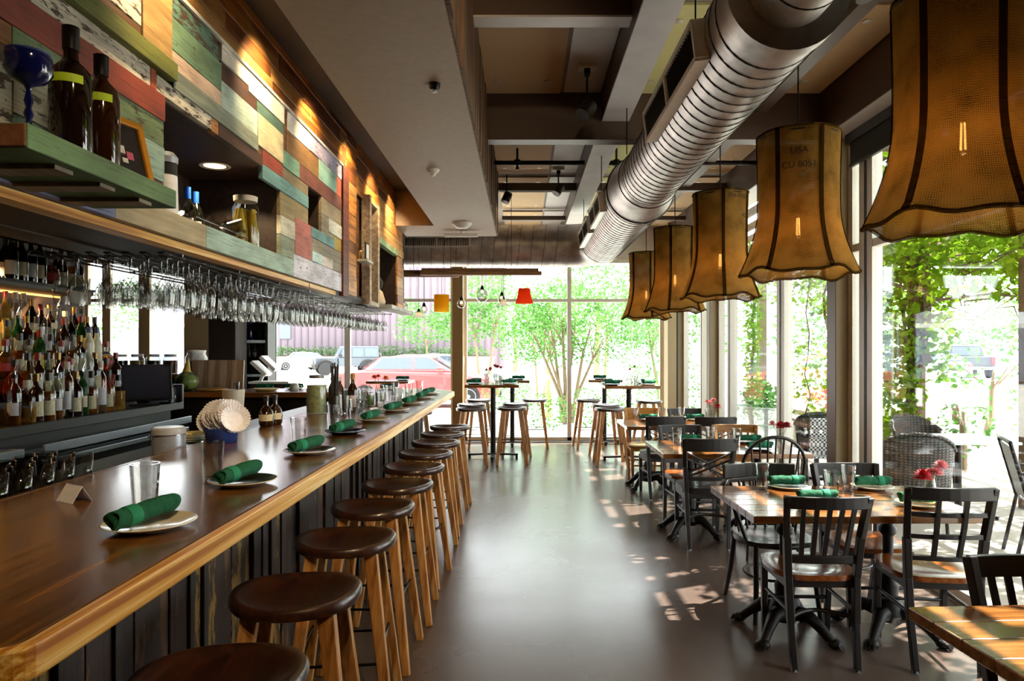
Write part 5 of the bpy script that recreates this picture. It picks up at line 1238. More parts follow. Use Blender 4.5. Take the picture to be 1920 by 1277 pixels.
for q in range(5): MB().tube([(-.06, -.28+.14*q, .03), (-.06, -.28+.14*q, .003), (.075, -.28+.14*q, .003), (.075, -.28+.14*q, .03)], .002, 5).build('rib', dark_steel, t)
t = thing('wooden_fan', 'pale ribbed bowl edge seen in the small cabinet niche', 'bowl', (-1.50, 4.58, 2.3725))
for q in range(5):
    MB().tube([(.01, -.07+.02*q, .006), (.05, -.09+.025*q, .09), (.03, -.06+.02*q, .18)], .006, 6).build('rib', honey_wood, t)
MB().box(-.02, .05, -.08, .05, 0, .006).build('bowl_foot', honey_wood, t)
t = thing('framed_card', 'small white framed card on the little ledge beyond the painted planks', 'card', (-1.33, 5.85, 2.3205)); MB().box(-.006, .006, -.06, .06, 0, .15).build('card_frame', plain('card_dark', '#2a2220', .5), t); MB().box(.006, .008, -.045, .045, .015, .135).build('card_face', white_plain, t)
t = thing('bear_figure', 'small dark and cream carved figure in the far cabinet niche', 'figure', (-1.53, 7.15, 2.0005))
MB().lathe([(0, 0), (.08, 0), (.10, .06), (.07, .16), (.04, .19), (0, .2)], 18).build('body', plain('figure_cream', '#cbb89a', .7), t, smooth='all'); MB().ball((0, 0, .25), .075).build('head', plain('figure_dark', '#1f1511', .8), t, smooth='all'); MB().box(-.1, .1, -.12, .12, -.0, .03).build('plinth', niche_wood, t)
for i, yy in enumerate((6.1, 6.45)):
    t = thing('carved_mask', ['pale carved mask in the nearer box frame', 'pale carved mask in the farther box frame'][i], 'ornament', (-1.46, yy, 2.0205)); MB().box(-.04, .04, -.05, .05, 0, .30).build('stand', niche_wood, t); MB().ball((0.02, 0, .36), .06, sc=(.5, .8, 1.1)).build('face', plain('mask_cream', '#c4a46a', .6) if i == 0 else bpy.data.materials['mask_cream'], t, smooth='all')
# ------------------------------------------------------------------ dining tables
iron = plain('cast_iron', '#14100e', 0.5, 0.4)
def make_table(lab, X0, X1, Y0, Y1, rz=0.0):
    cx, cy = (X0+X1)/2, (Y0+Y1)/2; hx, hy = (X1-X0)/2, (Y1-Y0)/2
    t = thing('dining_table', lab, 'table', (cx, cy, 0), rz, 'wooden dining tables')
    m = MB(); k = 6
    for i in range(k): m.box(-hx, hx, -hy+2*hy*i/k, -hy+2*hy*(i+1)/k-.0008, .697, .735)
    m.build('table_top', table_wood, t, bevel=.004)
    for sx in (-1, 1):
        px = sx*(hx-.30)
        p = thing('pedestal', None, None); p.parent = t; p.location = (px, 0, 0)
        p = None
        m = MB(); m.lathe([(.03, .695), (.03, .60), (.045, .58), (.045, .56), (.028, .54), (.026, .35), (.04, .30), (.055, .27), (.05, .22), (.075, .17), (.09, .12), (.06, .08), (0, .07)], 20, (px, 0, 0)); m.box(px-.05, px+.05, -.24, .24, .675, .697)
        ped = m.build('pedestal', iron, t, smooth=True)
        for a in (PI/4, 3*PI/4, 5*PI/4, 7*PI/4):
            d = Vector((math.cos(a), math.sin(a), 0)); o = Vector((px, 0, 0))
            f = MB(); f.tube([o+d*.05+Vector((0, 0, .13)), o+d*.13+Vector((0, 0, .135)), o+d*.20+Vector((0, 0, .08)), o+d*.25+Vector((0, 0, .035))], [.045, .036, .026, .024], 10)
            f.ball(tuple(o+d*.265+Vector((0, 0, .026))), .032, sc=(1.2, 1.2, .8))
            for q in (-1, 0, 1):
                s_ = Vector((-d.y, d.x, 0)); f.tube([o+d*.25+s_*.016*q+Vector((0, 0, .04)), o+d*.29+s_*.02*q+Vector((0, 0, .03)), o+d*.305+s_*.02*q+Vector((0, 0, .006))], [.011, .011, .006], 6)
            f.build('claw_foot', iron, ped, smooth=True)
    return t
for o in list(bpy.data.objects):
    pass
def fix_empty_pedestals():
    for o in [o for o in bpy.data.objects if o.type == 'EMPTY' and o.name.startswith('pedestal')]: bpy.data.objects.remove(o)
T1 = make_table('wooden dining table nearest the middle of the room with slat back and grid back chairs', 1.135, 2.30, 3.354, 4.11, .006)
fix_empty_pedestals()
T2 = make_table('wooden dining table with the hoop back chair, second from the front along the windows', 1.11, 2.29, 5.365, 6.17); fix_empty_pedestals()
T3 = make_table('wooden dining table in front of the honey coloured chair, farthest along the windows', 1.12, 2.28, 7.29, 8.08); fix_empty_pedestals()
T0 = make_table('wooden dining table cut off by the bottom corner of the picture', 1.245, 2.38, 1.46, 2.20, .05); fix_empty_pedestals()

# ------------------------------------------------------------------ dining chairs (local +y is the way a sitter faces)
def seat_mesh(m, w0=.19, w1=.215, d=.20, z=.45, th=.028, dip=.012):
    n = 12; rings = 22
    def outline(k):
        a = 2*PI*k/40; c, s = math.cos(a), math.sin(a)
        e = .55; x = math.copysign(abs(c)**e, c); y = math.copysign(abs(s)**e, s)
        w = w0+(w1-w0)*(y+1)/2
        return x*w, y*d
    vs = []; fs = []; K = 40; R = 7
    for i in range(R+1):
        f = 1-i/R*.98
        for k in range(K):
            x, y = outline(k); rr = f
            zz = z-dip*max(0, 1-((rr/.75)**2))
            vs.append((x*rr, y*rr, zz))
    for i in range(R):
        for k in range(K): fs.append((i*K+k, i*K+(k+1) % K, (i+1)*K+(k+1) % K, (i+1)*K+k))
    fs.append(tuple(R*K+k for k in range(K)))
    b = len(vs)
    for k in range(K): x, y = outline(k); vs.append((x*.985, y*.985, z-th))
    for k in range(K): fs.append((k, b+k, b+(k+1) % K, (k+1) % K))
    fs.append(tuple(b+k for k in range(K-1, -1, -1)))
    m.add(vs, fs); return m
def arc(p, q, bow, n=9, axis=(0, -1, 0)):
    p, q, ax = Vector(p), Vector(q), Vector(axis)
    return [p.lerp(q, i/n)+ax*bow*math.sin(PI*i/n) for i in range(n+1)]
def rail(m, pts, h, th):
    """one smooth board bent along pts"""
    pts = [Vector(p) for p in pts]; k = len(pts); vs = []
    for i, p in enumerate(pts):
        tg = (pts[min(i+1, k-1)]-pts[max(i-1, 0)]).normalized(); sd = Vector((0, 0, 1)).cross(tg).normalized()
        up = tg.cross(sd).normalized()*(1 if tg.cross(sd).z > 0 else -1)
        vs += [p-sd*th/2-up*h/2, p+sd*th/2-up*h/2, p+sd*th/2+up*h/2, p-sd*th/2+up*h/2]
    fs = [(3, 2, 1, 0), tuple(4*(k-1)+j for j in range(4))]
    for i in range(k-1):
        for j in range(4): fs.append((4*i+j, 4*i+(j+1) % 4, 4*i+4+(j+1) % 4, 4*i+4+j))
    m.add(vs, fs)
def make_chair(kind, label, seatm, wood_m=None, group='dining chairs'):
    wm = wood_m or chair_wood
    t = thing('dining_chair', label, 'chair', (0, 0, 0), 0, group)
    yb, zt = -.205, .845
    if kind in ('slat', 'grid', 'cross', 'plain', 'panel'):
        if kind == 'grid': zt = .895
        if kind == 'cross': zt = .865
        pad = kind in ('cross',)
        if pad:
            m = seat_mesh(MB(), .18, .205, .195, .47, .045, -.006)
        else: m = seat_mesh(MB())
        m.build('seat', seatm, t, smooth=True)
        fr = MB(); fr.box(-.165, .165, -.18, -.155, .385, .425); fr.box(-.175, .175, .135, .16, .385, .425)
        for s in (-1, 1): fr.bar((s*.165, -.17, .405), (s*.175, .15, .405), .022, .04)
        fr.build('seat_rail', wm, t, bevel=.003)
        for s in (-1, 1):
            MB().bar((s*.172, .155, .425), (s*.165, .165, 0), .034, .034, w2=.028, d2=.028).build('leg', wm, t, bevel=.004)
            m = MB(); pts = [(s*.15, -.235, 0), (s*.158, -.20, .22), (s*.165, -.185, .44), (s*.178, -.205, .64), (s*.195, -.255, zt)]
            for a, b, w_ in zip(pts, pts[1:], (.030, .034, .034, .032)): m.bar(a, Vector(b)+Vector((0, 0, .002)), w_, w_+.004)
            m.build('leg', wm, t, bevel=.004)
            MB().lathe([(.017, -.0), (.017, .012)], 10, (s*.15, -.235, .0)).build('foot_glide', steel, t); MB().lathe([(.017, 0), (.017, .012)], 10, (s*.165, .165, 0)).build('foot_glide', steel, t)
        st = MB(); hp = arc((-.158, -.198, .245), (.158, -.198, .245), .10, 10, (0, 1, 0)); st.tube(hp, .011, 8)
        for s in (-1, 1): st.cyl((s*.16, -.2, .27), (s*.168, .16, .27), .010, n=8)
        st.cyl((-.167, .158, .22), (.167, .158, .22), .010, n=8)
        st.build('stretcher', wm, t, smooth=True)
        yt = -.255; tl = (-.195, yt, zt-.03); tr = (.195, yt, zt-.03)
        top = MB()
        if kind == 'panel':
            rail(top, arc((-.205, yt, zt-.11), (.205, yt, zt-.11), .02), .24, .018); top.build('backrest', wm, t, bevel=.006)
        else:
            hgt = {'slat': .06, 'grid': .062, 'cross': .10, 'plain': .075}[kind]
            rail(top, arc((-.20, yt, zt-hgt/2+.005), (.20, yt, zt-hgt/2+.005), .028), hgt, .022); top.build('top_rail', wm, t, bevel=.004)
        if kind in ('slat', 'plain'):
            lo = MB(); rail(lo, arc((-.172, -.19, .53), (.172, -.19, .53), .015), .04, .02); lo.build('lower_rail', wm, t, bevel=.003)
            for q in range(5):
                x = -.115+.0575*q; b_ = -.015*math.cos(x/.17*PI/2)
                MB().bar((x*.92, -.19+b_, .54), (x*1.05, yt+b_*1.7, zt-.055), .024, .012).build('slat', wm, t, bevel=.002)
        if kind == 'grid':
            for z, y in ((.545, -.192), (.655, -.21), (.765, -.232)):
                m = MB(); w_ = .172+(z-.545)*.05; rail(m, arc((-w_, y, z), (w_, y, z), .022), .024, .018); m.build('cross_rail', wm, t, bevel=.002)
            for x in (-.058, .058):
                m = MB(); m.bar((x, -.21, .55), (x*1.06, -.25, .70), .022, .018); m.bar((x*1.06, -.25, .70), (x*1.1, -.275, zt-.05), .022, .018); m.build('spindle', wm, t, bevel=.002)
        if kind == 'cross':
            lo = MB(); rail(lo, arc((-.17, -.19, .545), (.17, -.19, .545), .01), .03, .018); lo.build('lower_rail', wm, t, bevel=.003)
            for dz in (0, .05):
                for s in (-1, 1):
                    MB().bar((s*.168, -.192+.003*s, .555+dz*.6), (-s*.182, -.238+.003*s, zt-.155+dz), .012, .026, up=(0, 1, 0)).build('cross_slat', wm, t, bevel=.002)
    elif kind == 'hoop':
        seat_mesh(MB(), .20, .215, .205, .45, .035, .012).build('seat', seatm, t, smooth=True)
        m = MB(); pts = [(-.20, -.175, .44)]+[(.225*math.cos(a), -.19-.07*max(0, math.sin(a))**.7, .70+.22*math.sin(a)) for a in [PI-PI*j/18 for j in range(19)]]+[(.20, -.175, .44)]
        m.tube(pts, .0125, 10); m.build('hoop', wm, t, smooth=True)
        for q in range(7):
            x = -.15+.05*q; zt_ = .70+.22*math.sqrt(max(0, 1-(x*1.15/.225)**2)); MB().cyl((x*.9, -.185, .445), (x*1.15, -.19-.07*((zt_-.70)/.22)**.7, zt_), .0075, n=8).build('spindle', wm, t, smooth=True)
        for sx in (-1, 1):
            for sy in (-1, 1): MB().tube([(sx*.14, sy*.13, .425), (sx*.165, sy*.165, .22), (sx*.19, sy*.20, 0)], [.015, .019, .012], 10).build('leg', wm, t, smooth=True)
        st = MB(); 
        for sx in (-1, 1): st.cyl((sx*.168, -.168, .20), (sx*.168, .168, .20), .010, n=8)
        st.cyl((-.165, 0, .20), (.165, 0, .20), .010, n=8); st.build('stretcher', wm, t, smooth=True)
    elif kind == 'captain':
        seat_mesh(MB(), .205, .215, .205, .45, .03, .012).build('seat', seatm, t, smooth=True)
        m = MB(); m.tube([(.212*math.cos(a), .205*math.sin(a), .428) for a in [2*PI*j/30 for j in range(30)]], .016, 8, closed=True); m.build('seat_ring', wm, t, smooth=True)
        m = MB(); pts = [(-.275, .08, .66), (-.28, -.02, .675), (-.262, -.14, .70), (-.20, -.225, .73), (0, -.262, .74), (.20, -.225, .73), (.262, -.14, .70), (.28, -.02, .675), (.275, .08, .66)]
        rail(m, pts, .028, .045)
        m.build('arm_rail', wm, t, bevel=.006)
        m = MB(); rail(m, arc((-.23, -.20, .79), (.23, -.20, .79), .06), .09, .022); m.build('top_rail', wm, t, bevel=.006)
        for q in range(8):
            a = -PI/2-1.15+2.3*q/7; MB().cyl((.19*math.cos(a), .185*math.sin(a), .45), (.262*math.cos(a), .25*math.sin(a), .73), .008, n=8).build('spindle', wm, t, smooth=True)
        for sx in (-1, 1):
            MB().tube([(sx*.20, .10, .45), (sx*.27, .07, .66)], .012, 8).build('arm_post', wm, t, smooth=True)
            MB().tube([(sx*.165, .165, .43), (sx*.175, .19, .2), (sx*.19, .215, 0)], [.017, .016, .013], 10).build('leg', wm, t, smooth=True)
            MB().tube([(sx*.165, -.165, .43), (sx*.18, -.20, .2), (sx*.20, -.25, 0)], [.017, .016, .013], 10).build('leg', wm, t, smooth=True)
        st = MB(); st.tube([(.165*math.cos(a), .165*math.sin(a), .22) for a in [2*PI*j/28 for j in range(28)]], .008, 7, closed=True); st.build('stretcher_ring', wm, t, smooth=True)
    return t
def place(c, x, y, rz): c.location = (x, y, 0); c.rotation_euler = (0, 0, rz); return c
place(make_chair('slat', 'dark slat back chair with glossy orange brown seat, nearest full chair in the aisle', seat_wood), 1.475, 3.53, -.03)
place(make_chair('grid', 'dark chair with a square grid back at the dining table nearest the glass door', seat_wood), 2.065, 3.50, -.10)
place(make_chair('captain', 'low round captain chair with curved arms on the window end of the first table gap', vinyl_black), 1.50, 4.09, PI+.05)
c = make_chair('plain', 'dark slat back chair behind the napkin and plate next to the tan column', seat_wood); place(c, 2.0, 3.98, PI)
cc = make_chair('cross', 'dark crossed back chair with black padded seat at the aisle end of the second table', vinyl_black); place(cc, 1.455, 5.53, -.02)
place(make_chair('hoop', 'dark hoop back spindle chair at the second table', seat_wood), 1.86, 5.22, -.05)
dup(c, (1.50, 6.14, 0), PI+.1, 'dark slat back chair on the far side of the second table, aisle side')
place(make_chair('plain', 'pale wood chair on the far side of the second table, window side', honey_wood, wood('pale_chair_wood', '#8a5a30', '#b98a50', 'X', .4)), 1.98, 6.18, PI-.1)
dup(cc, (1.47, 7.30, 0), .05, 'dark crossed back chair at the aisle end of the third table')
dup(cc, (2.0, 7.25, 0), -.06, 'dark crossed back chair at the window end of the third table')
place(make_chair('panel', 'honey coloured chair with a solid panel back at the far side of the third table', honey_wood, honey_wood), 1.44, 8.02, PI)
dup(c, (1.98, 7.98, 0), PI+.08, 'dark slat back chair on the far side of the third table, window side')
dup(c, (1.70, 2.06, 0), PI-.08, 'dark chair showing only its top rail above the table in the bottom corner')

# ------------------------------------------------------------------ settings on the dining tables
def setting(x, y, n, w_, rz, plate=pD):
    x, y = x*1.0316, y*1.0316
    pl_ = once(plate, (x, y, .7355), rz, f'plate under the {w_}', 'plates on the dining tables')
    c = once(nap, (x, y, .7355+.047), PI/2+rz, f'green napkin roll {w_}', 'rolled napkins on the dining tables')
for x, y, w_, rz, p in [
    (1.52, 3.92, 'at the far aisle side of the nearest whole table', .02, pB), (1.52, 3.52, 'behind the slat back chair at the nearest whole table', .05, pB), (2.0, 3.90, 'at the far window side of the nearest whole table', .03, pA), (2.02, 3.47, 'behind the grid back chair', -.06, pD),
    (1.42, 5.82, 'at the far aisle side of the second table', 0, pB), (1.45, 5.42, 'behind the crossed back chair at the second table', 0, pB), (1.93, 5.82, 'at the far window side of the second table', 0, pB), (1.88, 5.40, 'behind the hoop back chair', .05, pC),
    (1.42, 7.70, 'at the far aisle side of the third table', 0, pB), (1.45, 7.28, 'at the near aisle side of the third table', 0, pC), (1.95, 7.70, 'at the far window side of the third table', 0, pB), (1.95, 7.28, 'at the near window side of the third table', 0, pB),
    (1.62, 1.98, 'on the table in the bottom corner', .9, pB)]:
    setting(x, y, 0, w_, rz, p)
for x, y, lab in [(1.36, 3.87, 'aisle corner glass on the nearest whole table'), (1.66, 3.66, 'short glass in the middle of the nearest whole table'), (1.83, 3.83, 'glass beside the far white plate on the nearest whole table'),
                  (1.29, 5.68, 'aisle corner glass on the second table'), (1.58, 5.74, 'second glass from the aisle on the second table'), (1.76, 5.62, 'third glass from the aisle on the second table'),
                  (1.28, 7.72, 'aisle corner glass on the third table'), (1.57, 7.66, 'second glass from the aisle on the third table'), (1.80, 7.72, 'third glass from the aisle on the third table'), (2.05, 7.5, 'glass by the flowers on the third table'),
                  (1.50, 1.92, 'glass at the edge of the table in the bottom corner')]:
    once(gl, (x*1.0316, y*1.0316, .7355), 0, lab, 'drinking glasses on the dining tables')
flower('flower_vase', 'vase with one red and two pink flowers on the nearest whole table', (2.27, 3.80, .7355), .12, [(-.05, -.02, 0, f_red, .062), (.04, .0, .015, f_pink, .045), (.075, .02, .05, f_pink, .05), (.02, .03, .01, f_pink, .04)])
flower('flower_vase', 'vase with bright red flowers on the second table', (2.2, 5.80, .7355), .16, [(-.01, 0, .01, f_red, .055), (.05, 0, .015, f_red, .055), (-.07, .01, .03, f_pink, .045), (.01, .03, .02, f_red, .05)])
flower('flower_vase', 'vase with pink and red flowers on the third table', (2.16, 7.68, .7355), .19, [(-.05, 0, .03, f_pink, .05), (.04, 0, -.01, f_red, .055), (0, .02, .06, f_pink, .045), (-.08, .0, .05, f_coral, .03)])

# ------------------------------------------------------------------ high tables
def high_table(lab, cx, cy, w_, d):
    t = thing('high_table', lab, 'table', (cx, cy, 0), 0, 'high tables by the end window')
    m = MB(); m.box(-w_/2, w_/2, -d/2, d/2, 1.028, 1.07); m.build('table_top', table_wood, t, bevel=.005)
    MB().lathe([(.12, 1.027), (.12, 1.015), (.038, 1.0), (.038, .06)], 22).build('column', iron, t, smooth=True)
    for k in range(4):
        a = k*PI/2; d_ = Vector((math.cos(a), math.sin(a), 0))
        f = MB(); f.bar(Vector((0, 0, .06)), d_*(.36 if w_ > .6 else .24)+Vector((0, 0, .05)), .05, .024); f.cyl(tuple(d_*(.34 if w_ > .6 else .22)+Vector((0, 0, .04))), tuple(d_*(.34 if w_ > .6 else .22)), .018, n=10); f.build('base_foot', iron, t, bevel=.003)
    return t
high_table('high table with red flowers next to the ochre column', -.42, 9.85, .76, .74)
high_table('high table against the end window behind the flowered high table', -.16, 11.12, .56, .5)
high_table('high table in the window corner beside the tan columns', 1.50, 9.6, .76, .74)
high_table('high table against the end window behind the window corner table', 1.36, 11.3, .56, .44)
high_table('high table beyond the bar end in front of the red car', -2.1, 10.9, .66, .6)
HZ = 1.0705
for cx, cy, w_ in [(-.42, 9.85, 'flowered high table'), (1.50, 9.6, 'window corner high table')]:
    for k, (dx, dy) in enumerate([(-.26, -.22), (.24, -.22), (-.26, .22), (.24, .22)]):
        once(pB if k % 2 else pC, (cx+dx, cy+dy, HZ), 0, f'{ORD[k]} plate on the {w_}', 'plates on the high tables')
        once(nap, (cx+dx, cy+dy, HZ+.047), PI/2+.5*k, f'{ORD[k]} green napkin roll on the {w_}', 'napkin rolls on the high tables')
    for k, (dx, dy) in enumerate([(-.08, -.26), (.06, -.28), (-.1, .1), (.12, .05), (.10, .25)]):
        once(gl, (cx+dx, cy+dy, HZ), 0, f'{ORD[k]} glass on the {w_}', 'glasses on the high tables')
for cx, cy, w_ in [(-.06, 11.1, 'high table against the end window near the ochre column'), (1.28, 11.28, 'high table against the end window near the corner'), (-1.9, 10.85, 'high table beyond the bar end')]:
    once(pC, (cx, cy, HZ), 0, f'plate on the {w_}', 'plates on the high tables'); once(nap, (cx, cy, HZ+.047), PI/2, f'napkin roll on the {w_}', 'napkin rolls on the high tables')
flower('flower_vase', 'vase with dark red flowers on the high table by the ochre column', (-.40, 9.9, HZ), .20, [(-.06, 0, .0, f_coral, .06), (.04, 0, .03, f_red, .06), (-.12, .02, -.01, f_coral, .045), (.09, .02, .02, f_red, .05), (0, .03, .05, f_coral, .05)])
flower('flower_vase', 'vase with a few red flowers on the high table in the window corner', (1.55, 9.65, HZ), .20, [(-.03, 0, .0, f_red, .05), (.04, 0, .05, f_coral, .04)])

# ------------------------------------------------------------------ burlap shades
def shade_pts(n, H, lob, prof, ph):
    out = []
    for (z, r) in prof:
        ring = []
        for j in range(n):
            a = 2*PI*j/n
            k = 1-lob*(1-abs(math.cos(3*(a-ph))))*.9
            ring.append((r*k*math.cos(a), r*k*math.sin(a), z+(.012*math.sin(5*a+2)+.008*math.sin(9*a) if z < -H+.02 else 0)))
        out.append(ring)
    return out
def pendant(x, y, ztop, H, lab, ph, s=1.0, texts=()):
    t = thing('burlap_pendant', lab, 'pendant lamp', (x, y, ztop), 0, 'burlap sack pendants')
    n = 54; prof = []
    for i in range(19):
        u = i/18; prof.append((-H*u, s*(.222+.012*u+.085*max(0, (u-.55)/.45)**1.8-.012*math.sin(PI*u))))
    rings = shade_pts(n, H, .035, prof, ph)
    m = MB(); m.add([p for r in rings for p in r], [(i*n+j, i*n+(j+1) % n, (i+1)*n+(j+1) % n, (i+1)*n+j) for i in range(18) for j in range(n)])
    o = m.build('shade', burlap_mat, t, smooth='all')
    uv = o.data.uv_layers.new(name='uv'); me = o.data
    for pl_ in me.polygons:
        js = [me.vertices[v].co for v in pl_.vertices]; a0 = math.atan2(js[0].y, js[0].x)
        for li, vi in zip(pl_.loop_indices, pl_.vertices):
            c = me.vertices[vi].co; a = math.atan2(c.y, c.x)
            if a-a0 > PI: a -= 2*PI
            if a-a0 < -PI: a += 2*PI
            uv.data[li].uv = (a*.23/.8, c.z/.8)
    sm = o.modifiers.new('cloth', 'SOLIDIFY'); sm.thickness = .004
    for k in range(6):   # sewn side seams
        j = round((ph+k*PI/3)/(2*PI)*n) % n
        ms = MB(); 
        pts = [Vector(r[j])*1.0 for r in rings]
        for a, b in zip(pts, pts[1:]):
            rad = Vector((a.x, a.y, 0)).normalized(); ms.bar(a+rad*.003, b+rad*.003, .024, .006, up=tuple(rad))
        ms.build('side_seam', burlap_seam_shade, t)
    for idx, rr in ((0, .006), (18, .008)):
        ms = MB(); ms.tube([Vector(p)*1.0 for p in rings[idx]], rr, 6, closed=True); ms.build('hem', burlap_seam_shade if idx else burlap_mat, t, smooth=True)
    fr = MB(); r0 = prof[1][1]*.97; fr.tube([(r0*math.cos(a), r0*math.sin(a), -.02) for a in [2*PI*j/24 for j in range(24)]], .005, 6, closed=True)
    for a in (0, PI/2, PI, 3*PI/2): fr.cyl((0, 0, -.02), (r0*math.cos(a), r0*math.sin(a), -.02), .004, n=6)
    fr.build('wire_frame', black_metal, t)
    MB().cyl((0, 0, -.42), (0, 0, ZC-.025-ztop), .0045, n=8).build('cord', black_metal, t)
    MB().lathe([(0, 0), (.05, 0), (.055, -.02), (.02, -.035), (0, -.035)], 18, (0, 0, ZC-.022-ztop)).build('ceiling_rose', black_metal, t, smooth=True)
    MB().lathe([(.018, -.42), (.022, -.40), (.022, -.34), (.01, -.32)], 14).build('socket', black_metal, t, smooth=True)
    b = MB().lathe([(0, -.565), (.02, -.56), (.032, -.53), (.03, -.48), (.016, -.43)], 18, caps=False).build('bulb', bulb_glass, t, smooth='all')
    fl = MB(); 
    for k in range(4):
        a = k*PI/2; fl.cyl((.010*math.cos(a), .010*math.sin(a), -.545), (.007*math.cos(a), .007*math.sin(a), -.45), .0022, n=6)
    fl.build('filament', burnt_bulb, b)
    l = bpy.data.lights.new('pendant_lamp', 'POINT'); l.energy = 2.2; l.color = (1.0, .62, .26); l.shadow_soft_size = .03
    lo = bpy.data.objects.new('pendant_lamp', l); COL.objects.link(lo); lo.parent = t; lo.location = (0, 0, -.59)
    for (body, size, z, ang) in texts:
        tm = text_mesh('printed_letters', body, size, ink, None, Matrix.Identity(4), .0004)
        rr = s*(.222+.012*(-z/H))+.004
        for v in tm.data.vertices:
            a = ang+v.co.x/rr; zz = z+v.co.y
            kk = 1-.035*(1-abs(math.cos(3*(a-ph))))*.9
            dd = v.co.z
            v.co = ((rr*kk+dd)*math.cos(a), (rr*kk+dd)*math.sin(a), zz)
        tm.parent = t
    return t
pendant(1.55, 2.40, 2.80, .80, 'largest burlap sack pendant lamp, cut off by the top edge', .5, 1.0)
pendant(1.52, 3.76, 2.73, .76, 'burlap pendant lamp printed CU 8051 in front of the tan column', .663, .97, [('USA', .05, -.135, -PI/2-.36), ('CU 8051', .048, -.21, -PI/2-.36)])
pendant(1.50, 5.17, 2.73, .78, 'burlap pendant lamp printed 016-1955, third from the front', .384, .94, [('016-1955-', .040, -.05, -PI/2+.384), ('45', .045, -.19, -PI/2+.62)])
pendant(1.50, 6.70, 2.74, .80, 'burlap pendant lamp, fourth from the front', .1, .94)
pendant(1.50, 8.25, 2.72, .78, 'burlap pendant lamp farthest from the front, by the end window', .6, .94)

# ------------------------------------------------------------------ rustic beam lights
def beam_light(y, x0, x1, z, lab):
    t = thing('beam_light', lab, 'pendant light', (x0, y, z), 0, 'reclaimed beams with hanging lamps')
    m = MB(); L = x1-x0
    m.box(0, L, -.045, .045, .0, .05); m.box(.02 if L > 1 else 0, L-.04, -.05, .05, .052, .085)
    m.build('reclaimed_beam', beam_wood, t, bevel=.006)
    for xx in (L*.25, L*.75):
        MB().cyl((xx, 0, .085), (xx, 0, (ZC if x0 > -.3 else ZC)-z-.02), .003, n=6).build('hanger_wire', black_metal, t)
    return t
b1 = beam_light(8.72, -1.30, .25, 2.51, 'long reclaimed wood beam with hanging bulbs in front of the end window')
b2 = beam_light(8.84, -1.60, -.82, 2.50, 'second reclaimed wood beam hung partly behind the bar soffit end')
def hang(parent, x, drop, kind):
    k = parent
    MB().cyl((x, 0, 0), (x, 0, -drop), .003, n=6).build('lamp_cord', black_metal, k)
    MB().lathe([(.008, 0), (.022, -.03), (.026, -.05), (.018, -.055)], 14, (x, 0, -drop+.03)).build('lamp_holder', black_metal, k, smooth=True)
    if kind == 'globe': MB().ball((x, 0, -drop-.10), .085, 22, 14).build('globe_shade', bulb_glass, k, smooth='all')
    if kind == 'small': MB().ball((x, 0, -drop-.065), .055, 18, 12).build('globe_shade', bulb_glass, k, smooth='all')
    if kind == 'bell': MB().lathe([(.02, 0), (.035, -.03), (.05, -.06), (.085, -.085)], 22, (x, 0, -drop+.0), caps=False).build('bell_shade', opal, k, smooth='all')
    if kind == 'drum':
        MB().lathe([(.098, 0), (.098, -.22)], 28, (x, 0, -drop+.03), caps=False).build('drum_shade', lampshade_y, k, smooth='all')
    if kind == 'flare': MB().lathe([(.075, 0), (.08, -.06), (.095, -.13), (.115, -.19)], 28, (x, 0, -drop+.03), caps=False).build('flared_shade', lampshade_r, k, smooth='all')
    if kind not in ('drum', 'flare'):
        MB().ball((x, 0, -drop-.05), .018, 10, 8).build('filament_glow', emit('bulb_glow', '#ffcf8a', 6.0) if 'bulb_glow' not in bpy.data.materials else bpy.data.materials['bulb_glow'], k)
    else: MB().ball((x, 0, -drop-.06), .025, 10, 8).build('filament_glow', bpy.data.materials['bulb_glow'], k)
def clothshade(name, c):
    m, t, out = newmat(name); df = N(t, 'ShaderNodeBsdfDiffuse'); tl = N(t, 'ShaderNodeBsdfTranslucent'); df.inputs[0].default_value = lin(c); tl.inputs[0].default_value = lin(c)
    nz = N(t, 'ShaderNodeTexNoise', i_Scale=200.0); bn = N(t, 'ShaderNodeBump', i_Strength=.2); t.links.new(nz.outputs[0], bn.inputs['Height']); t.links.new(bn.outputs[0], df.inputs['Normal'])
    mx = N(t, 'ShaderNodeMixShader'); mx.inputs[0].default_value = .55; t.links.new(df.outputs[0], mx.inputs[1]); t.links.new(tl.outputs[0], mx.inputs[2]); t.links.new(mx.outputs[0], out.inputs[0]); return m
lampshade_y = clothshade('drum_cloth', '#d9a11e'); lampshade_r = clothshade('red_cloth', '#e0401c')
emit('bulb_glow', '#ffcf8a', 6.0); opal = clothshade('opal_glass', '#f2eee6')
def wx(px, y): return (px-979)*y/1280
for px, drop, kind in [(865, .30, 'small'), (904, .16, 'globe'), (941, .24, 'small'), (944, .30, 'bell'), (983, .20, 'flare')]: hang(b1, wx(px, 8.72)+1.30, drop, kind)
for px, drop, kind in [(785, .44, 'bell'), (795, .36, 'small'), (828, .26, 'drum'), (868, .46, 'bell'), (755, .30, 'globe')]:
    if wx(px, 8.84)+1.60 < .78: hang(b2, wx(px, 8.84)+1.60, drop, kind)
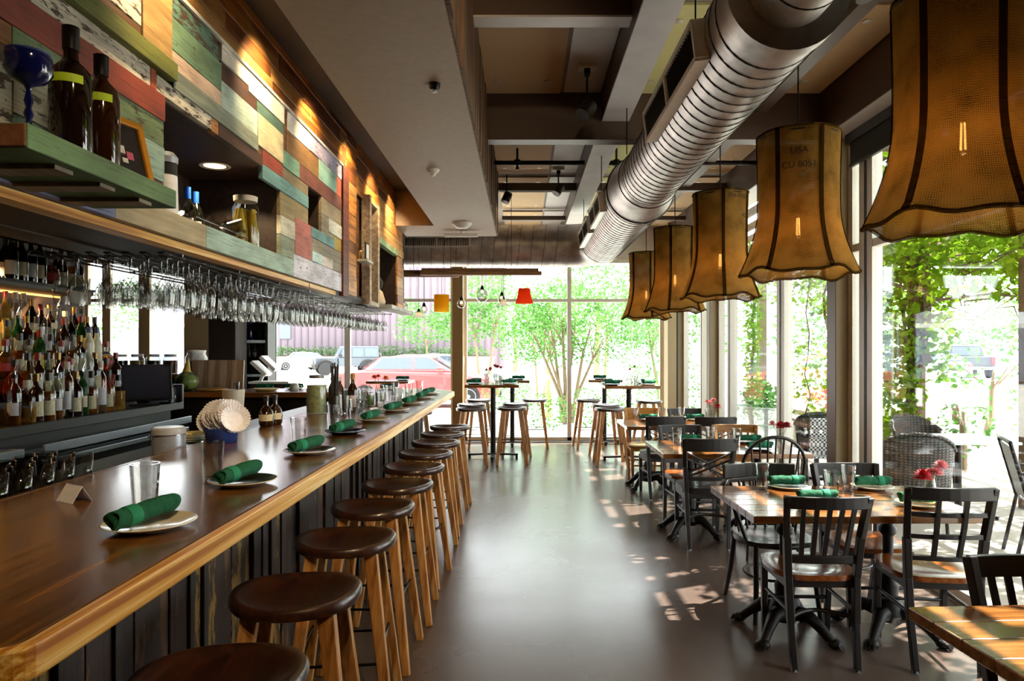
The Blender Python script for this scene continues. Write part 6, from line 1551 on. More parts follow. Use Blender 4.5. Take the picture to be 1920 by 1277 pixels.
# ------------------------------------------------------------------ outside
struct(MB().box(-60, 70, YE+0.08, 120, -0.25, -0.02).build('ground_street', street_mat))
struct(MB().box(7.2, 70, -10, YE+0.08, -0.25, -0.02).build('ground_lot', street_mat))
pt = MB(); pt.box(2.76, 7.2, -6, 5.165, -.2, 0.0); pt.box(2.76, 7.2, 5.18, 11.75, -.2, 0.0)
struct(pt.build('ground_patio', patio_mat))
random.seed(77)
def leaves(m, n, c, rad, size, flat=1.0, hollow=.35):
    for _ in range(n):
        while True:
            p = Vector((random.uniform(-1, 1), random.uniform(-1, 1), random.uniform(-1, 1)))
            if hollow < p.length < 1: break
        q = Vector((c[0]+p.x*rad[0], c[1]+p.y*rad[1], c[2]+p.z*rad[2]))
        u = Vector((random.uniform(-1, 1), random.uniform(-1, 1), random.uniform(-.8, .4))).normalized(); v = u.cross(Vector((random.uniform(-1, 1), random.uniform(-1, 1), random.uniform(-1, 1)))).normalized()
        s = size*random.uniform(.6, 1.25)
        m.add([q, q+u*s*.5+v*s*.3, q+u*s, q+u*s*.5-v*s*.3], [(0, 1, 2, 3)])
def tree(name, lab, x, y, trunks, blobs, n, size, mat=tree_leaf, group=None, base=0.0):
    t = thing(name, lab, 'tree' if 'tree' in name else 'bush', (x, y, base), 0, group)
    m = MB()
    for (dx, dy, h, r) in trunks:
        b = (random.uniform(-.06, .06), random.uniform(-.06, .06)); pts = [(b[0]*2, b[1]*2, 0), (dx*.35+b[0], dy*.35, h*.4), (dx*.7, dy*.7+b[1], h*.75), (dx, dy, h)]
        m.tube(pts, [r, r*.8, r*.6, r*.3], 7)
        for q in range(3): 
            e = (dx*.7+random.uniform(-.5, .5), dy*.7+random.uniform(-.4, .4), h*1.15); m.tube([pts[2], e], [r*.4, r*.12], 5)
    if trunks: m.build('trunk', trunk_mat, t, smooth=True)
    f = MB()
    for (cx, cy, cz, rx, ry, rz) in blobs: leaves(f, int(n*(rx*rz)**.5), (cx, cy, cz), (rx, ry, rz), size)
    f.build('foliage', mat, t)
    return t
tree('garden_tree', 'multi trunk tree right outside the end window', .95, 14.6, [(-.7, .1, 1.9, .05), (-.35, .2, 2.1, .05), (-.1, 0, 2.2, .055), (.2, .1, 2.2, .05), (.5, -.1, 2.0, .05), (.8, .1, 1.8, .045), (-.5, -.2, 1.8, .04)],
     [(-.3, 0, 1.75, .8, .7, .6), (.7, .1, 1.85, .9, .7, .65), (.1, 0, 2.5, .9, .7, .5), (1.5, .2, 2.2, .7, .6, .6), (-.7, .2, 2.4, .5, .5, .45)], 1500, .075)
tree('garden_tree', 'leafy tree by the end window frame in the window corner', 3.1, 15.6, [(-.2, 0, 2.0, .05), (.2, 0, 2.2, .05)], [(0, 0, 1.3, .8, .7, .8), (-.3, 0, 2.3, .9, .7, .6), (.4, 0, 3.0, .8, .7, .6)], 1300, .08)
tree('garden_tree', 'pale young tree in front of the white car beyond the flowered high table', -1.3, 23, [(-.4, 0, 2.6, .06), (.5, 0, 2.8, .06)], [(-.7, 0, 2.5, 1.2, 1, .8), (.6, 0, 2.8, 1.3, 1, .9), (0, 0, 3.6, 1.2, 1, .8), (1.6, 0, 2.0, 1.0, .8, .8)], 900, .12)
tree('garden_tree', 'small light tree beside the ochre column in front of the lavender wall', -3.35, 24, [(0, 0, 2.2, .05)], [(-.2, 0, 2.3, 1.0, .9, .6), (.6, 0, 2.7, .6, .6, .5), (-.6, 0, 2.9, .5, .5, .5)], 800, .11)
tree('garden_tree', 'airy shrub tree between the flowered high table and the multi trunk tree', .55, 18.8, [(-.3, 0, 2.0, .04), (.3, 0, 2.2, .04)], [(-.5, 0, 1.9, .9, .7, .8), (.5, 0, 2.2, .9, .7, .8), (0, 0, 3.0, 1.0, .7, .6)], 1000, .09)
tree('garden_tree', 'tall light tree behind the multi trunk tree', 2.6, 21, [(0, 0, 2.6, .07)], [(-1.2, 0, 2.9, 1.4, 1, 1.0), (.6, 0, 2.4, 1.5, 1, 1.2), (0, 0, 4.0, 1.5, 1, .9)], 750, .11)
tree('garden_tree', 'big tree farther off above the multi trunk tree', 4.2, 38, [(0, 0, 4, .2)], [(0, 0, 5.0, 2.6, 2, 1.6), (-2, 0, 4.0, 2, 2, 1.6), (2, 0, 3.6, 2.2, 2, 1.8)], 260, .26)
tree('garden_tree', 'distant tree to the side of the lavender building', -.5, 50, [(0, 0, 4, .2)], [(0, 0, 4.0, 3, 2, 2.0), (2.6, 0, 3.0, 2.4, 2, 2.0)], 200, .3)
tree('garden_tree', 'distant tree behind the window corner', 9.5, 45, [(0, 0, 4, .2)], [(0, 0, 4.0, 3.4, 2, 2.6), (3.6, 0, 3.0, 2.4, 2, 2.0)], 240, .3)
for i, (x, y, rx, rz, lab) in enumerate([(.5, 13.6, .5, .40, 'low bush under the multi trunk tree, aisle side'), (1.45, 13.7, .6, .45, 'low bush under the multi trunk tree, middle'), (2.4, 13.5, .6, .6, 'taller bush beside the window corner high table'), (-.35, 17.2, .7, .5, 'round bush beyond the flowered high table'), (-.2, 21.6, .9, .35, 'dry brown ornamental grass clump by the white car'), (3.3, 13.2, .55, .75, 'bush behind the end window frame')]):
    tree('garden_bush', lab, x, y, [], [(0, 0, rz*.9, rx, .45, rz)], 1700, .06, mat=tree_leaf, group=None)
t = thing('yellow_bollard', 'pale yellow bollard outside the end window', 'bollard', (.62, 16.0, -.02)); MB().lathe([(0, 0), (.09, 0), (.09, 1.15), (.06, 1.2), (0, 1.22)], 16).build('post', plain('bollard_yellow', '#d9cf6a', .6), t, smooth=True); MB().lathe([(.091, .9), (.091, 1.0)], 16, caps=False).build('band', white_plain, t)
# lavender corrugated building
t = thing('corrugated_building', 'long lavender corrugated metal building across the street', 'building', (-12, 62, 0))
m = MB(); m.box(-10.2, 10.4, 0, 8, 0, 15); m.build('wall', plain('lavender_metal', '#6d5f68', .7), t)
m = MB(); x = -10.0
while x < 10.3: m.box(x, x+.10, -.08, 0, 0, 15); x += .62
m.build('corrugation_rib', plain('lavender_rib', '#5d5059', .7), t)
MB().box(-10.0, -9.0, -.12, 0, 2.6, 5.4).build('window', plain('building_window', '#59606e', .2), t)
MB().box(-22, -10.2, .5, 8, 0, 7).build('annex_wall', plain('annex_grey', '#9a98a4', .7), t)
t = thing('planter_wall', 'white low planter wall in front of the lavender building', 'wall', (-12, 58.4, 0)); MB().box(-9.6, 9.6, 0, .4, 0, .95).build('wall_body', white_plain, t, bevel=.02); MB().box(-9.7, 9.7, -.05, .45, .95, 1.02).build('wall_cap', white_plain, t)
t = thing('hedge', 'green hedge strip along the foot of the lavender building', 'hedge', (-12, 59.6, 0)); f = MB()
for q in range(44): leaves(f, 60, (-9.4+.42*q, 0, 1.35+random.uniform(-.1, .1)), (.5, .45, .62), .22)
f.build('foliage', hedge_leaf, t); MB().box(-9.4, 9.4, -.3, .3, -.02, 1.1).build('stem_mass', stem_mat, t)

# cars
car_glass = plain('car_glass', '#3f4a58', .08, coat=.5); tyre = plain('tyre', '#1c1b1c', .8); rim = plain('rim', '#c8cacc', .3, .7); lampw = plain('lamp_white', '#dfe4ea', .15); lampr = plain('lamp_red', '#b2262a', .3)
def wheel(t, x, y, r, w=.2):
    s = 1 if y > 0 else -1
    m = MB(); m.M = Matrix.Translation((x, y, r)) @ Matrix.Rotation(PI/2, 4, 'X'); m.lathe([(r*.62, -w/2), (r*.95, -w/2), (r, -w*.3), (r, w*.3), (r*.95, w/2), (r*.62, w/2)], 28); o = m.build('wheel', tyre, t, smooth=True)
    m = MB(); m.M = Matrix.Translation((x, y+s*w*.42, r)) @ Matrix.Rotation(PI/2, 4, 'X'); m.lathe([(r*.55, -.01), (r*.64, -.02), (r*.64, .02), (r*.55, .01)], 24)
    m.lathe([(0, -.02), (r*.16, -.02), (r*.16, .02), (0, .02)], 12)
    for k in range(5):
        a = 2*PI*k/5; m.bar((0, 0, 0), (r*.6*math.cos(a), r*.6*math.sin(a), 0), r*.2, .03, up=(0, 0, 1))
    m.build('rim', rim, o)
def taper_prism(m, prof, w0, w1, z0, z1):
    """side profile (x, z), width shrinking from w0 at z0 to w1 at z1"""
    n = len(prof); W_ = lambda z: w0+(w1-w0)*min(1, max(0, (z-z0)/(z1-z0)))
    vs = [(x, -W_(z), z) for x, z in prof]+[(x, W_(z), z) for x, z in prof]
    m.add(vs, [tuple(range(n)), tuple(range(2*n-1, n-1, -1))]+[(i, n+i, n+(i+1) % n, (i+1) % n) for i in range(n)])
def sedan(name, lab, x, y, rz, paint, L=4.5, hatch=False, z=-.02):
    t = thing(name, lab, 'car', (x, y, z), rz)
    h = L/2
    m = MB(); taper_prism(m, [(-h, .38), (-h, .85), (-h+.12, .98), (-h+.9, 1.02), (h-1.35, .98), (h-.35, .82), (h-.03, .62), (h, .38), (h-.25, .22), (-h+.25, .22)], .88, .80, .6, 1.05); m.build('body', paint, t, bevel=.05, seg=3)
    rear = -h+.25 if hatch else -h+.75
    gp = [(rear, 1.0), (rear+.45, 1.36), (-.35, 1.46), (.25, 1.43), (h-1.25, .98)]
    m = MB(); taper_prism(m, gp, .80, .60, 1.0, 1.45); m.build('cabin', paint, t, bevel=.04, seg=2)
    gw = MB()
    for s in (-1, 1):
        for (p0, p1, q0, q1) in [(rear+.28, -.15, rear+.55, -.17), (-.08, h-1.5, -.08, .32)]:
            wa = .80-.2*(1.06-1.0)/.45+.012; wb = .60+.2*(1.45-1.37)/.45+.012
            gw.add([(p0, s*wa, 1.06), (p1, s*wa, 1.06), (q1, s*wb, 1.37), (q0, s*wb, 1.37), (p0, s*(wa-.03), 1.06), (p1, s*(wa-.03), 1.06), (q1, s*(wb-.03), 1.37), (q0, s*(wb-.03), 1.37)], [(0, 1, 2, 3), (4, 7, 6, 5), (0, 4, 5, 1), (2, 6, 7, 3), (1, 5, 6, 2), (0, 3, 7, 4)])
    gw.build('side_window', car_glass, t)
    w = MB(); w.add([(h-1.29, -.70, 1.03), (h-1.29, .70, 1.03), (.36, .58, 1.40), (.36, -.58, 1.40)], [(0, 1, 2, 3)]); w.add([(rear+.02, -.68, 1.05), (rear+.02, .68, 1.05), (rear+.40, .58, 1.36), (rear+.40, -.58, 1.36)], [(0, 1, 2, 3)])
    for k in range(len(w.v)): w.v[k] = w.v[k]+Vector((.03 if w.v[k].x > 0 else -.03, 0, .02))
    w.build('windscreen', car_glass, t)
    for xx in (h-.85, -h+.85):
        for s in (-1, 1): wheel(t, xx, s*.80, .32)
    for s in (-1, 1):
        MB().ball((h-.22, s*.62, .70), .13, sc=(1, 1.1, .6)).build('headlamp', lampw, t, smooth='all'); MB().box(-h-.01, -h+.06, s*.5, s*.82, .72, .88).build('tail_lamp', lampr, t)
        MB().box(.55, .72, s*.86, s*1.0, 1.0, 1.12).build('mirror', paint, t, bevel=.02)
    MB().box(h-.06, h+.03, -.7, .7, .3, .45).build('bumper', tyre, t, bevel=.02)
    return t
red_p = plain('car_red', '#b24a4c', .25, coat=.6); white_p = plain('car_white', '#7f858b', .3, coat=.5); silver_p = plain('car_silver', '#3e464f', .35, .2, coat=.3); grey_p = plain('truck_grey', '#2b323b', .3, .2, coat=.4)
sedan('red_sedan', 'red car parked across outside the end window by the ochre column', -2.85, 19.3, 0.0, red_p)
sedan('white_car', 'white car parked behind the red car', -2.95, 25.2, .12, white_p, 4.4, True)
sedan('small_white_car', 'white car half hidden behind the boxy silver off-roader', -18.0, 55.0, PI+.5, white_p, 4.0, True)
# boxy off-roader
t = thing('boxy_offroader', 'silver boxy four door off-roader parked in front of the lavender building', 'car', (-11.4, 44, -.02), PI+.42)
m = MB(); m.box(-2.05, .55, -.80, .80, .55, 1.12); m.box(.55, 1.95, -.68, .68, .60, 1.10); m.build('body', silver_p, t, bevel=.05, seg=3)
m = MB(); taper_prism(m, [(-2.02, 1.12), (-1.98, 1.84), (.22, 1.84), (.55, 1.12)], .79, .70, 1.12, 1.84); m.build('hard_top', silver_p, t, bevel=.05, seg=2)
for s in (-1, 1):
    for x0, x1 in ((-1.9, -1.1), (-1.02, -.32), (-.24, .28)):
        m = MB(); m.add([(x0, s*.795, 1.18), (x1+.1*(x1 > 0), s*.795, 1.18), (x1, s*.735, 1.72), (x0, s*.735, 1.72), (x0, s*.76, 1.18), (x1, s*.76, 1.18), (x1, s*.70, 1.72), (x0, s*.70, 1.72)], [(0, 1, 2, 3), (4, 7, 6, 5), (0, 4, 5, 1), (2, 6, 7, 3), (1, 5, 6, 2), (0, 3, 7, 4)]); m.build('side_window', car_glass, t)
    for xx in (1.35, -1.35):
        m = MB(); pts = [(xx+.55*math.cos(a), s*.86, .45+.50*math.sin(a)) for a in [PI*k/10 for k in range(11)]]
        m.tube(pts, .07, 6); m.build('fender_flare', tyre, t); wheel(t, xx, s*.80, .42, .26)
    MB().lathe([(0, -.02), (.13, -.02), (.14, .02), (0, .02)], 18).build('headlamp', lampw, t, loc=(1.97, s*.48, .92), rot=(0, PI/2, 0))
    MB().box(.35, .5, s*.85, s*1.02, 1.15, 1.32).build('mirror', tyre, t, bevel=.02); MB().box(-2.08, -2.03, s*.6, s*.78, .85, 1.05).build('tail_lamp', lampr, t)
m = MB(); m.add([(.585, -.70, 1.2), (.585, .70, 1.2), (.31, .66, 1.72), (.31, -.66, 1.72), (.55, -.70, 1.2), (.55, .70, 1.2), (.28, .66, 1.72), (.28, -.66, 1.72)], [(0, 1, 2, 3), (4, 7, 6, 5), (0, 4, 5, 1), (2, 6, 7, 3), (1, 5, 6, 2), (0, 3, 7, 4)]); m.build('windscreen', car_glass, t)
for k in range(7): MB().box(1.945, 1.965, -.27+.09*k-.02, -.27+.09*k+.02, .72, 1.02).build('grille_slot', tyre, t)
MB().box(1.95, 2.2, -.82, .82, .5, .68).build('bumper', dark_steel, t, bevel=.03); MB().box(-2.2, -2.0, -.8, .8, .5, .66).build('bumper', dark_steel, t, bevel=.03)
m = MB(); m.M = Matrix.Translation((-2.16, .1, 1.05)) @ Matrix.Rotation(PI/2, 4, 'Y'); m.lathe([(.1, -.11), (.36, -.11), (.4, 0), (.36, .11), (.1, .11)], 24); m.build('spare_wheel', tyre, t, smooth=True)
# pickup beyond the patio
t = thing('pickup_truck', 'grey pickup truck seen from behind beyond the vine covered patio', 'truck', (26.2, 40.5, -.02), 1.20)
m = MB(); m.box(-2.7, -.4, -.95, .95, .62, 1.22); m.box(-.4, 2.6, -.95, .95, .55, 1.15); m.build('body', grey_p, t, bevel=.06, seg=3)
m = MB(); taper_prism(m, [(-.7, 1.15), (-.55, 1.86), (.9, 1.88), (1.55, 1.15)], .92, .74, 1.15, 1.88); m.build('cab', grey_p, t, bevel=.05)
m = MB(); m.add([(-.70, -.76, 1.28), (-.70, .76, 1.28), (-.585, .68, 1.76), (-.585, -.68, 1.76)], [(0, 1, 2, 3)]); m.build('rear_window', car_glass, t)
for s in (-1, 1):
    m = MB(); m.add([(-.5, s*.905, 1.24), (1.25, s*.905, 1.24), (.85, s*.80, 1.74), (-.42, s*.80, 1.74)], [(0, 1, 2, 3)]); m.build('side_window', car_glass, t)
    MB().box(-2.74, -2.66, s*.74, s*.94, .78, 1.2).build('tail_lamp', lampr, t, bevel=.01)
    for xx in (1.7, -1.7): wheel(t, xx, s*.86, .40, .26)
MB().box(-2.9, -2.68, -.92, .92, .5, .66).build('bumper', rim, t, bevel=.03); MB().box(-2.72, -2.695, -.7, .7, .72, 1.12).build('tailgate', grey_p, t, bevel=.01)
sedan('pale_parked_car', 'pale parked car beside the grey pickup beyond the slatted screen', 21.4, 36.5, 1.9, plain('car_pale', '#7d8c90', .3, coat=.5), 4.4, True)

# pergola with vines beside the side windows
t = thing('pergola', 'vine covered timber pergola outside the side windows', 'pergola', (4.6, 8, 0))
pw = plain('pergola_wood', '#6a5440', .8, bump=.3, bscale=40); PZ = 3.12
for (x, y) in [(4.62, 8.0), (4.95, 6.65), (4.35, 12.4), (5.6, 3.0)]: MB().box(x-4.6-.07, x-4.6+.07, y-8-.07, y-8+.07, 0, PZ).build('post', pw, t, bevel=.006)
for y in (3.0, 6.6, 8.0, 12.4): MB().box(-1.75, 3.6, y-8-.05, y-8+.05, PZ, PZ+.15).build('beam', pw, t)
for k in range(16): MB().box(-1.7+.34*k, -1.7+.34*k+.05, -5.4, 5.2, PZ+.15, PZ+.24).build('rafter', pw, t)
random.seed(91)
def vine(lab, foot, blobs, twigs, n, size, group=None):
    t = thing('climbing_vine', lab, 'vine', foot)
    f = MB()
    for (cx, cy, cz, rx, ry, rz, dens) in blobs: leaves(f, int(n*dens), (cx-foot[0], cy-foot[1], cz-foot[2]), (rx, ry, rz), size, hollow=.1)
    f.build('foliage', vine_leaf, t)
    m = MB()
    for pts, r in twigs: m.tube([(p[0]-foot[0], p[1]-foot[1], p[2]-foot[2]) for p in pts], [r]+[r*.75]*(len(pts)-2)+[r*.4], 6)
    m.build('stem', stem_mat, t, smooth=True)
    return t
def wig(x, y, z0, z1, a=.06, n=9): return [(x+random.uniform(-a, a), y+random.uniform(-a, a), z0+(z1-z0)*k/n) for k in range(n+1)]
vine('thick leafy vine climbing the post outside the big side window', (4.5, 8.0, 0), [(4.40, 7.95, .9, .28, .22, 1.0, .8), (4.43, 7.95, 2.0, .34, .26, 1.0, .9), (4.9, 8.1, 1.9, .25, .2, .8, .35), (4.35, 7.9, 2.9, .5, .4, .5, .6)], [(wig(4.56, 7.93, 0, 3.1), .05), (wig(4.48, 7.95, 0, 3.0), .03), (wig(4.66, 7.95, 1.4, 3.1, .03), .12)], 900, .10)
twg = []
for k in range(46):
    x = random.uniform(4.3, 7.0); y = random.uniform(5.0, 9.5); p = Vector((x, y, random.uniform(2.2, 3.1))); pts = [tuple(p)]
    for q in range(6): p = p+Vector((random.uniform(-.3, .3), random.uniform(-.25, .25), random.uniform(-.22, .16))); pts.append(tuple(p))
    twg.append((pts, random.uniform(.006, .014)))
twg.append(([(4.1, 7.6, 2.3), (4.7, 7.7, 2.12), (5.2, 7.6, 2.18), (5.7, 7.5, 2.12), (6.3, 7.4, 2.3)], .022))
vine('leafy canopy of vines hanging from the pergola outside the big side window', (5.0, 7.2, 0), [(3.6, 6.8, 2.9, .6, 1.0, .42, 1.2), (4.6, 7.2, 2.65, .8, .9, .55, 1.7), (5.6, 7.0, 2.6, .9, 1.0, .6, 1.7), (6.4, 7.6, 2.45, .8, 1.0, .7, 1.4), (4.2, 5.2, 3.05, .9, 1.2, .22, 1.8), (5.4, 4.8, 3.05, .9, 1.4, .25, 1.8), (3.6, 3.0, 3.1, .8, 1.4, .2, 2.2), (3.5, 5.8, 3.12, .55, 1.7, .16, 2.0), (4.8, 3.0, 3.1, .9, 1.4, .22, 1.4), (4.6, 6.6, 3.15, 1.2, 1.2, .25, 1.6), (5.0, 9.4, 2.6, 1.2, .8, .7, .9), (3.7, 8.6, 3.0, .6, 1.0, .4, .8), (6.2, 9.0, 2.9, .6, .5, .4, .4)], twg, 620, .11)  # hanging vines, plus dense overhead clumps added to hold back the sun
vine('narrow column of ivy outside the side window by the second tan column', (4.05, 12.0, 0), [(4.05, 12, 1.2, .13, .13, .75, .5), (4.05, 12, 2.3, .14, .14, .8, .5), (4.6, 11.6, 2.8, .7, .7, .5, .8), (3.5, 11.2, 3.1, .5, .7, .25, .5)], [(wig(4.07, 12.0, 0, 3.1, .03), .04)], 800, .09)
vine('loose vines with yellow leaves behind the tan column', (4.4, 9.6, 0), [(4.5, 9.9, 2.5, .5, .5, .6, .6), (4.3, 10.1, 1.2, .35, .35, .8, .35), (3.9, 9.6, 3.0, .6, .5, .3, .6)], [(wig(4.4, 9.8, 0, 3.0, .08), .025), (wig(4.2, 10.0, .3, 3.0, .08), .015)], 700, .10)
for i, (x, y, bl, lab) in enumerate([(7.6, 11.0, [(0, 0, 1.2, .9, .8, 1.1), (.6, 0, 2.4, .9, .8, .9)], 'bushy tree at the edge of the parking lot beyond the patio'), (8.6, 19, [(0, 0, 2.0, 1.8, 1.2, 1.5), (1.2, 0, 3.4, 1.6, 1, 1.3)], 'tree across the lot seen between the side window mullions'), (15, 30, [(0, 0, 3.4, 3, 2, 2.2), (3, 0, 4.4, 3, 2, 2.2)], 'tall tree far behind the parked cars'), (30, 48, [(0, 0, 4, 5, 2, 3), (7, 0, 4, 5, 2, 3)], 'distant trees behind the grey pickup'), (6.2, 13.6, [(0, 0, .8, .7, .6, .75)], 'shrub beyond the galvanised planter'), (5.75, 8.9, [(0, 0, .75, .38, .3, .6)], 'young leafy bush in front of the slatted white screen'), (6.6, 8.2, [(0, 0, .55, .5, .4, .5)], 'low bush beside the slatted screen behind the grey patio table')]):
    tree('lot_tree', lab, x, y, [(0, 0, bl[0][2], .06 if y < 25 else .2)], bl, 420 if y < 25 else 220, .1 if y < 15 else (.16 if y < 25 else .3))
# slatted white screen and planters
t = thing('slatted_screen', 'white horizontal board screen behind the patio table', 'screen', (5.75, 9.6, 0))
for z0, z1 in ((.36, .56), (.74, .96), (1.06, 1.26)): MB().box(-.28, .40, -.02, .02, z0, z1).build('board', white_plain, t, bevel=.003)
for x in (-.25, .36): MB().box(x-.025, x+.025, .02, .07, 0, 1.3).build('post', pw, t)
t = thing('stock_tank_planter', 'round galvanised tank planter outside the side window', 'planter', (3.75, 10.6, 0))
MB().lathe([(0, 0), (.42, 0), (.43, .02), (.43, .2), (.44, .21), (.43, .22), (.43, .42), (.44, .43), (.43, .44), (.43, .66), (.445, .67), (.445, .69), (.41, .69), (.41, .62), (0, .62)], 36).build('tank', plain('tank_metal', '#a9b4b4', .35, .6), t, smooth=True)
f = MB(); leaves(f, 420, (0, 0, .85), (.36, .36, .22), .09); f.build('foliage', tree_leaf, t)
t = thing('dark_planter', 'dark tapered planter outside beside the white frame of the glass door', 'planter', (4.85, 8.85, 0)); MB().lathe([(0, 0), (.16, 0), (.23, .72), (.21, .72), (.19, .64), (0, .64)], 4, phase=PI/4).build('pot', plain('pot_black', '#2a2826', .5), t); f = MB(); leaves(f, 160, (0, 0, .95), (.25, .25, .28), .11); f.build('foliage', vine_leaf, t)
t = thing('wooden_planter', 'pale wooden planter box with reddish plants outside the side windows', 'planter', (5.1, 10.95, 0)); MB().box(-.7, .7, -.25, .25, 0, .6).build('box', pale, t, bevel=.01); f = MB(); leaves(f, 300, (0, 0, .8), (.6, .22, .25), .09); f.build('foliage', leafmat('red_leaf', '#9a4a3a', '#c88a6a'), t)

# patio furniture
def wickermat():
    m, tt, out = newmat('dark_wicker'); p = N(tt, 'ShaderNodeBsdfPrincipled'); p.inputs['Roughness'].default_value = .55
    mp = coords(tt); wv = N(tt, 'ShaderNodeTexWave', bands_direction='Z', i_Scale=14.0, i_Distortion=3.0, i_Detail=1.0); w2 = N(tt, 'ShaderNodeTexWave', bands_direction='X', i_Scale=10.0, i_Distortion=1.0)
    tt.links.new(mp.outputs[0], wv.inputs[0]); tt.links.new(mp.outputs[0], w2.inputs[0])
    ml = N(tt, 'ShaderNodeMath', operation='MULTIPLY'); tt.links.new(wv.outputs['Fac'], ml.inputs[0]); tt.links.new(w2.outputs['Fac'], ml.inputs[1])
    r = ramp(tt, [(.1, '#0d0a08'), (.5, '#2c241e'), (.9, '#5d5248')]); tt.links.new(ml.outputs[0], r.inputs[0]); tt.links.new(r.outputs[0], p.inputs['Base Color'])
    bn = N(tt, 'ShaderNodeBump', i_Strength=.8, i_Distance=.006); tt.links.new(ml.outputs[0], bn.inputs['Height']); tt.links.new(bn.outputs[0], p.inputs['Normal']); tt.links.new(p.outputs[0], out.inputs[0]); return m
wick = wickermat()
def weavemat():
    m, tt, out = newmat('woven_strap'); p = N(tt, 'ShaderNodeBsdfPrincipled'); p.inputs['Roughness'].default_value = .5
    mp = coords(tt, (1, 1, 1)); ck = N(tt, 'ShaderNodeTexChecker', i_Scale=48.0); ck.inputs[1].default_value = lin('#1a1a1c'); ck.inputs[2].default_value = lin('#d5d8dc')
    tt.links.new(mp.outputs[0], ck.inputs[0]); tt.links.new(ck.outputs[0], p.inputs['Base Color']); tt.links.new(p.outputs[0], out.inputs[0]); return m
weave = weavemat()
def wicker_chair(lab, group='barrel wicker chairs'):
    t = thing('wicker_chair', lab, 'chair', (0, 0, 0), 0, group)
    m = MB(); n = 22; vs = []; fs = []; R = 8
    for i in range(R+1):
        z = .40+.45*i/R
        for j in range(n+1):
            a = PI+.25+(PI-.5)*j/n; top = .62+.23*math.sin((a-PI))**.8; zz = .38+(top-.38)*i/R
            rr = .27+.03*i/R; vs.append((rr*math.cos(a), rr*math.sin(a)*.95, zz))
    for i in range(R):
        for j in range(n): fs.append((i*(n+1)+j, i*(n+1)+j+1, (i+1)*(n+1)+j+1, (i+1)*(n+1)+j))
    m.add(vs, fs); o = m.build('woven_back', wick, t, smooth='all'); sd_ = o.modifiers.new('wall', 'SOLIDIFY'); sd_.thickness = .02
    m = MB(); m.tube([vs[R*(n+1)+j] for j in range(n+1)], .016, 8); m.build('rolled_rim', wick, t, smooth=True)
    seat_mesh(MB(), .23, .25, .23, .42, .05, 0).build('seat', wick, t, smooth=True)
    for sx in (-1, 1):
        for sy in (-1, 1): MB().cyl((sx*.19, sy*.18, .38), (sx*.21, sy*.20, 0), .014, n=8).build('leg', black_metal, t, smooth=True)
    return t
w1 = wicker_chair('dark barrel wicker chair right outside the glass door'); w1.location = (3.42, 5.95, 0); w1.rotation_euler = (0, 0, -.35)
dup(w1, (4.2, 7.15, 0), PI+.2, 'barrel wicker chair on the far side of the grey patio table')
dup(w1, (3.45, 7.85, 0), -.5, 'barrel wicker chair by the brown round table next to the tan column')
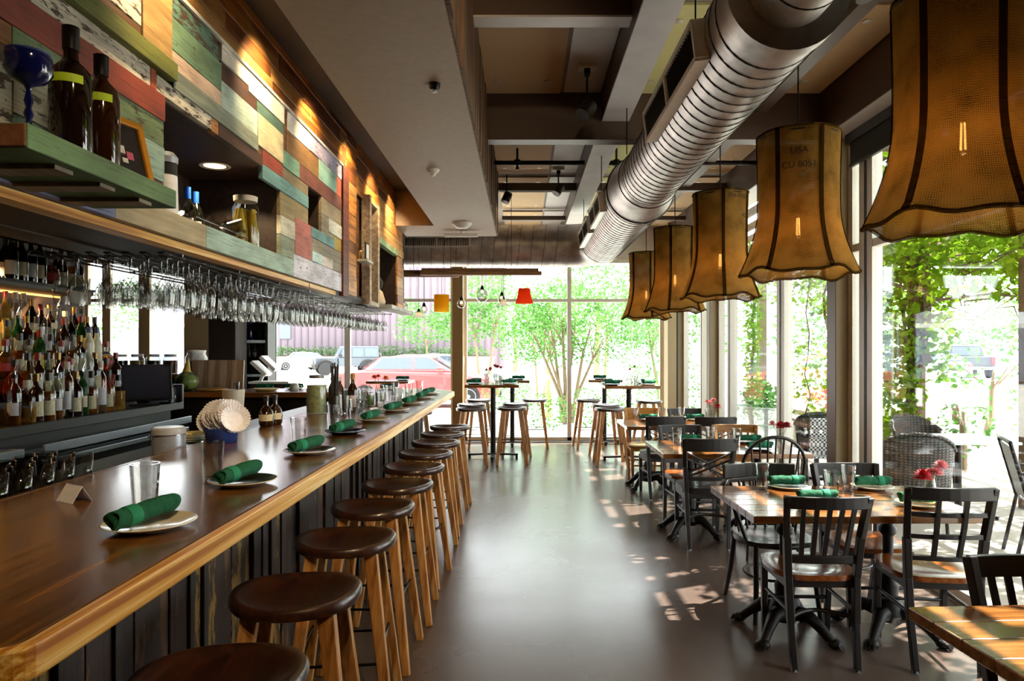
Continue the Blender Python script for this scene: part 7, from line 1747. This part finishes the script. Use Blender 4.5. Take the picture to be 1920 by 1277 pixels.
def woven_chair(lab):
    t = thing('woven_chair', lab, 'chair', (0, 0, 0), 0, 'black metal woven patio chairs')
    m = MB(); m.box(-.21, .21, -.20, .22, .415, .43); m.build('woven_seat', weave, t, bevel=.004)
    m = MB(); m.M = Matrix.Translation((0, -.21, .44)) @ Matrix.Rotation(.26, 4, 'X'); m.box(-.20, .20, -.008, .008, .02, .42); m.build('woven_back', weave, t, bevel=.004)
    for s in (-1, 1):
        MB().tube([(s*.22, -.33, .88), (s*.22, -.215, .43), (s*.22, -.30, 0)], .014, 8).build('leg', black_metal, t, smooth=True)
        MB().tube([(s*.22, .22, 0), (s*.22, .20, .43), (s*.235, .19, .64)], .013, 8).build('leg', black_metal, t, smooth=True)
        MB().tube([(s*.235, .20, .64), (s*.24, 0, .67), (s*.225, -.275, .66)], .014, 8).build('armrest', black_metal, t, smooth=True)
    m = MB(); m.tube([(-.22, -.33, .88), (0, -.345, .89), (.22, -.33, .88)], .014, 8); m.build('top_tube', black_metal, t, smooth=True)
    return t
v1 = woven_chair('black and white woven patio chair seen from the side at the picture edge'); v1.location = (3.93, 5.0, 0); v1.rotation_euler = (0, 0, -2.02)
dup(v1, (4.75, 5.3, 0), PI/2-.2, 'woven patio chair facing the side seen one, mostly outside the picture')
dup(v1, (3.25, 7.35, 0), -.2, 'woven patio chair by the brown round table, seat showing through the side window')
t = thing('patio_table', 'grey square patio table between the wicker chairs', 'table', (4.12, 6.45, 0)); MB().box(-.36, .36, -.34, .34, .70, .725).build('table_top', plain('grey_slats', '#a9adb0', .4), t, bevel=.004)
MB().cyl((0, 0, .03), (0, 0, .70), .03).build('column', black_metal, t, smooth=True)
for k in range(4):
    a = PI/4+k*PI/2; MB().bar((0, 0, .05), (.32*math.cos(a), .32*math.sin(a), .02), .04, .03).build('base_foot', black_metal, t)
t = thing('round_patio_table', 'brown round patio table outside next to the tan column', 'table', (3.6, 8.35, 0)); MB().lathe([(0, .70), (.34, .70), (.345, .715), (.34, .73), (0, .73)], 36).build('table_top', plain('patio_brown', '#7d5f50', .4), t, smooth=True); MB().cyl((0, 0, .03), (0, 0, .70), .03).build('column', black_metal, t, smooth=True); MB().lathe([(0, 0), (.22, 0), (.2, .03), (0, .04)], 24).build('base_plate', black_metal, t, smooth=True)
# a low shed and trees seen through the rear windows
t = thing('pale_shed', 'pale blue grey shed across the lot seen through the rear windows', 'shed', (-15.8, 32, 0)); MB().box(-2.5, 2.6, 0, 3, 0, 2.6).build('wall', plain('shed_blue', '#6e7a92', .7), t); MB().box(-2.8, 2.9, -.4, 3.3, 2.6, 2.8).build('roof', white_plain, t); MB().box(-.6, .3, -.03, 0, .3, 2.0).build('door', plain('shed_door', '#8f959c', .6), t)
tree('lot_tree', 'tree outside the rear windows behind the bar', -15, 24, [(0, 0, 2.4, .1)], [(0, 0, 2.9, 1.6, 1, 1.0), (1.4, 0, 3.4, 1.2, 1, .8)], 300, .16)
bpy.context.view_layer.update()
